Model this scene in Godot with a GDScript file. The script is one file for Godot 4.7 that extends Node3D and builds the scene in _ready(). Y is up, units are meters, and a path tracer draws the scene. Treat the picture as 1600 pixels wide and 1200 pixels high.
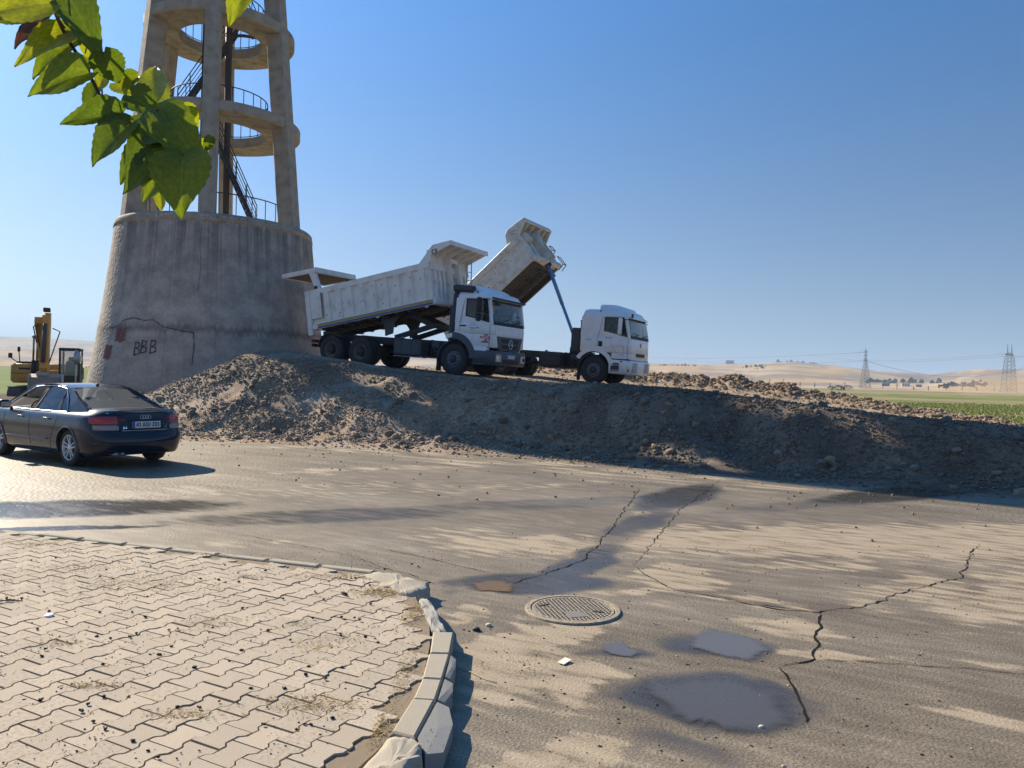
extends Node3D
# Dirt embankment with two tipper trucks below a concrete water tower, a road and a block-paved corner.

const U := Vector3(0.872, 0.0, 0.49)      # along the road, to the right
const N := Vector3(0.49, 0.0, -0.872)     # across the road, away from the viewer
const TOWER := Vector3(-12.65, 0.0, -32.6)
var rng := RandomNumberGenerator.new()
var taken := {}
var M := {}
var lumps := []
var fnz := FastNoiseLite.new()


func _ready() -> void:
	rng.seed = 7
	fnz.seed = 11
	fnz.frequency = 1.0
	fnz.fractal_octaves = 4
	camera_and_sky()
	make_materials()
	build_ground()
	build_road()
	build_pavement()
	build_embankment()
	build_far()
	build_tower()
	build_trucks()
	build_car()
	build_excavator()
	build_sign()
	build_branch()
	build_litter()


func camera_and_sky() -> void:
	var cam := Camera3D.new()
	cam.name = "camera"
	cam.fov = 53.13
	cam.near = 0.05
	cam.far = 20000.0
	var fw := Vector3(0, sin(deg_to_rad(-0.43)), -cos(deg_to_rad(-0.43)))
	var rt := Vector3.RIGHT
	var up := rt.cross(fw)
	var roll := deg_to_rad(1.4)
	var rr := rt * cos(roll) + up * sin(roll)
	var uu := up * cos(roll) - rt * sin(roll)
	cam.transform = Transform3D(Basis(rr, uu, -fw), Vector3(0, 1.72, 0))
	add_child(cam)
	cam.current = true
	var sun := DirectionalLight3D.new()
	sun.name = "sun"
	sun.light_energy = 1.6
	sun.light_color = Color(1.0, 0.94, 0.84)
	sun.light_angular_distance = 0.53
	sun.shadow_enabled = true
	var el := deg_to_rad(30.5)
	var to_sun := Vector3(-0.755 * cos(el), sin(el), -0.656 * cos(el)).normalized()
	sun.transform = Transform3D(Basis.looking_at(-to_sun, Vector3.UP), Vector3(0, 30, 0))
	add_child(sun)
	var env := Environment.new()
	env.background_mode = Environment.BG_SKY
	env.tonemap_mode = Environment.TONE_MAPPER_LINEAR
	env.tonemap_exposure = 2.0
	var sky := Sky.new()
	var pano := PanoramaSkyMaterial.new()
	pano.panorama = ImageTexture.create_from_image(sky_image(to_sun))
	pano.energy_multiplier = 0.605
	sky.sky_material = pano
	env.sky = sky
	env.sdfgi_enabled = true
	env.ssao_enabled = true
	env.ssil_enabled = true
	env.fog_enabled = true
	env.fog_density = 0.00025
	env.fog_light_color = Color(0.80, 0.90, 1.0)
	env.volumetric_fog_enabled = true
	env.volumetric_fog_density = 0.0
	var we := WorldEnvironment.new()
	we.name = "world"
	we.environment = env
	add_child(we)


# Clear summer sky: deep blue overhead and away from the sun, pale and warm towards the horizon under the sun.
func sky_image(to_sun: Vector3) -> Image:
	var w := 512
	var h := 256
	var im := Image.create(w, h, false, Image.FORMAT_RGBF)
	for j in h:
		var th := (j + 0.5) / h * PI
		var y := cos(th)
		for i in w:
			var ph := (i + 0.5) / w * TAU
			var d := Vector3(sin(ph) * sin(th), y, -cos(ph) * sin(th))
			var yy := maxf(y, 0.0)
			var k := pow(1.0 - yy, 4.2)
			var c := Vector3(0.0, 0.095, 0.305).lerp(Vector3(0.195, 0.325, 0.48), k)
			# scattering by air is strongest towards the sun and straight away from it
			var cs := clampf(d.dot(to_sun), -1.0, 1.0)
			c *= (1.0 + cs * cs) / 1.08
			var ang := rad_to_deg(acos(cs))
			var m := exp(-ang / 25.0)
			var glow := Vector3(0.34, 0.55, 0.95).lerp(Vector3(2.2, 2.1, 1.25), pow(1.0 - yy, 7.0))
			c += glow * m + Vector3(2.2, 2.1, 1.9) * exp(-ang / 5.0)
			im.set_pixel(i, j, Color(c.x, c.y, c.z))
	return im


# ---------------------------------------------------------------- helpers
func numbered(called: String) -> String:
	var n: int = taken.get(called, 0)
	taken[called] = n + 1
	return called if n == 0 else "%s_%03d" % [called, n]


func tag(o, label: String, category: String, group := "") -> Node3D:
	o.set_meta("label", label)
	o.set_meta("category", category)
	if group:
		o.set_meta("group", group)
	return o


func thing(called: String, label: String, category: String, xf := Transform3D(), group := "") -> Node3D:
	var o := Node3D.new()
	o.name = numbered(called)
	add_child(o)
	o.transform = xf
	return tag(o, label, category, group)


func mi(called: String, mesh: Mesh, m: Material, parent = null, xf := Transform3D()) -> MeshInstance3D:
	var o := MeshInstance3D.new()
	o.mesh = mesh
	if m:
		o.material_override = m
	o.transform = xf
	if parent == null:
		o.name = numbered(called)
		add_child(o)
	else:
		o.name = called
		parent.add_child(o, true)
	return o


func obj(called: String, st: SurfaceTool, m: Material, parent = null, xf := Transform3D()) -> MeshInstance3D:
	st.generate_normals()
	return mi(called, st.commit(), m, parent, xf)


func struct(called: String, mesh: Mesh, m: Material) -> MeshInstance3D:
	var o := mi(called, mesh, m)
	o.set_meta("kind", "structure")
	return o


func stuff(o: Node3D) -> Node3D:
	o.set_meta("kind", "stuff")
	return o


func mb(smooth := false) -> SurfaceTool:
	var st := SurfaceTool.new()
	st.begin(Mesh.PRIMITIVE_TRIANGLES)
	st.set_smooth_group(0 if smooth else -1)
	return st


func tri(st: SurfaceTool, a: Vector3, b: Vector3, c: Vector3, out: Vector3) -> void:
	if (c - a).cross(b - a).dot(out) < 0.0:
		var t := b
		b = c
		c = t
	st.add_vertex(a)
	st.add_vertex(b)
	st.add_vertex(c)


func quad(st: SurfaceTool, a: Vector3, b: Vector3, c: Vector3, d: Vector3, out: Vector3) -> void:
	tri(st, a, b, c, out)
	tri(st, a, c, d, out)


# a box with chamfered edges
func box(st: SurfaceTool, c: Vector3, s: Vector3, b := 0.01, xf := Transform3D()) -> void:
	var h := s * 0.5
	b = minf(b, minf(h.x, minf(h.y, h.z)) * 0.9)
	var p := {}
	for sx in [-1, 1]:
		for sy in [-1, 1]:
			for sz in [-1, 1]:
				var k := Vector3(sx, sy, sz)
				for ax in 3:
					var v := k * (h - Vector3(b, b, b))
					v[ax] = k[ax] * h[ax]
					p[[sx, sy, sz, ax]] = xf * (c + v)
	var ctr := xf * c
	for ax in 3:
		var a1 := (ax + 1) % 3
		var a2 := (ax + 2) % 3
		for s0 in [-1, 1]:
			var q := []
			for e in [[-1, -1], [1, -1], [1, 1], [-1, 1]]:
				var k := [0, 0, 0]
				k[ax] = s0
				k[a1] = e[0]
				k[a2] = e[1]
				q.append(p[[k[0], k[1], k[2], ax]])
			quad(st, q[0], q[1], q[2], q[3], (q[0] + q[2]) * 0.5 - ctr)
		# edges that run along ax, between the faces a1 and a2
		for e in [[-1, -1], [1, -1], [1, 1], [-1, 1]]:
			var lo := [0, 0, 0]
			lo[a1] = e[0]
			lo[a2] = e[1]
			var hi := lo.duplicate()
			lo[ax] = -1
			hi[ax] = 1
			var q0: Vector3 = p[[lo[0], lo[1], lo[2], a1]]
			var q1: Vector3 = p[[hi[0], hi[1], hi[2], a1]]
			var q2: Vector3 = p[[hi[0], hi[1], hi[2], a2]]
			var q3: Vector3 = p[[lo[0], lo[1], lo[2], a2]]
			quad(st, q0, q1, q2, q3, (q0 + q2) * 0.5 - ctr)
	for sx in [-1, 1]:
		for sy in [-1, 1]:
			for sz in [-1, 1]:
				var q0: Vector3 = p[[sx, sy, sz, 0]]
				tri(st, q0, p[[sx, sy, sz, 1]], p[[sx, sy, sz, 2]], q0 - ctr)


# a straight bar of square section between two points
func bar(st: SurfaceTool, a: Vector3, b: Vector3, w: float, t: float, up := Vector3.UP, bev := 0.004) -> void:
	var x := (b - a).normalized()
	if absf(x.dot(up)) > 0.98:
		up = Vector3.RIGHT
	var z := x.cross(up).normalized()
	var y := z.cross(x)
	box(st, Vector3.ZERO, Vector3((b - a).length(), t, w), bev, Transform3D(Basis(x, y, z), (a + b) * 0.5))


func tube(st: SurfaceTool, pts: Array, r: float, n := 6, r_end := -1.0, capped := true) -> void:
	var rings := []
	var ref := Vector3.UP
	for i in pts.size():
		var t: Vector3 = (pts[mini(i + 1, pts.size() - 1)] - pts[maxi(i - 1, 0)]).normalized()
		if i == 0 and absf(t.dot(ref)) > 0.9:
			ref = Vector3.RIGHT
		var side := t.cross(ref).normalized()
		ref = side.cross(t).normalized()
		var rad := r if r_end < 0.0 else lerpf(r, r_end, i / maxf(pts.size() - 1.0, 1.0))
		var ring := []
		for k in n:
			var a := TAU * k / n
			ring.append(pts[i] + (side * cos(a) + ref * sin(a)) * rad)
		rings.append(ring)
	for i in rings.size() - 1:
		for k in n:
			var k2 := (k + 1) % n
			quad(st, rings[i][k], rings[i][k2], rings[i + 1][k2], rings[i + 1][k], (rings[i][k] + rings[i][k2] + rings[i + 1][k]) / 3.0 - (pts[i] * 2.0 + pts[i + 1]) / 3.0)
	if capped:
		for e in [0, rings.size() - 1]:
			var out: Vector3 = pts[e] - pts[1 if e == 0 else e - 1]
			for k in n:
				tri(st, pts[e], rings[e][k], rings[e][(k + 1) % n], out)


# profile of (along, radius), turned about the y axis of xf
func lathe(st: SurfaceTool, prof: Array, n: int, xf := Transform3D(), a0 := 0.0, a1 := TAU) -> void:
	for i in prof.size() - 1:
		var p: Vector2 = prof[i]
		var q: Vector2 = prof[i + 1]
		var nn := Vector2(-(q.y - p.y), q.x - p.x)   # (along, radial)
		for k in n:
			var s := lerpf(a0, a1, float(k) / n)
			var e := lerpf(a0, a1, float(k + 1) / n)
			var f := func(v: Vector2, a: float): return xf * Vector3(v.y * cos(a), v.x, v.y * sin(a))
			var mid := (s + e) * 0.5
			var out := xf.basis * Vector3(nn.y * cos(mid), nn.x, nn.y * sin(mid))
			quad(st, f.call(p, s), f.call(p, e), f.call(q, e), f.call(q, s), out)


# polygon in x-y, extruded along z from z0 to z1, with a small chamfer
func prism(st: SurfaceTool, poly: Array, z0: float, z1: float, xf := Transform3D(), bev := 0.0) -> void:
	var pp := PackedVector2Array(poly)
	if Geometry2D.is_polygon_clockwise(pp):
		pp.reverse()
	var inner := pp
	if bev > 0.0:
		var off := Geometry2D.offset_polygon(pp, -bev)
		if off.size() == 1 and off[0].size() == pp.size():
			var cand: PackedVector2Array = off[0]
			var best := 0
			for s in cand.size():
				if cand[s].distance_to(pp[0]) < cand[best].distance_to(pp[0]):
					best = s
			inner = PackedVector2Array()
			for s in cand.size():
				inner.append(cand[(best + s) % cand.size()])
		else:
			bev = 0.0
	var idx := Geometry2D.triangulate_polygon(inner)
	for s in [[z0, -1.0], [z1, 1.0]]:
		for i in range(0, idx.size(), 3):
			tri(st, xf * v3(inner[idx[i]], s[0]), xf * v3(inner[idx[i + 1]], s[0]), xf * v3(inner[idx[i + 2]], s[0]), xf.basis * Vector3(0, 0, s[1] * signf(z1 - z0)))
	var dz := signf(z1 - z0) * bev
	for i in pp.size():
		var j := (i + 1) % pp.size()
		var e := pp[j] - pp[i]
		var out := xf.basis * Vector3(e.y, -e.x, 0)
		quad(st, xf * v3(pp[i], z0 + dz), xf * v3(pp[j], z0 + dz), xf * v3(pp[j], z1 - dz), xf * v3(pp[i], z1 - dz), out)
		if bev > 0.0:
			quad(st, xf * v3(inner[i], z0), xf * v3(inner[j], z0), xf * v3(pp[j], z0 + dz), xf * v3(pp[i], z0 + dz), out + xf.basis * Vector3(0, 0, -signf(z1 - z0)) * e.length())
			quad(st, xf * v3(inner[i], z1), xf * v3(inner[j], z1), xf * v3(pp[j], z1 - dz), xf * v3(pp[i], z1 - dz), out + xf.basis * Vector3(0, 0, signf(z1 - z0)) * e.length())


func v3(p: Vector2, z: float) -> Vector3:
	return Vector3(p.x, p.y, z)


# rounded rectangle in x-z at height y: from xb to xf, half width w; corner radii at front and back
func ring(y: float, xb: float, xf: float, w: float, rf := 0.2, rb := 0.08, n := 5) -> Array:
	var out := []
	for c in [[xf - rf, w - rf, rf, 0.0], [xb + rb, w - rb, rb, PI / 2], [xb + rb, -w + rb, rb, PI], [xf - rf, -w + rf, rf, PI * 1.5]]:
		for k in n:
			var a: float = c[3] + PI / 2 * k / (n - 1)
			out.append(Vector3(c[0] + cos(a) * c[2], y, c[1] + sin(a) * c[2]))
	return out


func loft(st: SurfaceTool, rings: Array, bottom := true, top := true) -> void:
	var n: int = rings[0].size()
	for i in rings.size() - 1:
		var c := Vector3.ZERO
		for v in rings[i]:
			c += v / n
		for k in n:
			var k2 := (k + 1) % n
			var m: Vector3 = (rings[i][k] + rings[i + 1][k2]) * 0.5
			quad(st, rings[i][k], rings[i][k2], rings[i + 1][k2], rings[i + 1][k], Vector3(m.x - c.x, 0, m.z - c.z))
	for e in [0, rings.size() - 1]:
		if (e == 0 and not bottom) or (e > 0 and not top):
			continue
		var c := Vector3.ZERO
		for v in rings[e]:
			c += v / n
		for k in n:
			tri(st, c, rings[e][k], rings[e][(k + 1) % n], Vector3(0, -1 if e == 0 else 1, 0))


# grid of points -> ArrayMesh with smooth normals; pts is row-major, nv per row
func sheet(pts: PackedVector3Array, nu: int, nv: int, uvs = null, uv2 = null, cols = null, keep = null) -> ArrayMesh:
	var nor := PackedVector3Array()
	nor.resize(pts.size())
	var idx := PackedInt32Array()
	for i in nu - 1:
		for j in nv - 1:
			if keep != null and keep[i * nv + j] == 0:
				continue
			var a := i * nv + j
			var b := a + 1
			var c := a + nv + 1
			var d := a + nv
			var nn := (pts[c] - pts[a]).cross(pts[b] - pts[d])
			nor[a] += nn
			nor[b] += nn
			nor[c] += nn
			nor[d] += nn
			idx.append_array([a, b, c, a, c, d])
	var total := Vector3.ZERO
	for v in nor:
		total += v
	if total.y < 0.0:
		for i in range(0, idx.size(), 3):
			var sw := idx[i + 1]
			idx[i + 1] = idx[i + 2]
			idx[i + 2] = sw
		for i in nor.size():
			nor[i] = -nor[i]
	for i in nor.size():
		nor[i] = nor[i].normalized() if nor[i].length_squared() > 0.0 else Vector3.UP
	var arr := []
	arr.resize(Mesh.ARRAY_MAX)
	arr[Mesh.ARRAY_VERTEX] = pts
	arr[Mesh.ARRAY_NORMAL] = nor
	arr[Mesh.ARRAY_INDEX] = idx
	if uvs != null:
		arr[Mesh.ARRAY_TEX_UV] = uvs
	if uv2 != null:
		arr[Mesh.ARRAY_TEX_UV2] = uv2
	if cols != null:
		arr[Mesh.ARRAY_COLOR] = cols
	var m := ArrayMesh.new()
	m.add_surface_from_arrays(Mesh.PRIMITIVE_TRIANGLES, arr)
	return m


func scatter(called: String, mesh: Mesh, m: Material, xfs: Array, cols: Array, parent = null) -> MultiMeshInstance3D:
	var mm := MultiMesh.new()
	mm.transform_format = MultiMesh.TRANSFORM_3D
	mm.use_colors = true
	mm.mesh = mesh
	mm.instance_count = xfs.size()
	for i in xfs.size():
		mm.set_instance_transform(i, xfs[i])
		mm.set_instance_color(i, cols[i])
	var o := MultiMeshInstance3D.new()
	o.multimesh = mm
	o.material_override = m
	if parent == null:
		o.name = numbered(called)
		add_child(o)
	else:
		o.name = called
		parent.add_child(o, true)
	stuff(o)
	return o


func lettering(what: String, cap: float, depth: float, m: Material, parent, xf: Transform3D, called := "lettering", bold := true) -> MeshInstance3D:
	var t := TextMesh.new()
	var f := SystemFont.new()
	f.font_names = PackedStringArray(["Droid Sans"])
	f.font_weight = 700 if bold else 400
	t.font = f
	t.text = what
	t.font_size = 48
	t.pixel_size = cap / 34.5
	t.depth = depth
	t.curve_step = 2.0
	return mi(called, t, m, parent, xf)


# frame whose x runs along x, whose z points out of the surface
func facing(o: Vector3, x: Vector3, z: Vector3) -> Transform3D:
	z = z.normalized()
	x = (x - z * x.dot(z)).normalized()
	return Transform3D(Basis(x, z.cross(x), z), o)


func lin(tab: Array, x: float) -> float:
	if x <= tab[0][0]:
		return tab[0][1]
	for i in tab.size() - 1:
		if x <= tab[i + 1][0]:
			return lerpf(tab[i][1], tab[i + 1][1], (x - tab[i][0]) / (tab[i + 1][0] - tab[i][0]))
	return tab[-1][1]


func smin(a: float, b: float, k: float) -> float:
	var h := clampf(0.5 + 0.5 * (b - a) / k, 0.0, 1.0)
	return lerpf(b, a, h) - k * h * (1.0 - h)


func nz(x: float, y: float, f: float) -> float:
	return fnz.get_noise_2d(x * f, y * f)


# ---------------------------------------------------------------- materials
func noise(sd: int, freq: float, oct := 4, cell := false) -> FastNoiseLite:
	var n := FastNoiseLite.new()
	n.seed = sd
	n.frequency = freq
	n.fractal_octaves = oct
	if cell:
		n.noise_type = FastNoiseLite.TYPE_CELLULAR
		n.cellular_return_type = FastNoiseLite.RETURN_CELL_VALUE
		n.fractal_octaves = 1
	return n


func ramp(im: Image, stops: Array) -> ImageTexture:
	var lut := PackedByteArray()
	for i in 256:
		var x := i / 255.0
		var c: Color = stops[-1][1]
		for k in stops.size() - 1:
			if x <= stops[k + 1][0]:
				c = stops[k][1].lerp(stops[k + 1][1], clampf((x - stops[k][0]) / (stops[k + 1][0] - stops[k][0]), 0.0, 1.0))
				break
		c = c.linear_to_srgb()
		lut.append_array([c.r8, c.g8, c.b8])
	var src := im.get_data()
	var dst := PackedByteArray()
	dst.resize(src.size() * 3)
	for i in src.size():
		var k := src[i] * 3
		dst[i * 3] = lut[k]
		dst[i * 3 + 1] = lut[k + 1]
		dst[i * 3 + 2] = lut[k + 2]
	return ImageTexture.create_from_image(Image.create_from_data(im.get_width(), im.get_height(), false, Image.FORMAT_RGB8, dst))


func grey(n: FastNoiseLite, size: int) -> Image:
	var im := n.get_seamless_image(size, size)
	im.convert(Image.FORMAT_L8)
	return im


func lc(r: float, g: float, b: float) -> Color:
	return Color(r, g, b).linear_to_srgb()


func flat(r: float, g: float, b: float, rough := 0.7, metal := 0.0, spec := 0.5) -> StandardMaterial3D:
	var m := StandardMaterial3D.new()
	m.albedo_color = lc(r, g, b)
	m.roughness = rough
	m.metallic = metal
	m.metallic_specular = spec
	return m


func grain(tex: Texture2D, metres: float, rough := 0.85, world := true, bump: Texture2D = null, cm := 0.0) -> StandardMaterial3D:
	var m := StandardMaterial3D.new()
	m.albedo_texture = tex
	m.roughness = rough
	m.uv1_triplanar = true
	m.uv1_world_triplanar = world
	m.uv1_scale = Vector3.ONE / metres
	if bump:
		m.heightmap_enabled = true
		m.heightmap_texture = bump
		m.heightmap_scale = cm
	return m


func make_materials() -> void:
	var big := grey(noise(1, 0.012, 5), 512)
	var mid := grey(noise(2, 0.03, 5), 512)
	var fine := grey(noise(3, 0.12, 3), 512)
	var cells := grey(noise(4, 0.11, 1, true), 512)
	var tb := ImageTexture.create_from_image(fine)
	var tm := ImageTexture.create_from_image(mid)
	M.tb = tb
	M.tm = tm
	var C := func(r, g, b): return Color(r, g, b)
	M.dirt_tex = ramp(mid, [[0.0, C.call(0.22, 0.16, 0.112)], [0.35, C.call(0.37, 0.285, 0.205)], [0.6, C.call(0.46, 0.365, 0.27)], [1.0, C.call(0.55, 0.45, 0.345)]])
	M.dirt = grain(M.dirt_tex, 1.7, 0.95, true, tb, 5.0)
	M.dirt.vertex_color_use_as_albedo = true
	M.rock_tex = ramp(mid, [[0.0, C.call(0.22, 0.18, 0.14)], [0.5, C.call(0.39, 0.325, 0.25)], [1.0, C.call(0.52, 0.45, 0.36)]])
	M.rock = grain(M.rock_tex, 0.5, 0.9, false, tb, 1.0)
	M.rock.vertex_color_use_as_albedo = true
	M.concrete_tex = ramp(mid, [[0.0, C.call(0.17, 0.155, 0.135)], [0.45, C.call(0.30, 0.28, 0.25)], [1.0, C.call(0.40, 0.375, 0.335)]])
	M.concrete = grain(ramp(big, [[0.0, C.call(0.20, 0.165, 0.125)], [0.3, C.call(0.32, 0.275, 0.21)], [0.6, C.call(0.39, 0.335, 0.26)], [1.0, C.call(0.45, 0.39, 0.31)]]), 3.6, 0.92, true, tm, 1.2)
	M.kerb_tex = ramp(fine, [[0.0, C.call(0.20, 0.17, 0.13)], [0.3, C.call(0.36, 0.315, 0.24)], [1.0, C.call(0.46, 0.41, 0.32)]])
	M.kerb = grain(M.kerb_tex, 0.35, 0.92, true, tb, 0.4)
	M.slab = grain(ramp(fine, [[0.0, C.call(0.22, 0.21, 0.19)], [0.5, C.call(0.31, 0.30, 0.27)], [1.0, C.call(0.36, 0.34, 0.30)]]), 0.4, 0.92, true, tb, 0.3)
	M.pavers = []
	for k in 6:
		var t := 0.80 + 0.028 * k
		var w := 1.0 - 0.012 * (k % 3)
		M.pavers.append(grain(ramp([mid, fine][k % 2], [[0.0, C.call(0.28 * t, 0.215 * t * w, 0.145 * t * w)], [0.3, C.call(0.45 * t, 0.375 * t * w, 0.275 * t * w)], [0.65, C.call(0.51 * t, 0.43 * t * w, 0.325 * t * w)], [1.0, C.call(0.58 * t, 0.495 * t, 0.38 * t)]]), 0.42, 0.93, true, tb, 0.35))
	M.sand = grain(ramp(fine, [[0.0, C.call(0.16, 0.12, 0.08)], [0.5, C.call(0.29, 0.225, 0.15)], [1.0, C.call(0.40, 0.32, 0.21)]]), 0.3, 0.97, true, tb, 0.6)
	# painted steel of the tippers: off white with grime and chips
	M.bed_white = grain(ramp(big, [[0.0, C.call(0.60, 0.52, 0.43)], [0.25, C.call(0.77, 0.70, 0.62)], [0.5, C.call(0.84, 0.78, 0.70)], [1.0, C.call(0.88, 0.835, 0.76)]]), 3.4, 0.55, false)
	M.bed_cream = grain(ramp(big, [[0.0, C.call(0.46, 0.40, 0.30)], [0.3, C.call(0.62, 0.57, 0.475)], [0.6, C.call(0.70, 0.655, 0.56)], [1.0, C.call(0.76, 0.725, 0.635)]]), 3.0, 0.55, false)
	M.bed_under = grain(ramp(mid, [[0.0, C.call(0.03, 0.025, 0.02)], [0.5, C.call(0.09, 0.07, 0.05)], [1.0, C.call(0.20, 0.155, 0.10)]]), 1.2, 0.9, false, tb, 0.4)
	M.tail_under = grain(ramp(mid, [[0.0, C.call(0.10, 0.08, 0.06)], [1.0, C.call(0.26, 0.21, 0.16)]]), 1.2, 0.85, false, tb, 0.4)
	M.cab_white = grain(ramp(big, [[0.0, C.call(0.74, 0.72, 0.68)], [0.4, C.call(0.84, 0.83, 0.81)], [1.0, C.call(0.88, 0.875, 0.86)]]), 2.5, 0.35, false)
	M.cab_white.clearcoat_enabled = true
	M.cab_white.clearcoat = 0.4
	M.cab_white.clearcoat_roughness = 0.15
	M.dark_plastic = flat(0.040, 0.045, 0.056, 0.55)
	M.grey_plastic = flat(0.075, 0.08, 0.092, 0.5)
	M.chassis = grain(ramp(mid, [[0.0, C.call(0.018, 0.018, 0.02)], [0.6, C.call(0.045, 0.046, 0.05)], [1.0, C.call(0.10, 0.09, 0.075)]]), 0.9, 0.75, false)
	M.tank_blue = grain(ramp(mid, [[0.0, C.call(0.03, 0.036, 0.045)], [1.0, C.call(0.075, 0.085, 0.10)]]), 0.8, 0.5, false)
	M.rubber = grain(ramp(mid, [[0.0, C.call(0.020, 0.020, 0.021)], [0.6, C.call(0.036, 0.036, 0.037)], [1.0, C.call(0.085, 0.08, 0.07)]]), 0.7, 0.85, false, tb, 0.3)
	M.rim_brown = grain(ramp(mid, [[0.0, C.call(0.12, 0.09, 0.065)], [1.0, C.call(0.32, 0.24, 0.17)]]), 0.5, 0.8, false)
	M.rim_grey = flat(0.17, 0.17, 0.18, 0.5, 0.3)
	M.chrome = flat(0.75, 0.76, 0.78, 0.12, 1.0)
	M.steel = flat(0.32, 0.32, 0.33, 0.4, 0.8)
	M.stripe_green = flat(0.03, 0.16, 0.09, 0.5)
	M.stripe_gold = flat(0.46, 0.31, 0.08, 0.5)
	M.stripe_blue = flat(0.02, 0.07, 0.32, 0.45)
	M.ram_blue = flat(0.11, 0.27, 0.52, 0.3, 0.1)
	M.black = flat(0.012, 0.012, 0.014, 0.6)
	M.chip = flat(0.03, 0.022, 0.018, 0.8)
	M.rust = flat(0.20, 0.085, 0.04, 0.9)
	M.white = flat(0.78, 0.78, 0.77, 0.5)
	M.red = flat(0.55, 0.03, 0.05, 0.5)
	M.sky_blue = flat(0.18, 0.38, 0.66, 0.5)
	M.navy = flat(0.02, 0.035, 0.14, 0.35)
	M.seat = flat(0.05, 0.05, 0.055, 0.9)
	M.amber = flat(0.65, 0.22, 0.02, 0.3)
	M.lamp = flat(0.62, 0.62, 0.60, 0.12)
	M.glass = StandardMaterial3D.new()
	M.glass.albedo_color = Color(0.42, 0.62, 0.66, 0.28)
	M.glass.transparency = BaseMaterial3D.TRANSPARENCY_ALPHA
	M.glass.roughness = 0.02
	M.glass_dark = M.glass.duplicate()
	M.glass_dark.albedo_color = Color(0.10, 0.13, 0.17, 0.62)
	M.glass_dusty = flat(0.33, 0.31, 0.24, 0.4)
	M.glass_dusty.albedo_color.a = 0.42
	M.glass_dusty.transparency = BaseMaterial3D.TRANSPARENCY_ALPHA
	M.iron = flat(0.035, 0.04, 0.055, 0.6, 0.2)
	M.pipe_dark = flat(0.045, 0.035, 0.04, 0.6)
	M.yellow = grain(ramp(mid, [[0.0, C.call(0.26, 0.13, 0.02)], [0.5, C.call(0.50, 0.27, 0.045)], [1.0, C.call(0.56, 0.32, 0.07)]]), 1.6, 0.5, false)
	M.bucket = grain(ramp(mid, [[0.0, C.call(0.11, 0.09, 0.08)], [0.55, C.call(0.20, 0.18, 0.165)], [1.0, C.call(0.24, 0.15, 0.10)]]), 1.0, 0.5, false)
	M.track = flat(0.085, 0.075, 0.065, 0.8)
	M.galv = flat(0.30, 0.32, 0.34, 0.5, 0.4)
	M.pylon = flat(0.13, 0.14, 0.15, 0.6, 0.3)
	M.foliage = StandardMaterial3D.new()
	M.foliage.vertex_color_use_as_albedo = true
	M.foliage.roughness = 0.8
	M.foliage.backlight_enabled = true
	M.foliage.backlight = Color(0.35, 0.4, 0.2)
	M.plain_col = StandardMaterial3D.new()
	M.plain_col.vertex_color_use_as_albedo = true
	M.plain_col.roughness = 0.9


# ---------------------------------------------------------------- ground, fields and hills
const RIDGE := [[-0.75, 0.0285], [-0.62, 0.0295], [-0.52, 0.028], [-0.30, 0.026], [0.0, 0.021], [0.166, 0.0218], [0.26, 0.0225], [0.33, 0.0262], [0.366, 0.0278], [0.42, 0.0245], [0.48, 0.0185], [0.54, 0.0135], [0.575, 0.0165], [0.61, 0.0205], [0.66, 0.0215], [0.8, 0.018]]


func ground_height(x: float, z: float) -> float:
	var r := sqrt(x * x + z * z)
	var q := x / maxf(-z, 0.02 * r + 0.01)
	var left := smoothstep(-0.1, -0.5, q) * (1.0 if z < 0.0 else 0.0)
	var h := -0.03
	h += left * 0.25 * smoothstep(26.0, 36.0, r)
	h += left * 1.5 * smoothstep(45.0, 420.0, r)
	if r > 40.0:
		h += nz(x, z, 0.02) * 0.25 * smoothstep(40.0, 120.0, r)
	if r > 560.0:
		var e := lin(RIDGE, clampf(q, -0.75, 0.8)) if z < 0.0 else 0.018
		var rr := lerpf(2300.0, 5600.0, smoothstep(-0.05, -0.45, q) if z < 0.0 else 0.0)
		var up := smoothstep(560.0, rr, r)
		up = pow(up, 1.15)
		var top := e * rr
		h += top * up
		h += nz(x + 900.0, z, 0.0016) * 16.0 * smoothstep(650.0, 1200.0, r) * (1.0 - smoothstep(0.75 * rr, 0.95 * rr, r))
		h += nz(x, z, 0.006) * 2.5 * smoothstep(700.0, 1500.0, r)
		h -= smoothstep(rr, rr * 1.5, r) * top * 0.9
	return h


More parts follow.
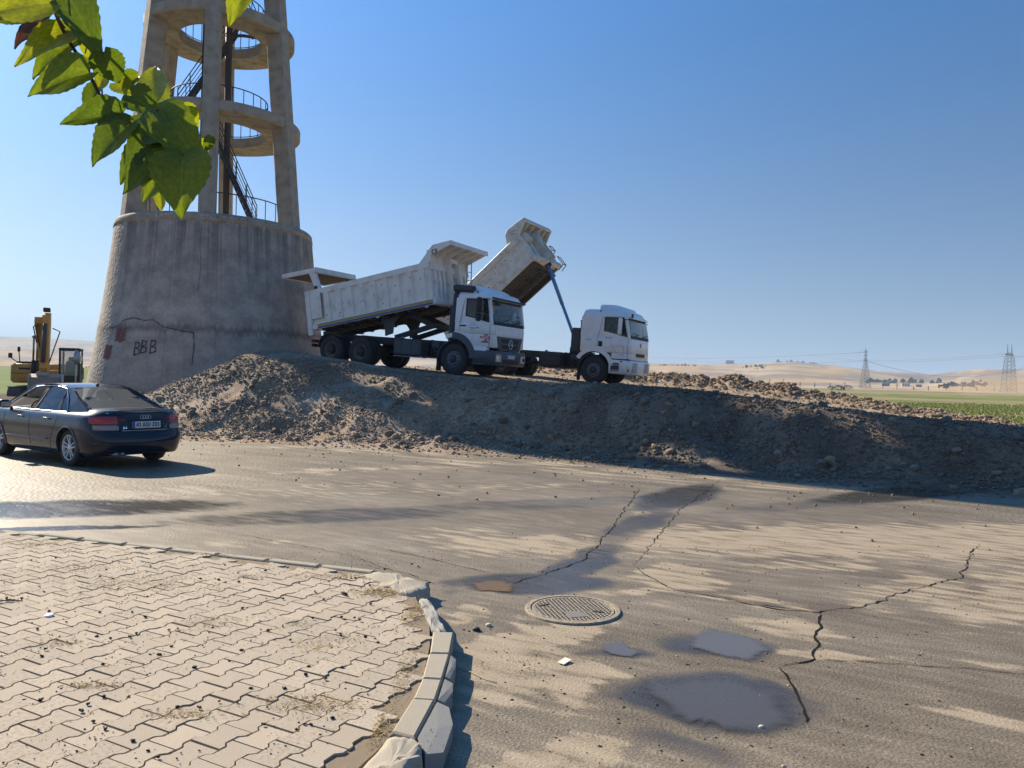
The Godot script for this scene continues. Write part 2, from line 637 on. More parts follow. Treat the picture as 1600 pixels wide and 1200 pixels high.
func ground_color(x: float, z: float) -> Color:
	var r := sqrt(x * x + z * z)
	var q := x / maxf(-z, 0.02 * r + 0.01)
	var soil := Color(0.22, 0.18, 0.135)
	var n1 := nz(x, z, 0.05)
	var n2 := nz(x * 0.35, z, 0.012)
	var c := soil.lerp(Color(0.30, 0.25, 0.18), clampf(n1 + 0.5, 0, 1))
	# dark freshly turned earth round the excavator
	c = c.lerp(Color(0.075, 0.06, 0.048), smoothstep(16.0, 11.0, Vector2(x + 26.0, z + 36.0).length() + 3.0 * n1))
	if z < 0.0:
		var green := Color(0.155, 0.20, 0.045).lerp(Color(0.27, 0.28, 0.085), clampf(0.5 + n1 * 1.2, 0, 1))
		var straw := Color(0.36, 0.30, 0.17)
		if q > -0.05:
			# right-hand field: weeds and stubble in strips that run across the view
			var g := smoothstep(19.0, 24.0, r) * (1.0 - smoothstep(540.0, 570.0, r))
			var strip := smoothstep(-0.02, 0.2, n2 + 0.10 * nz(x, z, 0.2))
			strip = maxf(strip, smoothstep(0.8, 1.0, 1.0 - absf(r - 160.0 - (q - 0.3) * 260.0) / 28.0) * smoothstep(0.3, 0.42, q))
			strip = maxf(strip, smoothstep(380.0, 450.0, r) * 0.55)
			c = c.lerp(green.lerp(straw, strip), g)
		else:
			var g2 := smoothstep(50.0, 56.0, r + 6.0 * n1) * (1.0 - smoothstep(330.0, 380.0, r))
			c = c.lerp(green.lerp(Color(0.10, 0.20, 0.035), 0.5), g2)
	if r > 330.0:
		var tan_c := Color(0.45, 0.295, 0.14)
		var mauve := Color(0.25, 0.185, 0.145)
		var pale := Color(0.47, 0.37, 0.24)
		var a := nz(x * 0.8, z * 1.6, 0.0022)
		var b := nz(x * 1.5 + 300.0, z * 0.9, 0.0045)
		var hill := tan_c.lerp(mauve, smoothstep(0.02, 0.16, a)).lerp(pale, smoothstep(0.08, 0.22, b) * 0.8)
		hill = hill.lerp(Color(0.30, 0.21, 0.12), smoothstep(0.20, 0.26, nz(x * 0.6, z * 2.2, 0.006)))
		var k := smoothstep(545.0, 585.0, r) if q > -0.05 else smoothstep(340.0, 420.0, r)
		c = c.lerp(hill, k)
	return c


func build_ground() -> void:
	var angs := []
	for i in 361:
		angs.append(deg_to_rad(-45.0 + i * 0.25))
	for i in range(1, 46):
		angs.append(deg_to_rad(45.0 + i * 6.0))
	var rad := [0.0, 6.0, 12.0, 16.0, 18.0]
	var r := 19.0
	while r < 7200.0:
		rad.append(r)
		r *= 1.052 if r < 500.0 else 1.032
	var split := 0
	while rad[split] < 570.0:
		split += 1
	for part in 2:
		var lo := 0 if part == 0 else split
		var hi := split if part == 0 else rad.size() - 1
		var pts := PackedVector3Array()
		var cols := PackedColorArray()
		for a in angs:
			for k in range(lo, hi + 1):
				var x: float = sin(a) * rad[k]
				var z: float = -cos(a) * rad[k]
				pts.append(Vector3(x, ground_height(x, z), z))
				cols.append(ground_color(x, z))
		var m := StandardMaterial3D.new()
		m.vertex_color_use_as_albedo = true
		m.roughness = 0.97
		m.metallic_specular = 0.2
		if part == 0:
			m.uv1_triplanar = true
			m.uv1_world_triplanar = true
			m.uv1_scale = Vector3.ONE / 1.5
			m.albedo_texture = ramp(grey(noise(31, 0.09, 4), 256), [[0.0, Color(0.45, 0.45, 0.45)], [1.0, Color(1, 1, 1)]])
		struct("ground" if part == 0 else "hills", sheet(pts, angs.size(), hi - lo + 1, null, null, cols), m)


# ---------------------------------------------------------------- the road
# soft spots: x, z, half length, half width, turn (degrees), strength
const DUST := [[0.15, -4.9, 0.95, 0.34, 62, 1.1], [0.38, -4.4, 0.42, 0.24, 80, 1.0], [-0.3, -5.55, 0.35, 0.12, 50, 0.8], [0.25, -3.45, 0.45, 0.16, 60, 0.9],
	[2.05, -5.45, 0.36, 0.24, -20, 1.1], [2.1, -4.85, 0.36, 0.10, -10, 1.0], [1.55, -6.85, 0.5, 0.42, 60, 1.0], [1.0, -6.3, 0.5, 0.16, 20, 0.7], [1.9, -6.1, 0.5, 0.18, -30, 0.7], [0.2, -7.9, 0.9, 0.5, 25, 0.85], [-0.6, -8.4, 0.7, 0.3, 15, 0.5],
	[3.6, -8.6, 3.2, 0.9, 12, 0.95], [6.0, -8.8, 3.0, 1.1, 15, 0.9], [3.4, -6.5, 1.0, 0.35, 40, 0.7], [4.2, -6.2, 1.2, 0.45, 30, 0.9], [5.4, -7.0, 1.4, 0.7, 30, 0.8], [2.6, -3.95, 0.4, 0.09, -30, 0.85], [2.9, -7.4, 1.2, 0.3, 20, 0.6], [3.3, -4.75, 0.8, 0.05, -8, 0.4],
	[-3.5, -11.3, 3.5, 0.55, 20, 0.4], [-0.8, -11.8, 3.0, 0.4, 25, 0.35], [2.0, -8.9, 0.7, 0.3, 30, 0.8], [1.7, -10.0, 0.25, 0.12, 40, 0.8], [0.2, -15.5, 6.0, 0.4, 28, 0.6], [-4.6, -8.0, 1.3, 0.13, 18, 0.5], [-2.8, -7.6, 1.0, 0.14, 18, 0.45]]
const WET := [[0.2, -6.45, 0.75, 0.34, 10, 1.0], [0.75, -7.3, 1.0, 0.27, 66, 0.9], [1.5, -9.1, 1.6, 0.30, 65, 0.6], [2.6, -11.6, 1.7, 0.5, 60, 0.9], [1.15, -4.15, 0.55, 0.36, -10, 0.9], [1.4, -5.02, 0.4, 0.26, -20, 0.7], [0.75, -4.87, 0.25, 0.12, 0, 0.6], [0.8, -3.6, 0.4, 0.2, -20, 0.5],
	[-2.2, -9.3, 2.2, 0.55, 20, 0.55], [0.6, -10.6, 3.0, 0.5, 22, 0.45], [-5.6, -9.3, 2.4, 0.7, 16, 0.8], [-4.9, -8.15, 1.2, 0.16, 14, 0.9], [6.6, -12.6, 2.6, 0.55, 33, 1.0], [9.0, -11.3, 2.0, 0.6, 33, 1.0], [4.0, -10.9, 2.0, 0.35, 30, 0.4]]


func spot(list: Array, x: float, z: float) -> float:
	var v := 0.0
	for s in list:
		var dx: float = x - s[0]
		var dz: float = z - s[1]
		var reach: float = s[2] * 1.7
		if absf(dx) > reach or absf(dz) > reach:
			continue
		var a := deg_to_rad(s[4])
		var p: float = (dx * cos(a) - dz * sin(a)) / s[2]
		var q: float = (dx * sin(a) + dz * cos(a)) / s[3]
		v = maxf(v, s[5] * (1.0 - smoothstep(0.55, 1.35, sqrt(p * p + q * q))))
	return v


func road_material(s0: float, t0: float, size: float, n: int, sd: int) -> StandardMaterial3D:
	# coarse fields first, then enlarged and broken up by fine noise
	var k := 200
	var low := PackedByteArray()
	low.resize(k * k * 3)
	for j in k:
		for i in k:
			var at := U * (s0 + (i + 0.5) / k * size) + N * (t0 + (j + 0.5) / k * size)
			var x := at.x
			var z := at.z
			var w := 0.30 * nz(x, z, 1.3)
			var d := spot(DUST, x + w, z + w * 0.6) + 0.22 * nz(x * 0.5 + z * 0.25, z, 0.9)
			var s := x * U.x + z * U.z
			var t := x * N.x + z * N.z
			d = maxf(d, (0.55 + 0.3 * nz(s * 0.2, t, 0.8)) * smoothstep(12.2, 13.4, t + 0.8 * nz(s, 1.0, 0.12)) * (1.0 - smoothstep(-3.0, 1.0, s)))
			var wet := spot(WET, x + w * 0.7, z - w * 0.5) + 0.10 * nz(x, z, 2.1)
			var tone := 0.5 + 0.7 * nz(s * 0.25, t, 0.7) + 0.3 * nz(x, z, 0.4)
			var o := (j * k + i) * 3
			low[o] = int(clampf(d, 0, 1) * 255)
			low[o + 1] = int(clampf(wet, 0, 1) * 255)
			low[o + 2] = int(clampf(tone, 0, 1) * 255)
	var li := Image.create_from_data(k, k, false, Image.FORMAT_RGB8, low)
	li.resize(n, n, Image.INTERPOLATE_CUBIC)
	var f := li.get_data()
	var g1 := noise(sd, 0.45, 2).get_image(n, n)
	g1.convert(Image.FORMAT_L8)
	var a := g1.get_data()
	# drawn out along the road by wheels and wind
	var g2 := noise(sd + 1, 0.05, 5).get_image(n / 4, n)
	g2.convert(Image.FORMAT_L8)
	g2.resize(n, n, Image.INTERPOLATE_CUBIC)
	var b := g2.get_data()
	var col := PackedByteArray()
	col.resize(n * n * 3)
	var rgh := PackedByteArray()
	rgh.resize(n * n)
	var bmp := PackedByteArray()
	bmp.resize(n * n)
	# colours as sRGB levels
	for i in n * n:
		var i3 := i * 3
		var ga := a[i] - 128
		var gb := b[i] - 128
		var d := f[i3] + (ga >> 1) + ((gb * 5) >> 2) - 88
		d = clampi(d * 2 - 14, 0, 235)
		var w := f[i3 + 1] + (ga >> 2) + (gb >> 1) - 70
		w = clampi(w * 2, 0, 255)
		var t := f[i3 + 2] + gb
		var r := 112 + (t >> 3) + (ga >> 2)
		var gg := 100 + (t >> 3) + (ga >> 2)
		var bb := 80 + (t >> 3) + (ga >> 2)
		r += ((166 + (gb >> 3) - r) * d) >> 8
		gg += ((151 + (gb >> 3) - gg) * d) >> 8
		bb += ((128 + (gb >> 3) - bb) * d) >> 8
		var dark := 256 - ((w * 100) >> 8)
		col[i3] = clampi((r * dark) >> 8, 0, 255)
		col[i3 + 1] = clampi((gg * dark) >> 8, 0, 255)
		col[i3 + 2] = clampi((bb * dark) >> 8, 0, 255)
		rgh[i] = clampi(140 + ((d * 90) >> 8) - ((w * 80) >> 8) + (ga >> 3), 40, 255)
		bmp[i] = clampi(128 + ((ga * (256 - ((w * 150) >> 8) - ((d * 70) >> 8))) >> 8), 0, 255)
	var m := StandardMaterial3D.new()
	m.albedo_texture = ImageTexture.create_from_image(Image.create_from_data(n, n, false, Image.FORMAT_RGB8, col))
	m.roughness_texture = ImageTexture.create_from_image(Image.create_from_data(n, n, false, Image.FORMAT_L8, rgh))
	m.roughness = 1.0
	m.roughness_texture_channel = BaseMaterial3D.TEXTURE_CHANNEL_RED
	m.heightmap_enabled = true
	m.heightmap_texture = ImageTexture.create_from_image(Image.create_from_data(n, n, false, Image.FORMAT_L8, bmp))
	m.heightmap_scale = 0.6 if size < 12.0 else 1.0
	m.detail_enabled = true
	m.detail_albedo = M.road_grain
	m.detail_blend_mode = BaseMaterial3D.BLEND_MODE_MUL
	m.detail_uv_layer = BaseMaterial3D.DETAIL_UV_2
	return m


func road_sheet(called: String, m: Material, x0: float, z0: float, x1: float, z1: float, ox: float, oz: float, size: float, hole := Rect2(), y := 0.0) -> void:
	var step := 0.25 if size < 12.0 else 0.5
	var nu := int(round((x1 - x0) / step)) + 1
	var nv := int(round((z1 - z0) / step)) + 1
	var pts := PackedVector3Array()
	var uv := PackedVector2Array()
	var uv2 := PackedVector2Array()
	var keep := PackedByteArray()
	for i in nu:
		for j in nv:
			var s := x0 + i * step
			var t := z0 + j * step
			var at := U * s + N * t
			pts.append(Vector3(at.x, y, at.z))
			uv.append(Vector2((s - ox) / size, (t - oz) / size))
			uv2.append(Vector2(s, t) / 0.62)
			keep.append(0 if hole.has_area() and hole.has_point(Vector2(s + step * 0.5, t + step * 0.5)) else 1)
	struct(called, sheet(pts, nu, nv, uv, uv2, null, keep), m)


func ribbon(st: SurfaceTool, pts: Array, w: float, y: float, jag: float, taper := true) -> void:
	var fine := []
	for i in pts.size() - 1:
		var a := Vector2(pts[i][0], pts[i][1])
		var b := Vector2(pts[i + 1][0], pts[i + 1][1])
		var n := int(maxf(2.0, a.distance_to(b) / 0.05))
		for k in n:
			fine.append(a.lerp(b, float(k) / n))
	fine.append(Vector2(pts[-1][0], pts[-1][1]))
	var l := []
	var r := []
	for i in fine.size():
		var d: Vector2 = (fine[mini(i + 1, fine.size() - 1)] - fine[maxi(i - 1, 0)]).normalized()
		var nn := Vector2(-d.y, d.x)
		var p: Vector2 = fine[i] + nn * jag * (nz(fine[i].x, fine[i].y, 2.2) * 2.0 + nz(fine[i].x, fine[i].y, 9.0))
		var q := float(i) / (fine.size() - 1)
		var ww := w * (0.45 + 1.3 * absf(nz(i * 0.31, 3.3, 1.0)) * 2.0)
		if taper:
			ww *= minf(1.0, minf(q, 1.0 - q) * 8.0 + 0.15)
		l.append(Vector3(p.x + nn.x * ww, y, p.y + nn.y * ww))
		r.append(Vector3(p.x - nn.x * ww, y, p.y - nn.y * ww))
	for i in fine.size() - 1:
		quad(st, l[i], l[i + 1], r[i + 1], r[i], Vector3.UP)


func build_road() -> void:
	var g := grey(noise(21, 0.16, 3), 512)
	M.road_grain = ramp(g, [[0.0, Color(0.30, 0.29, 0.28)], [0.32, Color(0.55, 0.54, 0.53)], [0.55, Color(0.88, 0.87, 0.85)], [0.75, Color(1, 1, 1)], [1.0, Color(1, 1, 1)]])
	M.road_near = road_material(-9.0, 0.5, 11.5, 1500, 41)
	M.road_mid = road_material(-23.0, -6.0, 28.0, 1200, 43)
	M.road_far = grain(ramp(grey(noise(45, 0.02, 5), 512), [[0.0, Color(0.07, 0.065, 0.06)], [0.5, Color(0.13, 0.12, 0.105)], [1.0, Color(0.22, 0.19, 0.15)]]), 6.0, 0.85, true, M.tb, 1.0)
	road_sheet("road", M.road_near, -9, 0.5, 2.5, 12, -9, 0.5, 11.5)
	road_sheet("road", M.road_mid, -23, -6, 5, 22, -23, -6, 28, Rect2(-9, 0.5, 11.5, 11.5))
	road_sheet("road", M.road_far, -60, -16, 40, 22, 0, 0, 28, Rect2(-23, -6, 28, 28), -0.004)
	# cracks and the open joints of the old trench
	var crack := flat(0.022, 0.019, 0.016, 0.95, 0.0, 0.1)
	var lines := [[[[1.17, -7.12], [1.33, -6.42], [1.88, -6.02], [2.37, -5.8]], 0.011, 0.03], [[[1.75, -6.05], [2.1, -5.86], [2.37, -5.8], [2.45, -5.83]], 0.015, 0.03], [[[2.37, -5.8], [2.8, -6.0], [3.22, -6.35], [4.17, -7.06], [4.6, -7.7], [5.25, -8.55]], 0.013, 0.05],
		[[[2.37, -5.8], [2.15, -5.3], [1.94, -4.82], [1.69, -4.66]], 0.017, 0.03], [[[1.69, -4.66], [1.62, -4.13], [1.53, -3.9]], 0.014, 0.03], [[[1.97, -4.82], [2.62, -4.75], [3.6, -4.55]], 0.007, 0.03], [[[-1.23, -7.58], [-0.55, -7.07], [-0.18, -6.76]], 0.008, 0.02],
		[[[2.11, -12.42], [1.26, -9.16], [0.74, -7.35], [0.45, -6.92], [0.04, -6.42], [-0.54, -6.29]], 0.012, 0.035], [[[3.74, -13.65], [2.25, -10.18], [1.41, -7.81], [1.17, -7.12]], 0.009, 0.04], [[[-0.6, -6.36], [-1.6, -7.35], [-3.0, -8.2]], 0.006, 0.03]]
	for l in lines:
		var st := mb()
		ribbon(st, l[0], l[1] * 0.42, 0.004, l[2] * 0.6)
		var o := obj("crack", st, crack)
		o.set_meta("kind", "structure")
	# standing water: (outline in x-z, colour, what it looks like)
	var pools := [
		[[[-0.27, -6.36], [-0.12, -6.45], [0.05, -6.32], [0.02, -6.2], [-0.08, -6.15], [-0.22, -6.22]], Color(0.17, 0.10, 0.035), "small muddy brown puddle beside the broken kerb corner"],
		[[[1.24, -5.12], [1.36, -5.27], [1.58, -5.25], [1.70, -5.0], [1.58, -4.82], [1.41, -4.82], [1.26, -4.94]], Color(0.11, 0.105, 0.10), "shallow puddle reflecting pale blue sky beyond the largest puddle"],
		[[[0.66, -4.97], [0.77, -4.99], [0.83, -4.87], [0.76, -4.79], [0.67, -4.86]], Color(0.11, 0.10, 0.092), "smallest thin puddle left of the sky-blue puddle"],
		[[[0.80, -4.39], [0.95, -4.36], [1.08, -4.42], [1.32, -4.40], [1.45, -4.23], [1.46, -3.99], [1.31, -3.80], [1.12, -3.83], [0.92, -3.92], [0.86, -4.08]], Color(0.078, 0.070, 0.060), "largest dark puddle in the potholed asphalt in the foreground"]]
	for p in pools:
		var st := mb(true)
		var pts := []
		var n: int = p[0].size()
		for i in n:
			for k in 10:
				var t := k / 10.0
				var q := Vector2.ZERO.cubic_interpolate(Vector2.ZERO, Vector2.ZERO, Vector2.ZERO, 0.0)
				var g4 := []
				for e in [-1, 0, 1, 2]:
					var v: Array = p[0][(i + e + n) % n]
					g4.append(Vector2(v[0], v[1]))
				q = g4[1].cubic_interpolate(g4[2], g4[0], g4[3], t)
				q += Vector2(nz(q.x, q.y, 4.0), nz(q.y, q.x, 4.0)) * 0.07
				pts.append(q)
		# the film of water thins out towards its edge
		var mid := Vector2.ZERO
		for q in pts:
			mid += q / pts.size()
		var steps := [[1.22, 0.0], [1.08, 0.25], [0.97, 0.72], [0.85, 0.95], [0.55, 0.97], [0.0, 0.97]]
		for k in steps.size() - 1:
			for i in pts.size():
				var j := (i + 1) % pts.size()
				var v4 := []
				for e in [[i, k], [j, k], [j, k + 1], [i, k + 1]]:
					var w: Vector2 = mid + (pts[e[0]] - mid) * (steps[e[1]][0] + (0.09 * nz(pts[e[0]].x, pts[e[0]].y, 14.0) if e[1] < 3 else 0.0))
					v4.append([Vector3(w.x, 0.006, w.y), steps[e[1]][1]])
				for e in [0, 1, 2, 0, 2, 3] if (v4[2][0] - v4[0][0]).cross(v4[1][0] - v4[0][0]).y > 0.0 else [0, 2, 1, 0, 3, 2]:
					st.set_color(Color(p[1].r, p[1].g, p[1].b, v4[e][1]))
					st.add_vertex(v4[e][0])
		var m := flat(1, 1, 1, 0.26, 0.0, 0.5)
		m.vertex_color_use_as_albedo = true
		m.transparency = BaseMaterial3D.TRANSPARENCY_ALPHA
		m.heightmap_enabled = true
		m.heightmap_texture = M.tm
		m.uv1_triplanar = true
		m.uv1_world_triplanar = true
		m.uv1_scale = Vector3.ONE / 0.35
		m.heightmap_scale = 0.02
		tag(obj("puddle", st, m), p[2], "puddle", "puddles on the road")
	build_manhole()


func build_manhole() -> void:
	var t := thing("manhole_cover", "round cast iron manhole cover with raised grid, dusty, set in the asphalt", "manhole cover", Transform3D(Basis(Vector3.UP, 0.25), Vector3(0.495, 0.0, -5.72)))
	var iron := grain(ramp(grey(noise(51, 0.05, 4), 256), [[0.0, Color(0.10, 0.085, 0.07)], [0.45, Color(0.27, 0.225, 0.165)], [1.0, Color(0.40, 0.34, 0.25)]]), 0.5, 0.85, false, M.tb, 0.2)
	var st := mb()
	lathe(st, [Vector2(-0.02, 0.362), Vector2(0.012, 0.356), Vector2(0.016, 0.35), Vector2(0.016, 0.318), Vector2(0.004, 0.314), Vector2(-0.004, 0.312)], 48)
	obj("frame", st, iron, t)
	st = mb()
	lathe(st, [Vector2(0.004, 0.0), Vector2(0.004, 0.311)], 40)
	obj("plate", st, flat(0.11, 0.09, 0.065, 0.9), t)
	st = mb()
	lathe(st, [Vector2(0.002, 0.308), Vector2(0.013, 0.306), Vector2(0.013, 0.288), Vector2(0.002, 0.286)], 40)
	obj("rim", st, iron, t)
	for dirn in 2:
		for i in range(-9, 10):
			var off := i * 0.03
			if absf(off) > 0.28:
				continue
			var l := sqrt(0.284 * 0.284 - off * off)
			st = mb()
			var c := Vector3(0, 0.0085 - 0.0008 * dirn, off) if dirn == 0 else Vector3(off, 0.0085 - 0.0008 * dirn, 0)
			box(st, c, Vector3(2 * l, 0.009, 0.013) if dirn == 0 else Vector3(0.013, 0.009, 2 * l), 0.003)
			obj("rib", st, iron, t)
	st = mb()
	prism(st, [Vector2(-0.1, 0.1), Vector2(0.03, 0.09), Vector2(0.05, 0.22), Vector2(-0.08, 0.23)], -0.0, -0.0155, Transform3D(Basis(Vector3.RIGHT, -PI / 2), Vector3.ZERO).rotated_local(Vector3.RIGHT, PI))
	obj("marker_plate", st, flat(0.16, 0.15, 0.14, 0.8), t, Transform3D(Basis(), Vector3(0, 0, -0.02)))
	for k in [[-0.19, -0.12, 0.4], [0.16, 0.11, -0.5]]:
		st = mb()
		box(st, Vector3.ZERO, Vector3(0.085, 0.004, 0.026), 0.002, Transform3D(Basis(Vector3.UP, k[2]), Vector3(k[0], 0.0145, k[1])))
		obj("lifting_slot", st, flat(0.025, 0.02, 0.017, 0.9), t)


# ---------------------------------------------------------------- the paved corner
const EDGE := [[-10.0, -9.0], [-4.21, -7.31], [-3.52, -7.09], [-2.6, -6.75], [-1.76, -6.50], [-1.07, -6.30], [-0.74, -6.02], [-0.66, -5.6], [-0.5, -5.0], [-0.46, -4.65], [-0.44, -4.1], [-0.46, -3.8], [-0.52, -3.4], [-0.66, -3.0], [-1.0, -2.4], [-1.9, -1.6], [-3.2, -1.0], [-10.0, -1.0]]


func build_pavement() -> void:
	var poly := PackedVector2Array()
	for e in EDGE:
		poly.append(Vector2(e[0], e[1]))
	var st := mb()
	var idx := Geometry2D.triangulate_polygon(poly)
	for i in range(0, idx.size(), 3):
		tri(st, Vector3(poly[idx[i]].x, 0.089, poly[idx[i]].y), Vector3(poly[idx[i + 1]].x, 0.089, poly[idx[i + 1]].y), Vector3(poly[idx[i + 2]].x, 0.089, poly[idx[i + 2]].y), Vector3.UP)
	for i in poly.size():
		var a := poly[i]
		var b := poly[(i + 1) % poly.size()]
		var e := b - a
		quad(st, Vector3(a.x, -0.02, a.y), Vector3(b.x, -0.02, b.y), Vector3(b.x, 0.089, b.y), Vector3(a.x, 0.089, a.y), Vector3(e.y, 0, -e.x))
	st.generate_normals()
	var bed := struct("pavement", st.commit(), M.sand)
	var A := Vector2(0.462, -0.887)
	var B := Vector2(0.887, 0.462)
	var L := 0.187
	var W := 0.157
	var d := 0.0125
	var tau := 0.012
	var inset := 0.005
	var shape := [Vector2(-L / 2 + inset, -W / 2 - d + inset), Vector2(-L / 4 - tau, -W / 2 - d + inset), Vector2(-L / 4 + tau, -W / 2 + d + inset), Vector2(L / 4 - tau, -W / 2 + d + inset), Vector2(L / 4 + tau, -W / 2 - d + inset), Vector2(L / 2 - inset, -W / 2 - d + inset)]
	for i in range(5, -1, -1):
		shape.append(Vector2(shape[i].x, -shape[i].y))
	var pm := []
	for v in 4:
		var s2 := mb()
		# top face in x-y, extruded downwards along z
		prism(s2, shape, -0.055, 0.0, Transform3D(Basis(Vector3.RIGHT, -PI / 2), Vector3.ZERO), 0.0035)
		s2.generate_normals()
		pm.append(s2.commit())
	var inner := PackedVector2Array()
	var offp := Geometry2D.offset_polygon(poly, -0.085)
	inner = offp[0]
	var slots := []
	for r in range(-70, 40):
		for c in range(-30, 70):
			var p: Vector2 = A * (c + 0.5 * (r & 1)) * L + B * r * W + Vector2(-2.0, -4.0)
			if p.y > -2.6 or p.x < -6.5 or not Geometry2D.is_point_in_polygon(p, inner):
				continue
			slots.append(p)
	slots.sort_custom(func(a, b): return seen_size(a) > seen_size(b))
	var rest := {}
	var turn := Basis(Vector3(A.x, 0, A.y), Vector3.UP, Vector3(-A.y, 0, A.x).normalized() * 1.0)
	turn = Basis(Vector3(A.x, 0, A.y), Vector3.UP, Vector3(A.x, 0, A.y).cross(Vector3.UP))
	var made := 0
	for p in slots:
		var y := 0.1 + 0.006 * nz(p.x, p.y, 1.2) + rng.randf_range(-0.0025, 0.0025)
		# the ground has settled near the corner
		y -= 0.005 * smoothstep(1.1, 0.3, Vector2(-0.9, -5.3).distance_to(p))
		var tilt := Basis(Vector3(rng.randf_range(-1, 1), 0, rng.randf_range(-1, 1)).normalized(), rng.randf_range(0.0, 0.016))
		var xf := Transform3D(tilt * turn, Vector3(p.x, y, p.y))
		var k := rng.randi() % 6
		if nz(p.x, p.y, 0.8) > 0.12:
			k = maxi(0, k - 2)
		if made < 298:
			mi("paver", pm[0], M.pavers[k], bed, xf)
			made += 1
		else:
			if not rest.has(k):
				rest[k] = []
			rest[k].append(xf)
	for k in rest:
		var s3 := SurfaceTool.new()
		for xf in rest[k]:
			s3.append_from(pm[0], 0, xf)
		var o := mi("far_pavers", s3.commit(), M.pavers[k], bed)
		stuff(o)
	# kerb stones: outline on the ground, height of the top, fall of the top towards the road
	var kerbs := []
	for i in 11:
		var a := Vector2(-1.07, -6.30).lerp(Vector2(-4.21, -7.31), i / 6.4 + 0.012)
		var b := Vector2(-1.07, -6.30).lerp(Vector2(-4.21, -7.31), (i + 1) / 6.4)
		var n := Vector2(a.y - b.y, b.x - a.x).normalized()
		if n.y > 0.0:
			n = -n
		kerbs.append([[a - n * 0.035, b - n * 0.035, b + n * 0.045, a + n * 0.045], 0.108 - 0.03 * smoothstep(6.0, 8.0, i), M.kerb])
	kerbs.append([[Vector2(-0.46, -4.84), Vector2(-0.33, -4.84), Vector2(-0.325, -4.47), Vector2(-0.44, -4.47)], 0.108, M.kerb])
	kerbs.append([[Vector2(-0.445, -4.46), Vector2(-0.325, -4.46), Vector2(-0.335, -4.09), Vector2(-0.44, -4.10)], 0.110, M.kerb])
	kerbs.append([[Vector2(-0.44, -4.09), Vector2(-0.335, -4.08), Vector2(-0.345, -3.82), Vector2(-0.455, -3.83)], 0.109, M.kerb])
	kerbs.append([[Vector2(-0.457, -3.82), Vector2(-0.347, -3.81), Vector2(-0.395, -3.41), Vector2(-0.505, -3.46)], 0.111, M.kerb])
	for q in kerbs:
		var s4 := mb()
		var o4 := []
		for v in q[0]:
			o4.append(Vector2(v.x, -v.y))
		prism(s4, o4, -0.04, q[1], Transform3D(Basis(Vector3.RIGHT, -PI / 2), Vector3.ZERO), 0.008)
		obj("kerb_stone", s4, q[2], bed, Transform3D(Basis(), Vector3(0, rng.randf_range(-0.004, 0.004), 0)))
	# sloping face slabs on the road side of the kerb
	for q in [[[-0.333, 0.105, -3.80], [-0.272, 0.088, -3.78], [-0.240, 0.076, -3.62], [-0.262, 0.070, -3.36], [-0.335, 0.090, -3.30], [-0.382, 0.105, -3.42]], [[-0.322, 0.102, -4.10], [-0.275, 0.086, -4.08], [-0.270, 0.082, -3.98], [-0.30, 0.086, -3.84], [-0.332, 0.103, -3.83]], [[-0.316, 0.102, -4.45], [-0.285, 0.088, -4.43], [-0.280, 0.085, -4.3], [-0.296, 0.088, -4.14], [-0.322, 0.102, -4.13]]]:
		var s5 := mb()
		var c := Vector3.ZERO
		var v := []
		for e in q:
			v.append(Vector3(e[0], e[1], e[2]))
			c += v[-1] / q.size()
		for i in v.size():
			var j := (i + 1) % v.size()
			tri(s5, c + Vector3(0.002, 0.003, 0), v[i], v[j], Vector3.UP)
			quad(s5, v[i], v[j], v[j] * Vector3(1, 0, 1), v[i] * Vector3(1, 0, 1), (v[i] + v[j]) * 0.5 - c)
		obj("face_slab", s5, M.slab, bed)
	# the broken corner stone, the loose thin slab and the stump at the front
	chunk("corner_stone", [Vector2(-1.16, 6.16), Vector2(-0.93, 5.86), Vector2(-0.80, 5.68), Vector2(-0.70, 5.66), Vector2(-0.60, 5.84), Vector2(-0.62, 5.98), Vector2(-0.86, 6.20), Vector2(-1.07, 6.32)], 0.03, 0.116, M.kerb, bed)
	chunk("loose_slab", [Vector2(-0.66, 5.60), Vector2(-0.585, 5.62), Vector2(-0.395, 4.95), Vector2(-0.375, 4.86), Vector2(-0.43, 4.84), Vector2(-0.50, 4.98)], 0.01, 0.105, M.slab, bed)
	chunk("kerb_stump", [Vector2(-0.52, 3.38), Vector2(-0.42, 3.40), Vector2(-0.36, 3.36), Vector2(-0.345, 3.22), Vector2(-0.40, 3.0), Vector2(-0.52, 2.75), Vector2(-0.66, 2.8)], 0.0, 0.124, M.kerb, bed)


func seen_size(p: Vector2) -> float:
	return -p.y * -1.0 if absf(p.x) > -p.y * 0.69 + 0.1 else 100.0 + p.y


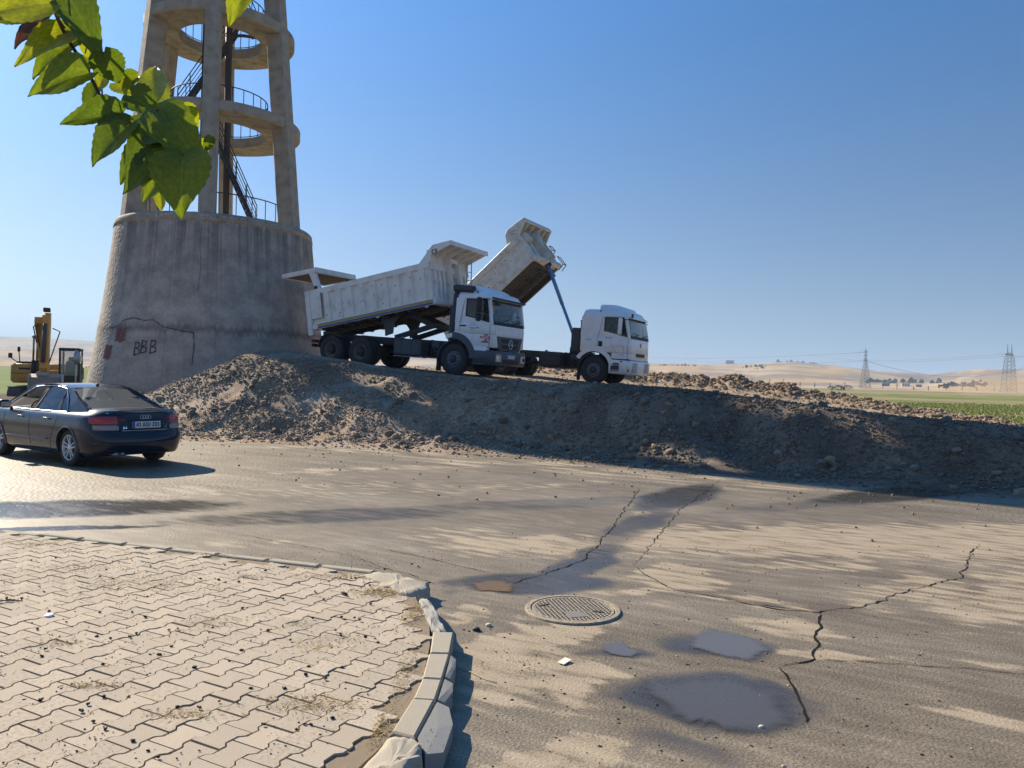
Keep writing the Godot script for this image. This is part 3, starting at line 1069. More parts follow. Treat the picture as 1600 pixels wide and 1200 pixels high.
func chunk(called: String, poly: Array, y0: float, y1: float, m: Material, parent) -> void:
	# a broken stone: rough outline, rounded and dented top
	var out := []
	for i in poly.size():
		var a: Vector2 = poly[i]
		var b: Vector2 = poly[(i + 1) % poly.size()]
		for k in 6:
			var p := a.lerp(b, k / 6.0)
			out.append(p + Vector2(nz(p.x, p.y, 9.0), nz(p.y, p.x, 9.0)) * 0.035)
	var c := Vector2.ZERO
	for p in out:
		c += p / out.size()
	var st := mb(true)
	var rows := []
	for lv in [[1.0, 0.0], [1.03, 0.55], [0.98, 0.88], [0.90, 0.98], [0.72, 1.02], [0.5, 1.0], [0.25, 1.03], [0.0, 1.0]]:
		var row := []
		for p in out:
			var q: Vector2 = c + (p - c) * lv[0]
			row.append(Vector3(q.x, lerpf(y0 - 0.06, y1, lv[1]) + ((nz(q.x, q.y, 6.0) * 0.022 + nz(q.x, q.y, 30.0) * 0.010) * lv[1]), -q.y))
		rows.append(row)
	for i in rows.size() - 1:
		for k in out.size():
			var k2 := (k + 1) % out.size()
			var mid: Vector3 = (rows[i][k] + rows[i + 1][k2]) * 0.5
			quad(st, rows[i][k], rows[i][k2], rows[i + 1][k2], rows[i + 1][k], Vector3(mid.x - c.x, 0.02 + (0.4 if i > 2 else 0.0), mid.z + c.y))
	obj(called, st, m, parent)


# ---------------------------------------------------------------- the dirt embankment
const TOE := [[-30.0, 12.0], [-22.0, 12.5], [-16.75, 13.0], [-14.63, 14.15], [-11.79, 14.72], [-8.61, 15.3], [-5.47, 15.26], [-2.31, 15.25], [1.24, 15.6], [6.0, 15.8], [20.0, 16.0]]
const CREST := [[-26.0, 2.45], [-20.4, 2.5], [-19.2, 2.55], [-17.0, 2.33], [-16.0, 2.2], [-14.8, 1.97], [-13.6, 1.87], [-11.6, 1.72], [-8.9, 1.64], [-7.0, 1.65], [-4.9, 1.56], [-2.6, 1.33], [-0.8, 1.17], [1.3, 1.05], [5.0, 0.8], [9.0, 0.45], [15.0, 0.1]]
const DECK := [[-26.0, 2.42], [-19.6, 2.12], [-14.3, 1.82], [-11.5, 1.60], [-8.0, 1.34], [-3.7, 1.02], [-0.85, 0.76], [1.15, 0.64], [2.8, 0.45], [5.0, 0.25], [9.0, 0.0], [15.0, -0.1]]
const REAR := [[-30.0, 36.0], [-14.0, 34.0], [-11.3, 34.6], [-8.0, 34.2], [-3.7, 33.1], [-0.85, 31.3], [1.15, 29.0], [2.8, 27.0], [6.0, 23.0], [15.0, 19.0]]
const HEAP := [[-24.0, 0.3], [-14.0, 0.6], [-12.0, 0.4], [-8.0, 0.62], [-5.5, 0.55], [-3.7, 0.42], [-0.85, 0.28], [1.15, 0.22], [2.8, 0.0]]


func bank_height(s: float, t: float, rough := true) -> float:
	var toe := lin(TOE, s)
	var crest := lin(CREST, s)
	var deck := lin(DECK, s)
	var run := t - toe
	var slope := lerpf(0.62, 0.95, smoothstep(-12.0, -3.0, s))
	if rough:
		run += 0.35 * nz(s, t, 0.3) + 0.06 * nz(s * 1.3, t, 1.1)
	var front := run * slope
	if front < 0.35:
		front = 0.35 * exp((front - 0.35) / 0.5) - 0.02    # a fan of fine material at the foot
	var left := (s + 22.3 + 0.12 * (t - 15.0)) * 0.62 + (0.3 * nz(t, 5.0, 0.5) if rough else 0.0)
	var back := (lin(REAR, s) + 2.0 - t) * 0.75
	var top := lerpf(crest, deck, smoothstep(toe + crest / slope + 0.6, toe + crest / slope + 3.5, t))
	var h := smin(smin(front, top, 0.35), smin(left, back, 0.3), 0.25)
	# the row of clods tipped along the far edge
	var off := t - (lin(REAR, s) - 0.9)
	var ridge := lin(HEAP, s) * (1.0 + 0.7 * nz(s, 1.0, 0.5)) * exp(-off * off / 0.9)
	h += ridge * smoothstep(0.0, 0.3, h)
	if rough and h > -0.1:
		var loose := 1.0 - smoothstep(toe + crest / slope + 0.2, toe + crest / slope + 1.2, t)
		loose = maxf(loose * smoothstep(-0.05, 0.25, h), exp(-off * off / 1.4) * 1.5)
		h += (0.06 * nz(s, t, 0.9) + 0.030 * nz(s, t, 2.6) + 0.018 * nz(s, t, 6.0)) * loose
		h += (0.025 * nz(s * 0.3, t, 1.2) + 0.012 * nz(s, t, 5.0)) * (1.0 - minf(loose, 1.0)) * smoothstep(0.2, 0.8, h)
	return h


func bank_point(s: float, t: float, up := 0.0) -> Vector3:
	var p := U * s + N * t
	p.y = bank_height(s, t) + up
	return p


func rock_mesh(sd: int, rough: float, flatness: float, detail := 2) -> ArrayMesh:
	# an octahedron, subdivided and pushed in and out
	var tris := []
	for a in [Vector3.RIGHT, Vector3.LEFT]:
		for b in [Vector3.UP, Vector3.DOWN]:
			for c in [Vector3.BACK, Vector3.FORWARD]:
				tris.append([a, b, c])
	for i in detail:
		var nx := []
		for f in tris:
			var ab: Vector3 = (f[0] + f[1]).normalized()
			var bc: Vector3 = (f[1] + f[2]).normalized()
			var ca: Vector3 = (f[2] + f[0]).normalized()
			nx.append_array([[f[0], ab, ca], [ab, f[1], bc], [ca, bc, f[2]], [ab, bc, ca]])
		tris = nx
	var st := mb(rough < 0.3)
	var n := FastNoiseLite.new()
	n.seed = sd
	n.frequency = 0.9
	n.fractal_octaves = 2
	for f in tris:
		var q := []
		for v in f:
			q.append(v * Vector3(1.0, flatness, 0.8) * (1.0 + rough * 1.6 * n.get_noise_3dv(v)))
		tri(st, q[0], q[1], q[2], q[0] + q[1] + q[2])
	st.generate_normals()
	return st.commit()


func build_embankment() -> void:
	var s0 := -25.0
	var s1 := 13.0
	var t0 := 11.5
	var ns := int((s1 - s0) / 0.11) + 1
	var ts := []
	var t := t0
	while t < 39.0:
		ts.append(t)
		t += 0.075 if t < 18.5 else (0.16 if t < 30.0 else 0.22)
	var pts := PackedVector3Array()
	var cols := PackedColorArray()
	for i in ns:
		var s := s0 + i * 0.11
		for tt in ts:
			var h := bank_height(s, tt)
			var p: Vector3 = U * s + N * tt
			p.y = h - 0.03 if h > 0.0 else -0.12
			pts.append(p)
			var k := 0.85 + 0.5 * nz(s, tt, 0.6) + 0.25 * nz(s, tt, 3.0)
			var c := Color(1, 1, 1)
			c = c.lerp(Color(1.12, 0.93, 0.78), clampf(0.5 + 1.5 * nz(s + 50.0, tt, 0.22), 0, 1))
			c = c.lerp(Color(0.40, 0.38, 0.38), smoothstep(-12.0, -5.0, s + 1.5 * nz(s, tt, 0.3)) * (1.0 - smoothstep(17.2, 17.9, tt)) * 0.75)  # right-hand slope darkened: shade of the tower painted into the soil colour
			c = c.lerp(Color(0.5, 0.48, 0.48), smoothstep(1.0, 1.7, h + 0.4 * nz(s, tt, 0.4)) * (1.0 - smoothstep(17.6, 18.4, tt)) * 0.6)  # greyer gravel near the top, with tower shade painted into its tone
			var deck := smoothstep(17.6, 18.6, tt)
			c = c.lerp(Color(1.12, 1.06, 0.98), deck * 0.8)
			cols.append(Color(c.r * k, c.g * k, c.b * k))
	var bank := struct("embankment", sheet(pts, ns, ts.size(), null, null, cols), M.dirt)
	# stones: the large ones one by one, the countless small ones as a mass
	var kinds := []
	for k in 5:
		kinds.append(rock_mesh(60 + k, 0.22 + 0.05 * (k % 3), [0.7, 0.62, 0.8, 0.55, 0.75][k]))
	var small := rock_mesh(70, 0.4, 0.75, 1)
	var tones := []
	for k in 4:
		var m: StandardMaterial3D = M.rock.duplicate()
		m.albedo_color = [Color(0.92, 0.9, 0.88), Color(0.78, 0.77, 0.78), Color(1, 0.94, 0.86), Color(0.68, 0.64, 0.62)][k]
		m.vertex_color_use_as_albedo = false
		tones.append(m)
	var big := 0
	var tries := 0
	while big < 290 and tries < 6000:
		tries += 1
		var s := rng.randf_range(-21.5, 4.5)
		var toe := lin(TOE, s)
		var q := rng.randf()
		var tt := toe + (0.15 + 2.9 * pow(q, 1.5)) if rng.randf() < 0.8 else toe + rng.randf_range(-0.55, 0.3)
		var clump := nz(s, tt, 0.45)
		if clump < -0.05 and rng.randf() < 0.7:
			continue
		var h := bank_height(s, tt)
		if h < 0.01 and tt > toe + 0.5:
			continue
		var r := rng.randf_range(0.05, 0.085) * (1.0 + 0.9 * pow(rng.randf(), 4.0))
		var p := U * s + N * tt
		p.y = maxf(h - 0.03, 0.0) + r * 0.2
		var b := Basis.from_euler(Vector3(rng.randf() * 0.6, rng.randf() * TAU, rng.randf() * 0.6)).scaled(Vector3.ONE * r)
		mi("rock", kinds[rng.randi() % 5], tones[rng.randi() % 4], bank, Transform3D(b, p))
		big += 1
	var xfs := []
	var cols2 := []
	for i in 64000:
		var s := rng.randf_range(-22.5, 8.0)
		var toe := lin(TOE, s)
		var tt: float
		var sel := rng.randf()
		if sel < 0.8:
			tt = toe + rng.randf_range(-0.2, 3.6)
		elif sel < 0.9:
			tt = toe + rng.randf_range(-1.2, 0.0) * rng.randf()
		else:
			tt = rng.randf_range(toe + 3.0, lin(REAR, s))
		if nz(s, tt, 0.7) < rng.randf_range(-0.5, 0.1):
			continue
		var h := bank_height(s, tt)
		if h < -0.05 and tt > toe:
			continue
		var r := 0.012 + 0.034 * pow(rng.randf(), 2.4)
		var p := U * s + N * tt
		p.y = maxf(h - 0.03, 0.0) + r * 0.3
		xfs.append(Transform3D(Basis.from_euler(Vector3(rng.randf() * TAU, rng.randf() * TAU, 0)).scaled(Vector3(r, r * rng.randf_range(0.6, 1.0), r)), p))
		var v := rng.randf_range(0.72, 1.2) * lerpf(1.0, 0.55, smoothstep(-12.0, -5.0, s)) * lerpf(1.0, 0.72, smoothstep(1.0, 1.7, h))  # stones carry the same painted shade as the soil under them
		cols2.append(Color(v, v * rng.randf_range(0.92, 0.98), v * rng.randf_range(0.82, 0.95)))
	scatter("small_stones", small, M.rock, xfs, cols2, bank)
	# clods on the far ridge
	xfs = []
	cols2 = []
	for i in 9000:
		var s := rng.randf_range(-20.0, 2.6)
		var tt := lin(REAR, s) - 0.9 + rng.randfn(0.0, 0.62)
		var r := 0.015 + 0.085 * pow(rng.randf(), 4.0)
		var p := bank_point(s, tt, r * 0.15)
		if p.y < 0.05:
			continue
		xfs.append(Transform3D(Basis.from_euler(Vector3(rng.randf() * TAU, rng.randf() * TAU, 0)).scaled(Vector3(r, r * 0.8, r)), p))
		var v := rng.randf_range(0.7, 1.1)
		cols2.append(Color(v * 0.85, v * 0.76, v * 0.66))
	scatter("clods", rock_mesh(75, 0.45, 0.8, 2), M.rock, xfs, cols2, bank)
	# loose stones thrown out onto the road
	xfs = []
	cols2 = []
	for i in 420:
		var s := rng.randf_range(-17.0, 3.0)
		var tt := lin(TOE, s) - 0.4 - 6.0 * pow(rng.randf(), 3.0)
		var r := rng.randf_range(0.008, 0.024)
		var p := U * s + N * tt
		p.y = r * 0.5
		xfs.append(Transform3D(Basis.from_euler(Vector3(rng.randf() * TAU, rng.randf() * TAU, 0)).scaled(Vector3.ONE * r), p))
		var v := rng.randf_range(0.4, 0.9)
		cols2.append(Color(v, v * 0.95, v * 0.88))
	tag(scatter("loose_gravel", small, M.rock, xfs, cols2), "loose gravel scattered over the road below the embankment", "gravel")


# ---------------------------------------------------------------- far things
func on_ground(x: float, z: float, up := 0.0) -> Vector3:
	return Vector3(x, ground_height(x, z) + up, z)


func build_far() -> void:
	# weeds of the right-hand field, near enough to show as tufts
	var st := mb()
	for k in 7:
		var a := TAU * k / 7.0
		var d := Vector3(cos(a), 0, sin(a))
		var s := Vector3(-d.z, 0, d.x) * 0.035
		tri(st, d * 0.02 - s, d * 0.02 + s, d * (0.14 + 0.05 * (k % 3)) + Vector3(0, 0.16 + 0.05 * (k % 2), 0), Vector3(0, 1, 0))
	st.generate_normals()
	var tuft := st.commit()
	var xfs := []
	var cols := []
	for i in 16000:
		var dd := 20.0 + 75.0 * pow(rng.randf(), 1.6)
		var q := rng.randf_range(0.28, 0.80)
		var x := q * dd
		var z := -dd
		var s := x * U.x + z * U.z
		var t := x * N.x + z * N.z
		if s < 12.0 and t < lin(REAR, s) + 2.2:
			continue
		var n2 := nz(x * 0.35, z, 0.012) + 0.10 * nz(x, z, 0.2)
		if n2 > 0.16 and rng.randf() < 0.8:
			continue
		var b := Basis(Vector3.UP, rng.randf() * TAU).scaled(Vector3.ONE * rng.randf_range(0.5, 1.25))
		xfs.append(Transform3D(b, on_ground(x, z, -0.02)))
		var v := rng.randf_range(0.7, 1.15)
		cols.append(Color(0.19 * v, 0.235 * v, 0.045 * v) if rng.randf() < 0.8 else Color(0.33 * v, 0.27 * v, 0.13 * v))
	tag(scatter("weeds", tuft, M.foliage, xfs, cols), "low green weeds covering the field behind the embankment on the right", "weeds")
	# young trees in a row along the far side of the field
	var proto := []
	for px in [0.225, 0.247, 0.268, 0.289, 0.312, 0.335, 0.353, 0.375, 0.394, 0.414, 0.433, 0.455, 0.483, 0.501, 0.523, 0.542, 0.566, 0.586, 0.605, 0.628, 0.645, 0.668]:
		var d := 575.0 + rng.randf_range(-12, 12)
		var tall := rng.randf_range(3.2, 6.4)
		var t := thing("young_tree", "young dark tree in the sparse row along the far edge of the green field", "tree", Transform3D(Basis(), on_ground(px * d, -d)), "young trees along the far edge of the field")
		var s1 := mb()
		tube(s1, [Vector3.ZERO, Vector3(0, tall * 0.5, 0)], 0.12, 5)
		obj("trunk", s1, flat(0.10, 0.075, 0.05), t)
		s1 = mb()
		var wide := rng.randf_range(0.45, 0.85)
		for k in 26:
			var y := rng.randf_range(0.22, 1.0)
			var rr := wide * sin(PI * clampf(y, 0.1, 0.97)) * rng.randf_range(0.3, 1.0)
			var a := rng.randf() * TAU
			var c := Vector3(cos(a) * rr, y * tall, sin(a) * rr)
			for f in 3:
				var dv := Vector3(rng.randf_range(-1, 1), rng.randf_range(-0.6, 1.0), rng.randf_range(-1, 1)).normalized() * 0.45
				tri(s1, c, c + dv, c + dv.cross(Vector3(0.3, 0.8, 0.5)).normalized() * 0.4 + dv * 0.5, dv)
		obj("crown", s1, flat(0.055, 0.065, 0.03, 0.9), t)
	# bushes at the field's edge
	for b in [[0.437, 520.0, 2.6, "wide olive bush at the far edge of the field, by the left pylon's right side"], [0.425, 330.0, 2.0, "low dark bush standing alone in the middle of the field"], [0.415, 545.0, 1.6, "small bush close to the foot of the left pylon"]]:
		var t := thing("bush", b[3], "bush", Transform3D(Basis(), on_ground(b[0] * b[1], -b[1])))
		obj("foliage", leaf_heap(b[2] * 1.6, b[2], 90, 0.6), M.foliage, t)
	# distant clumps of trees on the hills
	xfs = []
	cols = []
	st = leaf_heap(3.2, 5.0, 60, 1.6)
	st.generate_normals()
	var clump := st.commit()
	for g in [[0.345, 0.395, 2150.0, 2350.0, 60, 1.2], [0.46, 0.56, 980.0, 1180.0, 130, 0.8], [0.555, 0.62, 760.0, 900.0, 60, 0.6], [0.19, 0.33, 2200.0, 2320.0, 34, 0.8], [0.19, 0.24, 1500.0, 1580.0, 34, 0.7], [0.30, 0.33, 1350.0, 1420.0, 26, 0.6], [-0.66, -0.52, 600.0, 640.0, 30, 0.35]]:
		for i in g[4]:
			var d := rng.randf_range(g[2], g[3])
			var q := rng.randf_range(g[0], g[1])
			var sc: float = g[5] * rng.randf_range(0.5, 1.3)
			xfs.append(Transform3D(Basis(Vector3.UP, rng.randf() * TAU).scaled(Vector3(sc, sc * rng.randf_range(0.7, 1.3), sc)), on_ground(q * d, -d, -0.3)))
			var v := rng.randf_range(0.7, 1.1)
			cols.append(Color(0.9 * v, v, 0.9 * v))
	tag(scatter("distant_trees", clump, M.foliage, xfs, cols), "dark clumps of trees far off on the tan hills", "trees")
	# houses on the slope
	for hs in [[0.4865, 905.0, 8.0, 4.2, "flat-roofed dark building on the hillside to the right of the left pylon", true], [0.5125, 930.0, 9.0, 4.0, "pale low house right of the dark flat-roofed building", false], [0.5295, 900.0, 6.0, 3.2, "small grey shed at the right end of the hillside houses", true], [0.4925, 1000.0, 7.0, 3.4, "small pale house just above the dark flat-roofed building", false], [0.283, 2240.0, 22.0, 15.0, "tall narrow tower-like building on the distant ridge", true]]:
		var t := thing("house", hs[4], "house", Transform3D(Basis(Vector3.UP, -0.4), on_ground(hs[0] * hs[1], -hs[1], -0.4)))
		var w: float = hs[2]
		var hh: float = hs[3]
		var s2 := mb()
		box(s2, Vector3(0, hh * 0.5, 0), Vector3(w, hh, w * 0.7), 0.05)
		obj("wall", s2, flat(0.16, 0.16, 0.17) if hs[5] else flat(0.55, 0.50, 0.45), t)
		s2 = mb()
		box(s2, Vector3(0, hh + 0.2, 0), Vector3(w + 0.6, 0.4, w * 0.7 + 0.6), 0.05)
		obj("roof", s2, flat(0.22, 0.20, 0.19), t)
		for k in 3:
			s2 = mb()
			box(s2, Vector3((k - 1) * w * 0.3, hh * 0.55, w * 0.35 + 0.02), Vector3(w * 0.14, hh * 0.3, 0.08), 0.02)
			obj("window", s2, M.black, t)
	pylon(Vector3(294.0, 0, -640.0), 33.5, 3.3, 0.7, "lattice power pylon tapering to a single peak, the left of the two pylons", false)
	pylon(Vector3(362.0, 0, -560.0), 35.0, 3.9, 2.2, "lattice power pylon with a twin-peaked top at the right edge of view", true)
	# wires
	var far_top := on_ground(700.0, -1900.0, 30.0)
	var lines := [[on_ground(362, -560, 26.5), far_top, 14.0, "lowest overhead wire running from the twin-peaked pylon to the far ridge"], [on_ground(364, -562, 28.5), far_top + Vector3(4, 2, 0), 14.0, "upper overhead wire running from the twin-peaked pylon to the far ridge"], [on_ground(362, -560, 26.5), on_ground(640, -420, 27.0), 8.0, "overhead wire leaving the twin-peaked pylon to the right"],
		[on_ground(294, -640, 23.0), on_ground(330, -1750, 30.0), 12.0, "lower overhead wire from the single-peaked pylon to the hills on its left"], [on_ground(294, -640, 30.0), on_ground(120, -1500, 40.0), 10.0, "upper overhead wire from the single-peaked pylon to the hills on its left"], [on_ground(294, -640, 23.0), on_ground(560, -820, 22.0), 14.0, "sagging overhead wire to the right of the single-peaked pylon"]]
	for l in lines:
		var pts := []
		for k in 25:
			var q := k / 24.0
			pts.append(l[0].lerp(l[1], q) - Vector3(0, l[2] * 4.0 * q * (1.0 - q), 0))
		var s3 := mb(true)
		tube(s3, pts, 0.13, 4)
		tag(obj("overhead_wire", s3, M.pylon), l[3], "wire", "overhead wires")
	# dust drifting over the field at the right
	var fog := FogVolume.new()
	fog.name = "dust_haze"
	fog.shape = RenderingServer.FOG_VOLUME_SHAPE_ELLIPSOID
	fog.size = Vector3(70, 13, 60)
	fog.position = Vector3(176, 2.0, -240)
	var fm := FogMaterial.new()
	fm.albedo = Color(0.93, 0.84, 0.72)
	fm.density = 0.012
	fog.material = fm
	add_child(fog)
	tag(fog, "pale cloud of dust drifting over the field at the right edge", "dust")
	stuff(fog)


func leaf_heap(w: float, h: float, n: int, size: float) -> SurfaceTool:
	var st := mb()
	for k in n:
		var u := rng.randf() * TAU
		var y := pow(rng.randf(), 0.8)
		var r := w * sqrt(maxf(0.0, 1.0 - y * y)) * rng.randf_range(0.55, 1.0)
		var c := Vector3(cos(u) * r, y * h, sin(u) * r)
		var v := rng.randf_range(0.6, 1.2)
		st.set_color(Color(0.045 * v, 0.06 * v, 0.03 * v))
		for f in 2:
			var dv := Vector3(rng.randf_range(-1, 1), rng.randf_range(-1, 1), rng.randf_range(-1, 1)).normalized()
			var e := dv.cross(Vector3(rng.randf_range(-1, 1), rng.randf_range(-1, 1), rng.randf_range(-1, 1))).normalized()
			tri(st, c - dv * size * 0.5, c + dv * size * 0.5, c + e * size * 0.8, c + Vector3(0, 0.3, 0))
	return st


func pylon(at: Vector3, tall: float, base: float, top: float, label: String, twin: bool) -> void:
	var t := thing("power_pylon", label, "pylon", Transform3D(Basis(Vector3.UP, 0.5), on_ground(at.x, at.z)), "power pylons")
	var w := 0.24
	var half := func(y: float): return lerpf(base, top, minf(1.0, y / (tall * 0.72)))
	for c in [[-1, -1], [1, -1], [1, 1], [-1, 1]]:
		var st := mb()
		bar(st, Vector3(c[0] * base, 0, c[1] * base), Vector3(c[0] * top, tall * 0.72, c[1] * top), w, w)
		if not twin:
			bar(st, Vector3(c[0] * top, tall * 0.72, c[1] * top), Vector3(0, tall, 0), w * 0.8, w * 0.8)
		obj("leg", st, M.pylon, t)
	var st2 := mb()
	for i in 9:
		var y0 := tall * 0.08 * i
		var y1 := tall * 0.08 * (i + 1)
		var a: float = half.call(y0)
		var b: float = half.call(y1)
		for f in 4:
			var r := Basis(Vector3.UP, f * PI / 2)
			bar(st2, r * Vector3(-a, y0, a), r * Vector3(b, y1, b), w * 0.55, w * 0.55)
			bar(st2, r * Vector3(a, y0, a), r * Vector3(-b, y1, b), w * 0.55, w * 0.55)
			bar(st2, r * Vector3(-b, y1, b), r * Vector3(b, y1, b), w * 0.5, w * 0.5)
	obj("bracing", st2, M.pylon, t)
	for k in (1 if twin else 3):
		var st3 := mb()
		var y := tall * (0.78 if twin else 0.72 + 0.09 * k)
		var l := 5.2 if twin else 2.6
		bar(st3, Vector3(-l, y, 0), Vector3(l, y, 0), w, w * (3.0 if twin else 1.5))
		bar(st3, Vector3(-l, y, 0), Vector3(0, y + 1.6, 0), w * 0.6, w * 0.6)
		bar(st3, Vector3(l, y, 0), Vector3(0, y + 1.6, 0), w * 0.6, w * 0.6)
		obj("cross_arm", st3, M.pylon, t)
	if twin:
		for s in [-1, 1]:
			var st4 := mb()
			for e in [-1, 1]:
				bar(st4, Vector3(s * (top + 0.6) + e * 0.8, tall * 0.72, 0), Vector3(s * (top + 0.4), tall, 0), w, w)
				bar(st4, Vector3(s * top, tall * 0.72, e * top), Vector3(s * (top + 0.4), tall * 0.86, 0), w * 0.6, w * 0.6)
			obj("peak", st4, M.pylon, t)


# ---------------------------------------------------------------- the water tower
const T_FOOT := -0.3
const T_BASE := 7.67


func tower_r(y: float) -> float:
	# outside radius of the conical base
	var q := clampf((y - T_FOOT) / (T_BASE - T_FOOT), 0.0, 1.0)
	return lerpf(4.70, 3.86, q) + 0.34 * pow(1.0 - q, 2.5)


func leg_r(y: float) -> float:
	return lerpf(3.42, 2.62, (y - T_BASE) / 8.4)


# phi 0 looks at the viewer, positive to the viewer's right
func tower_dir(phi: float) -> Vector3:
	var c := Vector3(-TOWER.x, 0, -TOWER.z).normalized()
	var r := Vector3(c.z, 0, -c.x)
	return c * cos(phi) + r * sin(phi)


func base_skin() -> StandardMaterial3D:
	# stains on the render: streaks from the rim, the line where two pours meet, patches, hairline cracks
	var w := 1536
	var h := 512
	var a := noise(81, 0.02, 5).get_image(w, h)
	a.convert(Image.FORMAT_L8)
	var b := noise(82, 0.09, 4).get_image(w, h)
	b.convert(Image.FORMAT_L8)
	var st := noise(83, 0.03, 4)
	var da := a.get_data()
	var db := b.get_data()
	var col := PackedByteArray()
	col.resize(w * h * 3)
	var streak := PackedFloat32Array()
	var line := PackedFloat32Array()
	var grimy := PackedFloat32Array()
	for i in w:
		streak.append(st.get_noise_2d(i * 1.1, 0.0) + 0.6 * st.get_noise_2d(i * 4.0, 50.0))
		line.append(0.535 + 0.012 * st.get_noise_2d(i * 0.6, 90.0) + 0.02 * st.get_noise_2d(i * 3.5, 120.0))
		grimy.append(st.get_noise_2d(i * 2.0, 200.0))
	for j in h:
		var v := float(j) / h       # 0 at the top
		for i in w:
			var k := j * w + i
			var na := (da[k] - 128) / 128.0
			var nb := (db[k] - 128) / 128.0
			var t := 0.40 + 0.11 * na + 0.05 * nb
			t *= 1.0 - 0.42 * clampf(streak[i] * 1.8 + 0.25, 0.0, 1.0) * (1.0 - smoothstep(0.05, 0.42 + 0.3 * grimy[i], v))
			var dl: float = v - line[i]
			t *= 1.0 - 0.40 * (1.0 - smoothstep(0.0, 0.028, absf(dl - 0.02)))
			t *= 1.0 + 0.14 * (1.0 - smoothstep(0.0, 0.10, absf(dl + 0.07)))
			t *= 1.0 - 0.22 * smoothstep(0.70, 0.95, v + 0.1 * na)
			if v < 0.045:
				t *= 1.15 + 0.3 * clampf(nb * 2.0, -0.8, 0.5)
			# faint vertical board joints
			if i % 96 < 2 and nb > -0.2:
				t *= 0.80
			var r := t
			var g := t * 0.865
			var bl := t * 0.735
			var c := Color(r, g, bl).linear_to_srgb()
			col[k * 3] = c.r8
			col[k * 3 + 1] = c.g8
			col[k * 3 + 2] = c.b8
	var m := StandardMaterial3D.new()
	m.albedo_texture = ImageTexture.create_from_image(Image.create_from_data(w, h, false, Image.FORMAT_RGB8, col))
	m.roughness = 0.95
	m.metallic_specular = 0.3
	m.heightmap_enabled = true
	m.heightmap_texture = ImageTexture.create_from_image(b)
	m.heightmap_scale = 2.5
	return m


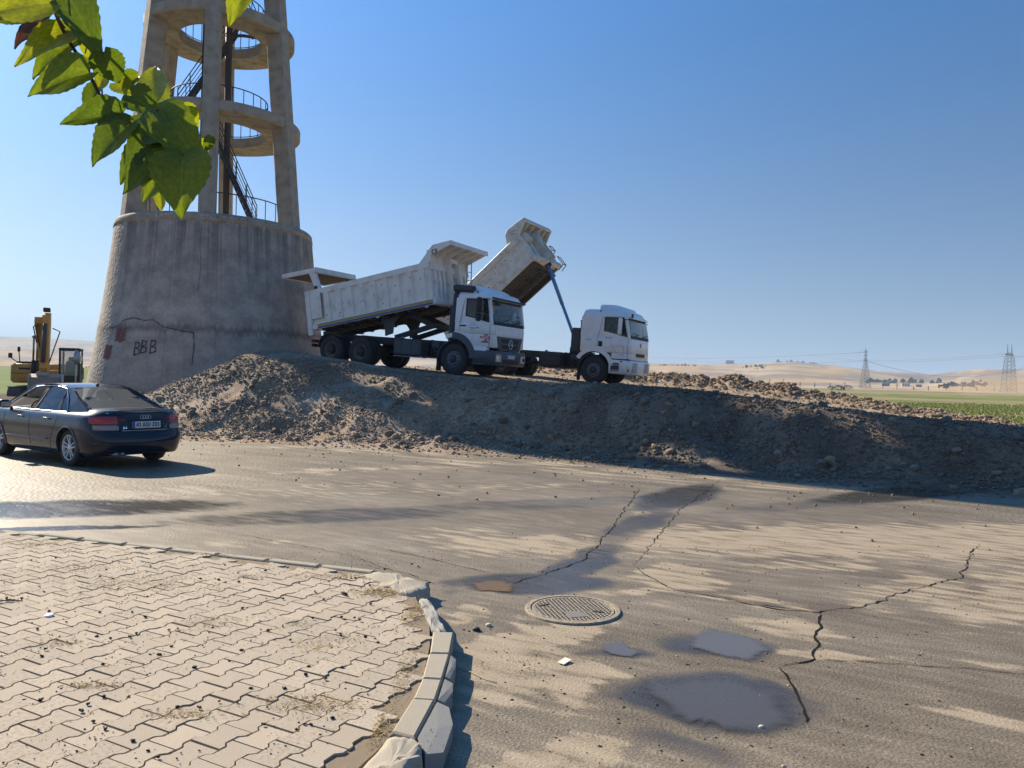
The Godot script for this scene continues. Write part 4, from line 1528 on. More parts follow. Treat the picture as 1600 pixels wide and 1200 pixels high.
func build_tower() -> void:
	var t := thing("water_tower", "tall weathered concrete water tower on a conical base with open legs and ring platforms", "water tower", Transform3D(Basis(), TOWER))
	var nu := 97
	var nv := 26
	var pts := PackedVector3Array()
	var uv := PackedVector2Array()
	for i in nu:
		var phi := -PI + TAU * i / (nu - 1)
		var d := tower_dir(phi)
		for j in nv:
			var y := lerpf(T_FOOT, T_BASE, float(j) / (nv - 1))
			var rr := tower_r(y)
			if j == nv - 1:
				rr -= 0.10
			elif j == nv - 2:
				y = T_BASE - 0.10
			rr += 0.012 * nz(phi * 4.0, y, 0.8)
			pts.append(d * rr + Vector3(0, y, 0))
			uv.append(Vector2(float(i) / (nu - 1), 1.0 - (y - T_FOOT) / (T_BASE - T_FOOT)))
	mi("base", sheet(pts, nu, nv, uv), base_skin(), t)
	var st := mb()
	lathe(st, [Vector2(T_BASE - 0.02, 0.0), Vector2(T_BASE - 0.004, 3.82)], 48)
	obj("base_slab", st, M.concrete, t)
	st = mb(true)
	lathe(st, [Vector2(T_BASE - 0.34, tower_r(T_BASE - 0.34) - 0.02), Vector2(T_BASE - 0.335, tower_r(T_BASE - 0.34) + 0.03), Vector2(T_BASE - 0.07, tower_r(T_BASE) + 0.028), Vector2(T_BASE + 0.01, tower_r(T_BASE) - 0.05), Vector2(T_BASE + 0.012, 3.7)], 72)
	obj("rim", st, M.concrete, t)
	# six raking legs
	var first := deg_to_rad(-6.0)
	for k in 6:
		var phi := first + k * PI / 3
		var d := tower_dir(phi)
		var s := Vector3.UP.cross(d)
		st = mb()
		var rings := []
		for y in [T_BASE - 0.1, 19.4]:
			var c: Vector3 = d * leg_r(y) + Vector3(0, y, 0)
			var row := []
			for e in [[-0.30, -0.36], [0.30, -0.36], [0.34, -0.32], [0.34, 0.32], [0.30, 0.36], [-0.30, 0.36], [-0.34, 0.32], [-0.34, -0.32]]:
				row.append(c + s * e[0] * 0.84 + d * e[1])
			rings.append(row)
		for q in 8:
			var q2 := (q + 1) % 8
			var mid: Vector3 = (rings[0][q] + rings[0][q2]) * 0.5 - (rings[0][0] + rings[0][4]) * 0.5
			quad(st, rings[0][q], rings[0][q2], rings[1][q2], rings[1][q], mid)
		obj("leg", st, M.concrete, t)
	# ring platforms with a hole in the middle; the hand rail stands on the edge of the hole
	for rg in [[12.15, 3.30, 1.86], [16.05, 2.98, 1.66]]:
		var y: float = rg[0]
		var ro: float = rg[1]
		var ri: float = rg[2]
		st = mb()
		lathe(st, [Vector2(y - 0.42, ri), Vector2(y - 0.42, ro - 0.06), Vector2(y - 0.36, ro), Vector2(y - 0.03, ro), Vector2(y, ro - 0.03), Vector2(y, ri)], 72)
		lathe(st, [Vector2(y, ri), Vector2(y - 0.42, ri)], 72)
		obj("ring_platform", st, M.concrete, t)
		railing(t, y, ri + 0.07, 0.0, TAU, 26)
	railing(t, T_BASE, 2.75, deg_to_rad(-80), deg_to_rad(95), 13)
	# tank floor and shaft above the frame of the photograph
	st = mb(true)
	lathe(st, [Vector2(19.1, 0.0), Vector2(19.1, 2.6), Vector2(19.2, 2.9), Vector2(20.0, 3.15), Vector2(21.8, 3.2), Vector2(30.0, 3.2), Vector2(30.5, 3.0), Vector2(31.6, 0.0)], 48)
	obj("tank", st, M.concrete, t)
	# two dark rising pipes
	for p in [[Vector3(0.55, 0, 0.55), 0.13], [Vector3(-0.35, 0, 0.9), 0.11]]:
		st = mb(true)
		tube(st, [p[0] + Vector3(0, T_BASE - 0.05, 0), p[0] * 0.9 + Vector3(0, 20.7, 0)], p[1], 10)
		obj("riser_pipe", st, M.pipe_dark, t)
	st = mb(true)
	tube(st, [Vector3(0.5, 15.7, 0.5), Vector3(1.1, 15.75, 0.4), Vector3(1.7, 15.7, 0.35)], 0.07, 8)
	obj("branch_pipe", st, M.pipe_dark, t)
	# steel stairs that zigzag between the platforms
	var px := Vector3(0.92, 0, -0.39)
	stairs(t, Vector3(1.75, T_BASE, 0.35), Vector3(-0.15, 12.15, 1.15), 0.62)
	stairs(t, Vector3(-1.35, 12.15, 1.0), Vector3(0.75, 16.05, 0.15), 0.62)
	stairs(t, Vector3(1.3, 16.05, -0.3), Vector3(-0.6, 20.5, 0.6), 0.62)
	# small hand rail by the hatch on the base
	st = mb(true)
	var hc := tower_dir(deg_to_rad(60)) * 2.95
	for k in 3:
		var a := hc + tower_dir(deg_to_rad(60 + 90)) * (k - 1) * 0.3
		tube(st, [a + Vector3(0, T_BASE, 0), a + Vector3(0, T_BASE + 0.75 - 0.12 * k, 0)], 0.02, 5)
	tube(st, [hc - tower_dir(deg_to_rad(150)) * 0.3 + Vector3(0, T_BASE + 0.75, 0), hc + tower_dir(deg_to_rad(150)) * 0.3 + Vector3(0, T_BASE + 0.5, 0)], 0.02, 5)
	obj("hatch_rail", st, M.iron, t)
	# crack in the render, graffiti, painted plate
	var crack := flat(0.03, 0.026, 0.022, 0.95)
	wall_stroke(t, "render_crack", [[-56, 3.25], [-50, 3.30], [-46, 3.55], [-40, 3.62], [-34, 3.52], [-29, 3.55], [-24, 3.30], [-14, 3.15], [-9.5, 3.12], [-9, 2.6], [-9.5, 1.9]], 0.022, crack)
	wall_stroke(t, "render_crack", [[-8, 7.2], [-8.5, 6.4], [-7.5, 5.6], [-8.5, 4.6]], 0.012, crack)
	var black := flat(0.035, 0.03, 0.028, 0.9)
	for k in 3:
		var a0: float = [-37.2, -33.6, -29.0][k]
		var y0: float = [2.25, 2.32, 2.33][k]
		var hh := 0.46
		wall_stroke(t, "graffiti", [[a0, y0], [a0 + 0.15, y0 + hh], [a0 + 2.2, y0 + hh * 0.93], [a0 + 2.3, y0 + hh * 0.65], [a0 + 0.3, y0 + hh * 0.5], [a0 + 2.6, y0 + hh * 0.42], [a0 + 2.7, y0 + hh * 0.1], [a0, y0 - 0.02]], 0.034, black)
	var redp := flat(0.20, 0.085, 0.07, 0.92)
	for g in [[-47.5, 2.95, 3.4, 0.26], [-55.5, 2.30, 3.0, 0.24]]:
		for k in 4:
			var y1: float = g[1] + g[3] * (k - 1.5) * 0.5
			wall_stroke(t, "graffiti", [[g[0] - g[2] * 0.9, y1], [g[0] - g[2] * 0.3, y1 + 0.10], [g[0] + g[2] * 0.2, y1 - 0.03], [g[0] + g[2], y1 + 0.08]], 0.10 - 0.008 * k, redp)
	var d := tower_dir(deg_to_rad(-33.5))
	var yy := 0.72
	var fx := facing(TOWER + d * (tower_r(yy) + 0.05) + Vector3(0, yy, 0), Vector3.UP.cross(d), d + Vector3(0, 0.09, 0))
	var sign_t := thing("painted_plate", "small yellow plate with black letters fixed low on the tower base", "sign", fx)
	st = mb()
	box(st, Vector3.ZERO, Vector3(0.62, 0.42, 0.03), 0.006)
	obj("plate", st, flat(0.58, 0.42, 0.03, 0.7), sign_t)
	lettering("KA", 0.2, 0.006, M.black, sign_t, Transform3D(Basis(), Vector3(0.06, 0, 0.018)))


func railing(t: Node3D, y: float, r: float, a0: float, a1: float, n: int) -> void:
	var st := mb(true)
	var top := []
	var mid := []
	for k in 61:
		var d := tower_dir(lerpf(a0, a1, k / 60.0))
		top.append(d * r + Vector3(0, y + 1.02, 0))
		mid.append(d * r + Vector3(0, y + 0.08, 0))
	tube(st, top, 0.024, 5)
	tube(st, mid, 0.02, 5)
	for k in n + 1:
		var d := tower_dir(lerpf(a0, a1, float(k) / n))
		tube(st, [d * r + Vector3(0, y, 0), d * r + Vector3(0, y + 1.02, 0)], 0.018, 5)
	obj("hand_rail", st, M.iron, t)


func stairs(t: Node3D, a: Vector3, b: Vector3, w: float) -> void:
	var run := Vector3(b.x - a.x, 0, b.z - a.z).normalized()
	var side := Vector3.UP.cross(run) * w * 0.5
	var st := mb()
	for s in [-1, 1]:
		bar(st, a + side * s, b + side * s, 0.05, 0.16)
	var n := int((b.y - a.y) / 0.24)
	for k in range(1, n):
		var c := a.lerp(b, float(k) / n)
		box(st, Vector3.ZERO, Vector3(0.2, 0.03, w), 0.004, Transform3D(Basis(run, Vector3.UP, run.cross(Vector3.UP)), c))
	obj("stair_flight", st, M.iron, t)
	st = mb(true)
	for s in [-1, 1]:
		tube(st, [a + side * s + Vector3(0, 0.95, 0), b + side * s + Vector3(0, 0.95, 0)], 0.022, 5)
		tube(st, [a + side * s + Vector3(0, 0.5, 0), b + side * s + Vector3(0, 0.5, 0)], 0.015, 5)
		for k in 6:
			var c: Vector3 = a.lerp(b, k / 5.0) + side * s
			tube(st, [c, c + Vector3(0, 0.95, 0)], 0.018, 5)
	obj("stair_rail", st, M.iron, t)


# a painted or cracked line on the conical base: [angle in degrees, height] along it
func wall_stroke(t: Node3D, called: String, line: Array, w: float, m: Material) -> void:
	var st := mb()
	var p := []
	for i in line.size() - 1:
		var n := maxi(2, int(Vector2((line[i + 1][0] - line[i][0]) * 0.075, line[i + 1][1] - line[i][1]).length() / 0.12))
		for k in n:
			p.append(Vector2(line[i][0], line[i][1]).lerp(Vector2(line[i + 1][0], line[i + 1][1]), float(k) / n))
	p.append(Vector2(line[-1][0], line[-1][1]))
	var f := func(v: Vector2): return tower_dir(deg_to_rad(v.x)) * (tower_r(v.y) + 0.022) + Vector3(0, v.y, 0)
	for i in p.size() - 1:
		var jit := 1.0 + 0.9 * nz(p[i].x, p[i].y, 2.0)
		var d: Vector2 = p[i + 1] - p[i]
		var nrm := Vector2(-d.y, d.x * 0.075).normalized() * w * 0.5 * jit
		nrm.x /= 0.075
		var e := d * 0.12
		quad(st, f.call(p[i] - nrm - e), f.call(p[i] + nrm - e), f.call(p[i + 1] + nrm + e), f.call(p[i + 1] - nrm + e), tower_dir(deg_to_rad(p[i].x)))
	obj(called, st, m, t)


# ---------------------------------------------------------------- the tipper trucks
# local axes of a truck: x forward, y up, z to its right (towards the viewer); the origin is on the ground under the front axle
const Z_AXLE := Transform3D(Basis(Vector3(1, 0, 0), Vector3(0, 0, 1), Vector3(0, -1, 0)), Vector3.ZERO)   # lathe axis y -> z


func truck_frame(at: Vector3, yaw: float, pitch: float) -> Transform3D:
	return Transform3D(Basis(Vector3.UP, deg_to_rad(yaw)) * Basis(Vector3.BACK, deg_to_rad(pitch)), at)


func truck_wheel(t: Node3D, at: Vector3, side: float, rear: bool, rim: Material) -> void:
	# side +1: outer face looks to +z
	var ax := Transform3D(Basis(Vector3(1, 0, 0), Vector3(0, 0, side), Vector3(0, 1, 0)), at)
	var w := 0.30
	var R := 0.52
	var st := mb(true)
	for off in ([0.0, -0.34] if rear else [0.0]):
		lathe(st, [Vector2(off - w, 0.27), Vector2(off - w, R - 0.06), Vector2(off - w + 0.03, R - 0.012), Vector2(off - w + 0.06, R), Vector2(off - 0.06, R), Vector2(off - 0.03, R - 0.012), Vector2(off - 0.005, R - 0.06), Vector2(off + 0.012, R - 0.14), Vector2(off - 0.005, 0.30), Vector2(off - 0.03, 0.27)], 36, ax)
	var tyre := obj("wheel", st, M.rubber, t)
	# tread blocks
	st = mb()
	for k in 44:
		var a := TAU * k / 44.0
		var dd := Vector3(cos(a), 0, sin(a))
		for e in [-0.235, -0.15, -0.065]:
			var b := Basis(Vector3(-sin(a), 0, cos(a)), dd, Vector3.UP)
			box(st, Vector3.ZERO, Vector3(0.052, 0.024, 0.07), 0.006, ax * Transform3D(b, dd * (R + 0.003) + Vector3(0, e, 0)))
	obj("tread", st, M.rubber, tyre)
	st = mb(true)
	if rear:
		lathe(st, [Vector2(-0.02, 0.285), Vector2(0.0, 0.275), Vector2(-0.015, 0.26), Vector2(-0.13, 0.245), Vector2(-0.17, 0.22), Vector2(-0.175, 0.13)], 30, ax)
		obj("rim", st, rim, tyre)
		st = mb(true)
		lathe(st, [Vector2(-0.175, 0.215), Vector2(-0.165, 0.135), Vector2(-0.03, 0.125), Vector2(0.01, 0.105), Vector2(0.015, 0.0)], 24, ax)
		obj("hub", st, M.chassis, tyre)
	else:
		lathe(st, [Vector2(-0.03, 0.285), Vector2(-0.005, 0.275), Vector2(-0.03, 0.262), Vector2(-0.06, 0.25), Vector2(-0.02, 0.225), Vector2(0.015, 0.20), Vector2(0.02, 0.145), Vector2(-0.01, 0.135)], 30, ax)
		obj("rim", st, rim, tyre)
		st = mb(true)
		lathe(st, [Vector2(-0.02, 0.14), Vector2(0.055, 0.125), Vector2(0.085, 0.10), Vector2(0.09, 0.0)], 24, ax)
		obj("hub", st, M.dark_plastic, tyre)
	st = mb()
	for k in 10:
		var a := TAU * k / 10.0
		var r := 0.165 if rear else 0.172
		var y := -0.16 if rear else 0.022
		lathe(st, [Vector2(y - 0.01, 0.017), Vector2(y + 0.028, 0.016), Vector2(y + 0.03, 0.0)], 6, ax * Transform3D(Basis(), Vector3(cos(a) * r, 0, sin(a) * r)))
	obj("wheel_nuts", st, M.steel if not rear else M.chassis, tyre)
	if not rear:
		for k in 10:
			var a := TAU * (k + 0.5) / 10.0
			st = mb()
			lathe(st, [Vector2(0.004, 0.026), Vector2(0.0, 0.0)], 8, ax * Transform3D(Basis(), Vector3(cos(a) * 0.213, 0.012, sin(a) * 0.213)))
			obj("rim_hole", st, M.black, tyre)


func arc_strip(st: SurfaceTool, c: Vector2, r0: float, r1: float, a0: float, a1: float, z0: float, z1: float, n := 14) -> void:
	var poly := []
	for k in n + 1:
		var a := deg_to_rad(lerpf(a0, a1, float(k) / n))
		poly.append(c + Vector2(cos(a), sin(a)) * r0)
	for k in n + 1:
		var a := deg_to_rad(lerpf(a1, a0, float(k) / n))
		poly.append(c + Vector2(cos(a), sin(a)) * r1)
	prism(st, poly, z0, z1, Transform3D(), 0.0)


func axles_and_frame(t: Node3D, rim: Material) -> void:
	for s in [1.0, -1.0]:
		truck_wheel(t, Vector3(0, 0.52, s * 1.20), s, false, M.rim_grey)
		for x in [-3.95, -5.3]:
			truck_wheel(t, Vector3(x, 0.52, s * 1.23), s, true, rim)
	var st := mb()
	for s in [-1, 1]:
		box(st, Vector3(-2.55, 0.98, s * 0.42), Vector3(7.5, 0.27, 0.09), 0.01)
	for x in [-6.1, -5.0, -4.2, -3.0, -1.8, -0.6, 0.9]:
		box(st, Vector3(x, 0.96, 0), Vector3(0.12, 0.2, 0.8), 0.01)
	obj("frame_rail", st, M.chassis, t)
	st = mb(true)
	for x in [-5.3, -3.95, 0.0]:
		tube(st, [Vector3(x, 0.52, -1.0), Vector3(x, 0.52, 1.0)], 0.11, 10)
	for x in [-5.3, -3.95]:
		lathe(st, [Vector2(-0.3, 0.0), Vector2(-0.24, 0.16), Vector2(0.0, 0.24), Vector2(0.24, 0.16), Vector2(0.3, 0.0)], 12, Transform3D(Basis(), Vector3(x, 0.52, 0)) * Z_AXLE)
	tube(st, [Vector3(-3.7, 0.6, 0), Vector3(-0.4, 0.75, 0)], 0.07, 8)
	obj("axles", st, M.chassis, t)
	st = mb()
	for s in [-1, 1]:
		for k in 5:
			box(st, Vector3(-4.62, 0.66 + k * 0.035, s * 0.52), Vector3(1.7 - k * 0.28, 0.03, 0.09), 0.004)
			box(st, Vector3(-0.1, 0.64 + k * 0.03, s * 0.5), Vector3(1.4 - k * 0.2, 0.026, 0.08), 0.004)
	obj("leaf_springs", st, M.chassis, t)
	st = mb(true)
	box(st, Vector3(0.45, 0.9, 0), Vector3(1.2, 0.8, 0.8), 0.1)
	box(st, Vector3(-0.6, 0.85, 0), Vector3(0.8, 0.5, 0.5), 0.1)
	obj("engine", st, M.chassis, t)


func side_tanks(t: Node3D, x0: float, x1: float, m: Material) -> void:
	for s in [1.0, -1.0]:
		var st := mb()
		box(st, Vector3((x0 + x1) * 0.5, 0.80, s * 0.86), Vector3(x1 - x0, 0.60, 0.62), 0.07)
		var tank := obj("fuel_tank", st, m, t)
		st = mb()
		for q in [0.3, 0.68]:
			box(st, Vector3(lerpf(x0, x1, q), 0.80, s * 0.86), Vector3(0.05, 0.618, 0.638), 0.07)
		obj("strap", st, M.chassis, tank)
		st = mb(true)
		lathe(st, [Vector2(0.28, 0.06), Vector2(0.35, 0.06), Vector2(0.36, 0.0)], 10, Transform3D(Basis(), Vector3(x0 + 0.25, 0.80, s * 0.95)))
		obj("filler_cap", st, M.steel, tank)
		st = mb()
		box(st, Vector3((x0 + x1) * 0.5, 0.475, s * 0.9), Vector3(x1 - x0 + 0.1, 0.03, 0.3), 0.006)
		obj("tank_bracket", st, M.steel, tank)


func under_parts(t: Node3D) -> void:
	for s in [1.0, -1.0]:
		var st := mb(true)
		tube(st, [Vector3(-1.15, 0.72, s * 0.72), Vector3(-0.78, 0.72, s * 0.72)], 0.15, 12)
		obj("air_tank", st, M.tank_blue, t)
		st = mb()
		box(st, Vector3(-0.9, 0.95, s * 0.78), Vector3(0.36, 0.26, 0.34), 0.04)
		obj("battery_box", st, M.dark_plastic, t)
		st = mb(true)
		for k in 3:
			tube(st, [Vector3(-1.2, 0.95 - 0.12 * k, s * 0.8), Vector3(-1.0, 0.70 - 0.05 * k, s * 0.95), Vector3(-0.7, 0.9 - 0.15 * k, s * 0.8)], 0.02, 5)
		obj("air_hoses", st, M.black, t)
		st = mb()
		arc_strip(st, Vector2(0, 0.52), 0.60, 0.64, 95, 205, s * 0.98, s * 1.24)
		obj("rear_mudguard", st, M.dark_plastic, t)
		st = mb()
		box(st, Vector3(-0.62, 0.30, s * 1.1), Vector3(0.02, 0.44, 0.3), 0.005)
		obj("mud_flap", st, M.rubber, t)
		st = mb()
		arc_strip(st, Vector2(-5.3, 0.52), 0.60, 0.63, 50, 175, s * 0.62, s * 1.24)
		obj("wheel_guard", st, M.dark_plastic, t)
	var st2 := mb()
	box(st2, Vector3(-6.25, 0.62, 0), Vector3(0.1, 0.12, 2.3), 0.01)
	for s in [-1, 1]:
		box(st2, Vector3(-6.2, 0.8, s * 0.7), Vector3(0.1, 0.4, 0.08), 0.01)
	obj("rear_bumper", st2, M.chassis, t)
	for s in [-1, 1]:
		st2 = mb()
		box(st2, Vector3(-6.3, 0.78, s * 0.95), Vector3(0.06, 0.12, 0.4), 0.02)
		obj("tail_light", st2, M.red, t)


# the shell of a cab: lower body, roof, posts, panes and what one sees through them
func cab(t: Node3D, d: Dictionary, paint: Material) -> Node3D:
	var xb: float = d.xb
	var xf: float = d.xf
	var W := 1.22
	var sill: float = d.sill
	var head: float = d.head
	var roof: float = d.roof
	var st := mb(true)
	var rf: float = d.get("rf", 0.22)
	loft(st, [ring(d.floor, xb + 0.03, xf - 0.02, W - 0.03, rf, 0.06), ring(d.floor + 0.04, xb, xf, W, rf, 0.08), ring(sill - 0.04, xb, xf - 0.03, W, rf, 0.08), ring(sill, xb + 0.01, xf - 0.045, W - 0.015, rf, 0.08)], true, true)
	var c := obj("cab", st, paint, t)
	st = mb(true)
	var xt: float = xf - d.rake
	loft(st, [ring(head - 0.0, xb + 0.01, xt, W - 0.06, rf, 0.08), ring(head + 0.10, xb + 0.02, xt - 0.02, W - 0.07, rf, 0.1), ring(roof - 0.07, xb + 0.06, xt - 0.12, W - 0.12, rf, 0.12), ring(roof - 0.015, xb + 0.14, xt - 0.24, W - 0.24, rf, 0.12), ring(roof, xb + 0.3, xt - 0.4, W - 0.45, 0.2, 0.12)], true, true)
	obj("roof", st, paint, c)
	# rear wall and rear quarter
	var wx: float = d.win_back
	st = mb()
	box(st, Vector3(xb + 0.04, (sill + head) * 0.5, 0), Vector3(0.06, head - sill + 0.06, 2 * W - 0.2), 0.01)
	for s in [-1.0, 1.0]:
		prism(st, [Vector2(xb + 0.006, sill - 0.02), Vector2(wx, sill - 0.02), Vector2(wx, head + 0.02), Vector2(xb + 0.02, head + 0.02)], s * (W - 0.075), s * (W - 0.018), Transform3D(), 0.01)
	obj("rear_wall", st, paint, c)
	# front posts
	for s in [-1.0, 1.0]:
		st = mb()
		var a := Vector3(xf - 0.11, sill - 0.03, s * (W - 0.08))
		var b := Vector3(xt - 0.10, head + 0.03, s * (W - 0.115))
		bar(st, a, b, 0.13, 0.10, Vector3(0, 0, s), 0.025)
		obj("front_post", st, paint, c)
		# door outline and window
		var z: float = s * (W + 0.004)
		var zt: float = s * (W - 0.052)
		var pane := [Vector2(wx, head - 0.0), Vector2(xt - 0.16, head - 0.0), Vector2(xf - 0.17, d.win_front), Vector2(lerpf(wx, xf, 0.45), lerpf(d.win_front, d.win_rear, 0.55)), Vector2(wx, d.win_rear)]
		st = mb()
		# door skin between the sill line and the dropped window edge
		prism(st, [Vector2(wx, sill - 0.02), Vector2(xf - 0.12, sill - 0.02), Vector2(xf - 0.17, d.win_front), Vector2(lerpf(wx, xf, 0.45), lerpf(d.win_front, d.win_rear, 0.55)), Vector2(wx, d.win_rear)] if d.win_rear > sill else [Vector2(wx, sill - 0.03), Vector2(xf - 0.16, sill - 0.03), Vector2(xf - 0.17, sill), Vector2(wx, sill)], s * (W - 0.05), s * (W - 0.012))
		var door := obj("door", st, paint, c)
		st = mb()
		prism(st, pane, s * (W - 0.050), s * (W - 0.044))
		obj("side_window", st, d.get("side_glass", M.glass_dark), door)
		st = mb()
		var fr := pane.duplicate()
		fr.append(pane[0])
		for k in 5:
			bar(st, v3(fr[k], zt + s * 0.012), v3(fr[k + 1], zt + s * 0.012), 0.03, 0.035, Vector3(0, 0, s), 0.004)
		obj("window_seal", st, M.black, door)
		st = mb()
		for e in [[Vector2(d.door_back, d.arch_top), Vector2(d.door_back, sill - 0.02)], [Vector2(d.door_back, sill - 0.02), Vector2(wx - 0.05, head + 0.04)], [Vector2(xf - 0.10, d.door_low), Vector2(xf - 0.115, sill - 0.06)]]:
			var up0: float = 0.0 if e[1].y <= sill else 1.0
			bar(st, v3(e[0], s * (W + 0.0)), v3(e[1], s * (W - 0.02 * up0)), 0.008, 0.012, Vector3(0, 0, s), 0.001)
		obj("door_seam", st, M.black, door)
		st = mb()
		box(st, Vector3(d.handle[0], d.handle[1], s * (W + 0.012)), Vector3(d.handle[2], d.handle[3], 0.03), 0.012)
		obj("door_handle", st, M.black, door)
	# windscreen, curved at the corners
	st = mb(true)
	var lo := ring(sill + 0.01, xb, xf - 0.055, W - 0.02, rf, 0.08)
	var hi := ring(head - 0.01, xb, xt - 0.005, W - 0.065, rf, 0.08)
	var order := [18, 19, 0, 1]
	order = [17, 18, 19, 0, 1, 2]
	for k in order.size() - 1:
		quad(st, lo[order[k]], lo[order[k + 1]], hi[order[k + 1]], hi[order[k]], Vector3(1, 0, 0))
	obj("windscreen", st, d.get("front_glass", M.glass), c)
	st = mb()
	for k in order.size() - 1:
		bar(st, lo[order[k]] + Vector3(0.006, 0.03, 0), lo[order[k + 1]] + Vector3(0.006, 0.03, 0), 0.03, 0.11, Vector3.UP, 0.004)
		bar(st, hi[order[k]] + Vector3(0.004, -0.02, 0), hi[order[k + 1]] + Vector3(0.004, -0.02, 0), 0.03, 0.07, Vector3.UP, 0.004)
	obj("windscreen_frame", st, M.black, c)
	st = mb()
	for k in 2:
		var z0 := 0.75 - 1.0 * k
		bar(st, Vector3(xf - 0.02, sill + 0.06, z0), Vector3(xf - 0.06, sill + 0.20, z0 - 0.62), 0.02, 0.025, Vector3.RIGHT)
	obj("wiper", st, M.black, c)
	# inside
	st = mb()
	box(st, Vector3(xf - 0.32, sill + 0.02, 0), Vector3(0.4, 0.12, 2 * W - 0.3), 0.05)
	obj("dashboard", st, M.seat, c)
	for s in [-1, 1]:
		st = mb()
		box(st, Vector3(xb + 0.62, sill + 0.16, s * 0.62), Vector3(0.16, 0.62, 0.5), 0.06)
		box(st, Vector3(xb + 0.60, sill + 0.54, s * 0.62), Vector3(0.12, 0.18, 0.28), 0.05)
		obj("seat", st, M.seat, c)
	st = mb(true)
	var wheel := []
	for k in 17:
		var a := TAU * k / 16.0
		wheel.append(Vector3(xf - 0.55 + 0.1 * sin(a), sill + 0.14 + 0.12 * sin(a), -0.62 + 0.22 * cos(a)))
	tube(st, wheel, 0.016, 5)
	obj("steering_wheel", st, M.black, c)
	# mirrors
	for s in [-1.0, 1.0]:
		st = mb()
		var mx: float = d.mirror[0]
		box(st, Vector3(mx, d.mirror[1], s * (W + 0.20)), Vector3(0.12, d.mirror[2], 0.2), 0.035)
		if d.mirror[3] > 0.0:
			box(st, Vector3(mx, d.mirror[1] - d.mirror[2] * 0.5 - d.mirror[3] * 0.5 - 0.03, s * (W + 0.20)), Vector3(0.12, d.mirror[3], 0.2), 0.035)
		var mir := obj("mirror", st, d.mirror_mat, c)
		st = mb(true)
		for y in [d.mirror[1] + d.mirror[2] * 0.42, d.mirror[1] - d.mirror[2] * 0.42]:
			tube(st, [Vector3(mx, y, s * (W + 0.15)), Vector3(xf - 0.18, y, s * (W - 0.02))], 0.016, 6)
		obj("mirror_arm", st, M.black, mir)
	return c


func build_trucks() -> void:
	truck_front()
	truck_back()


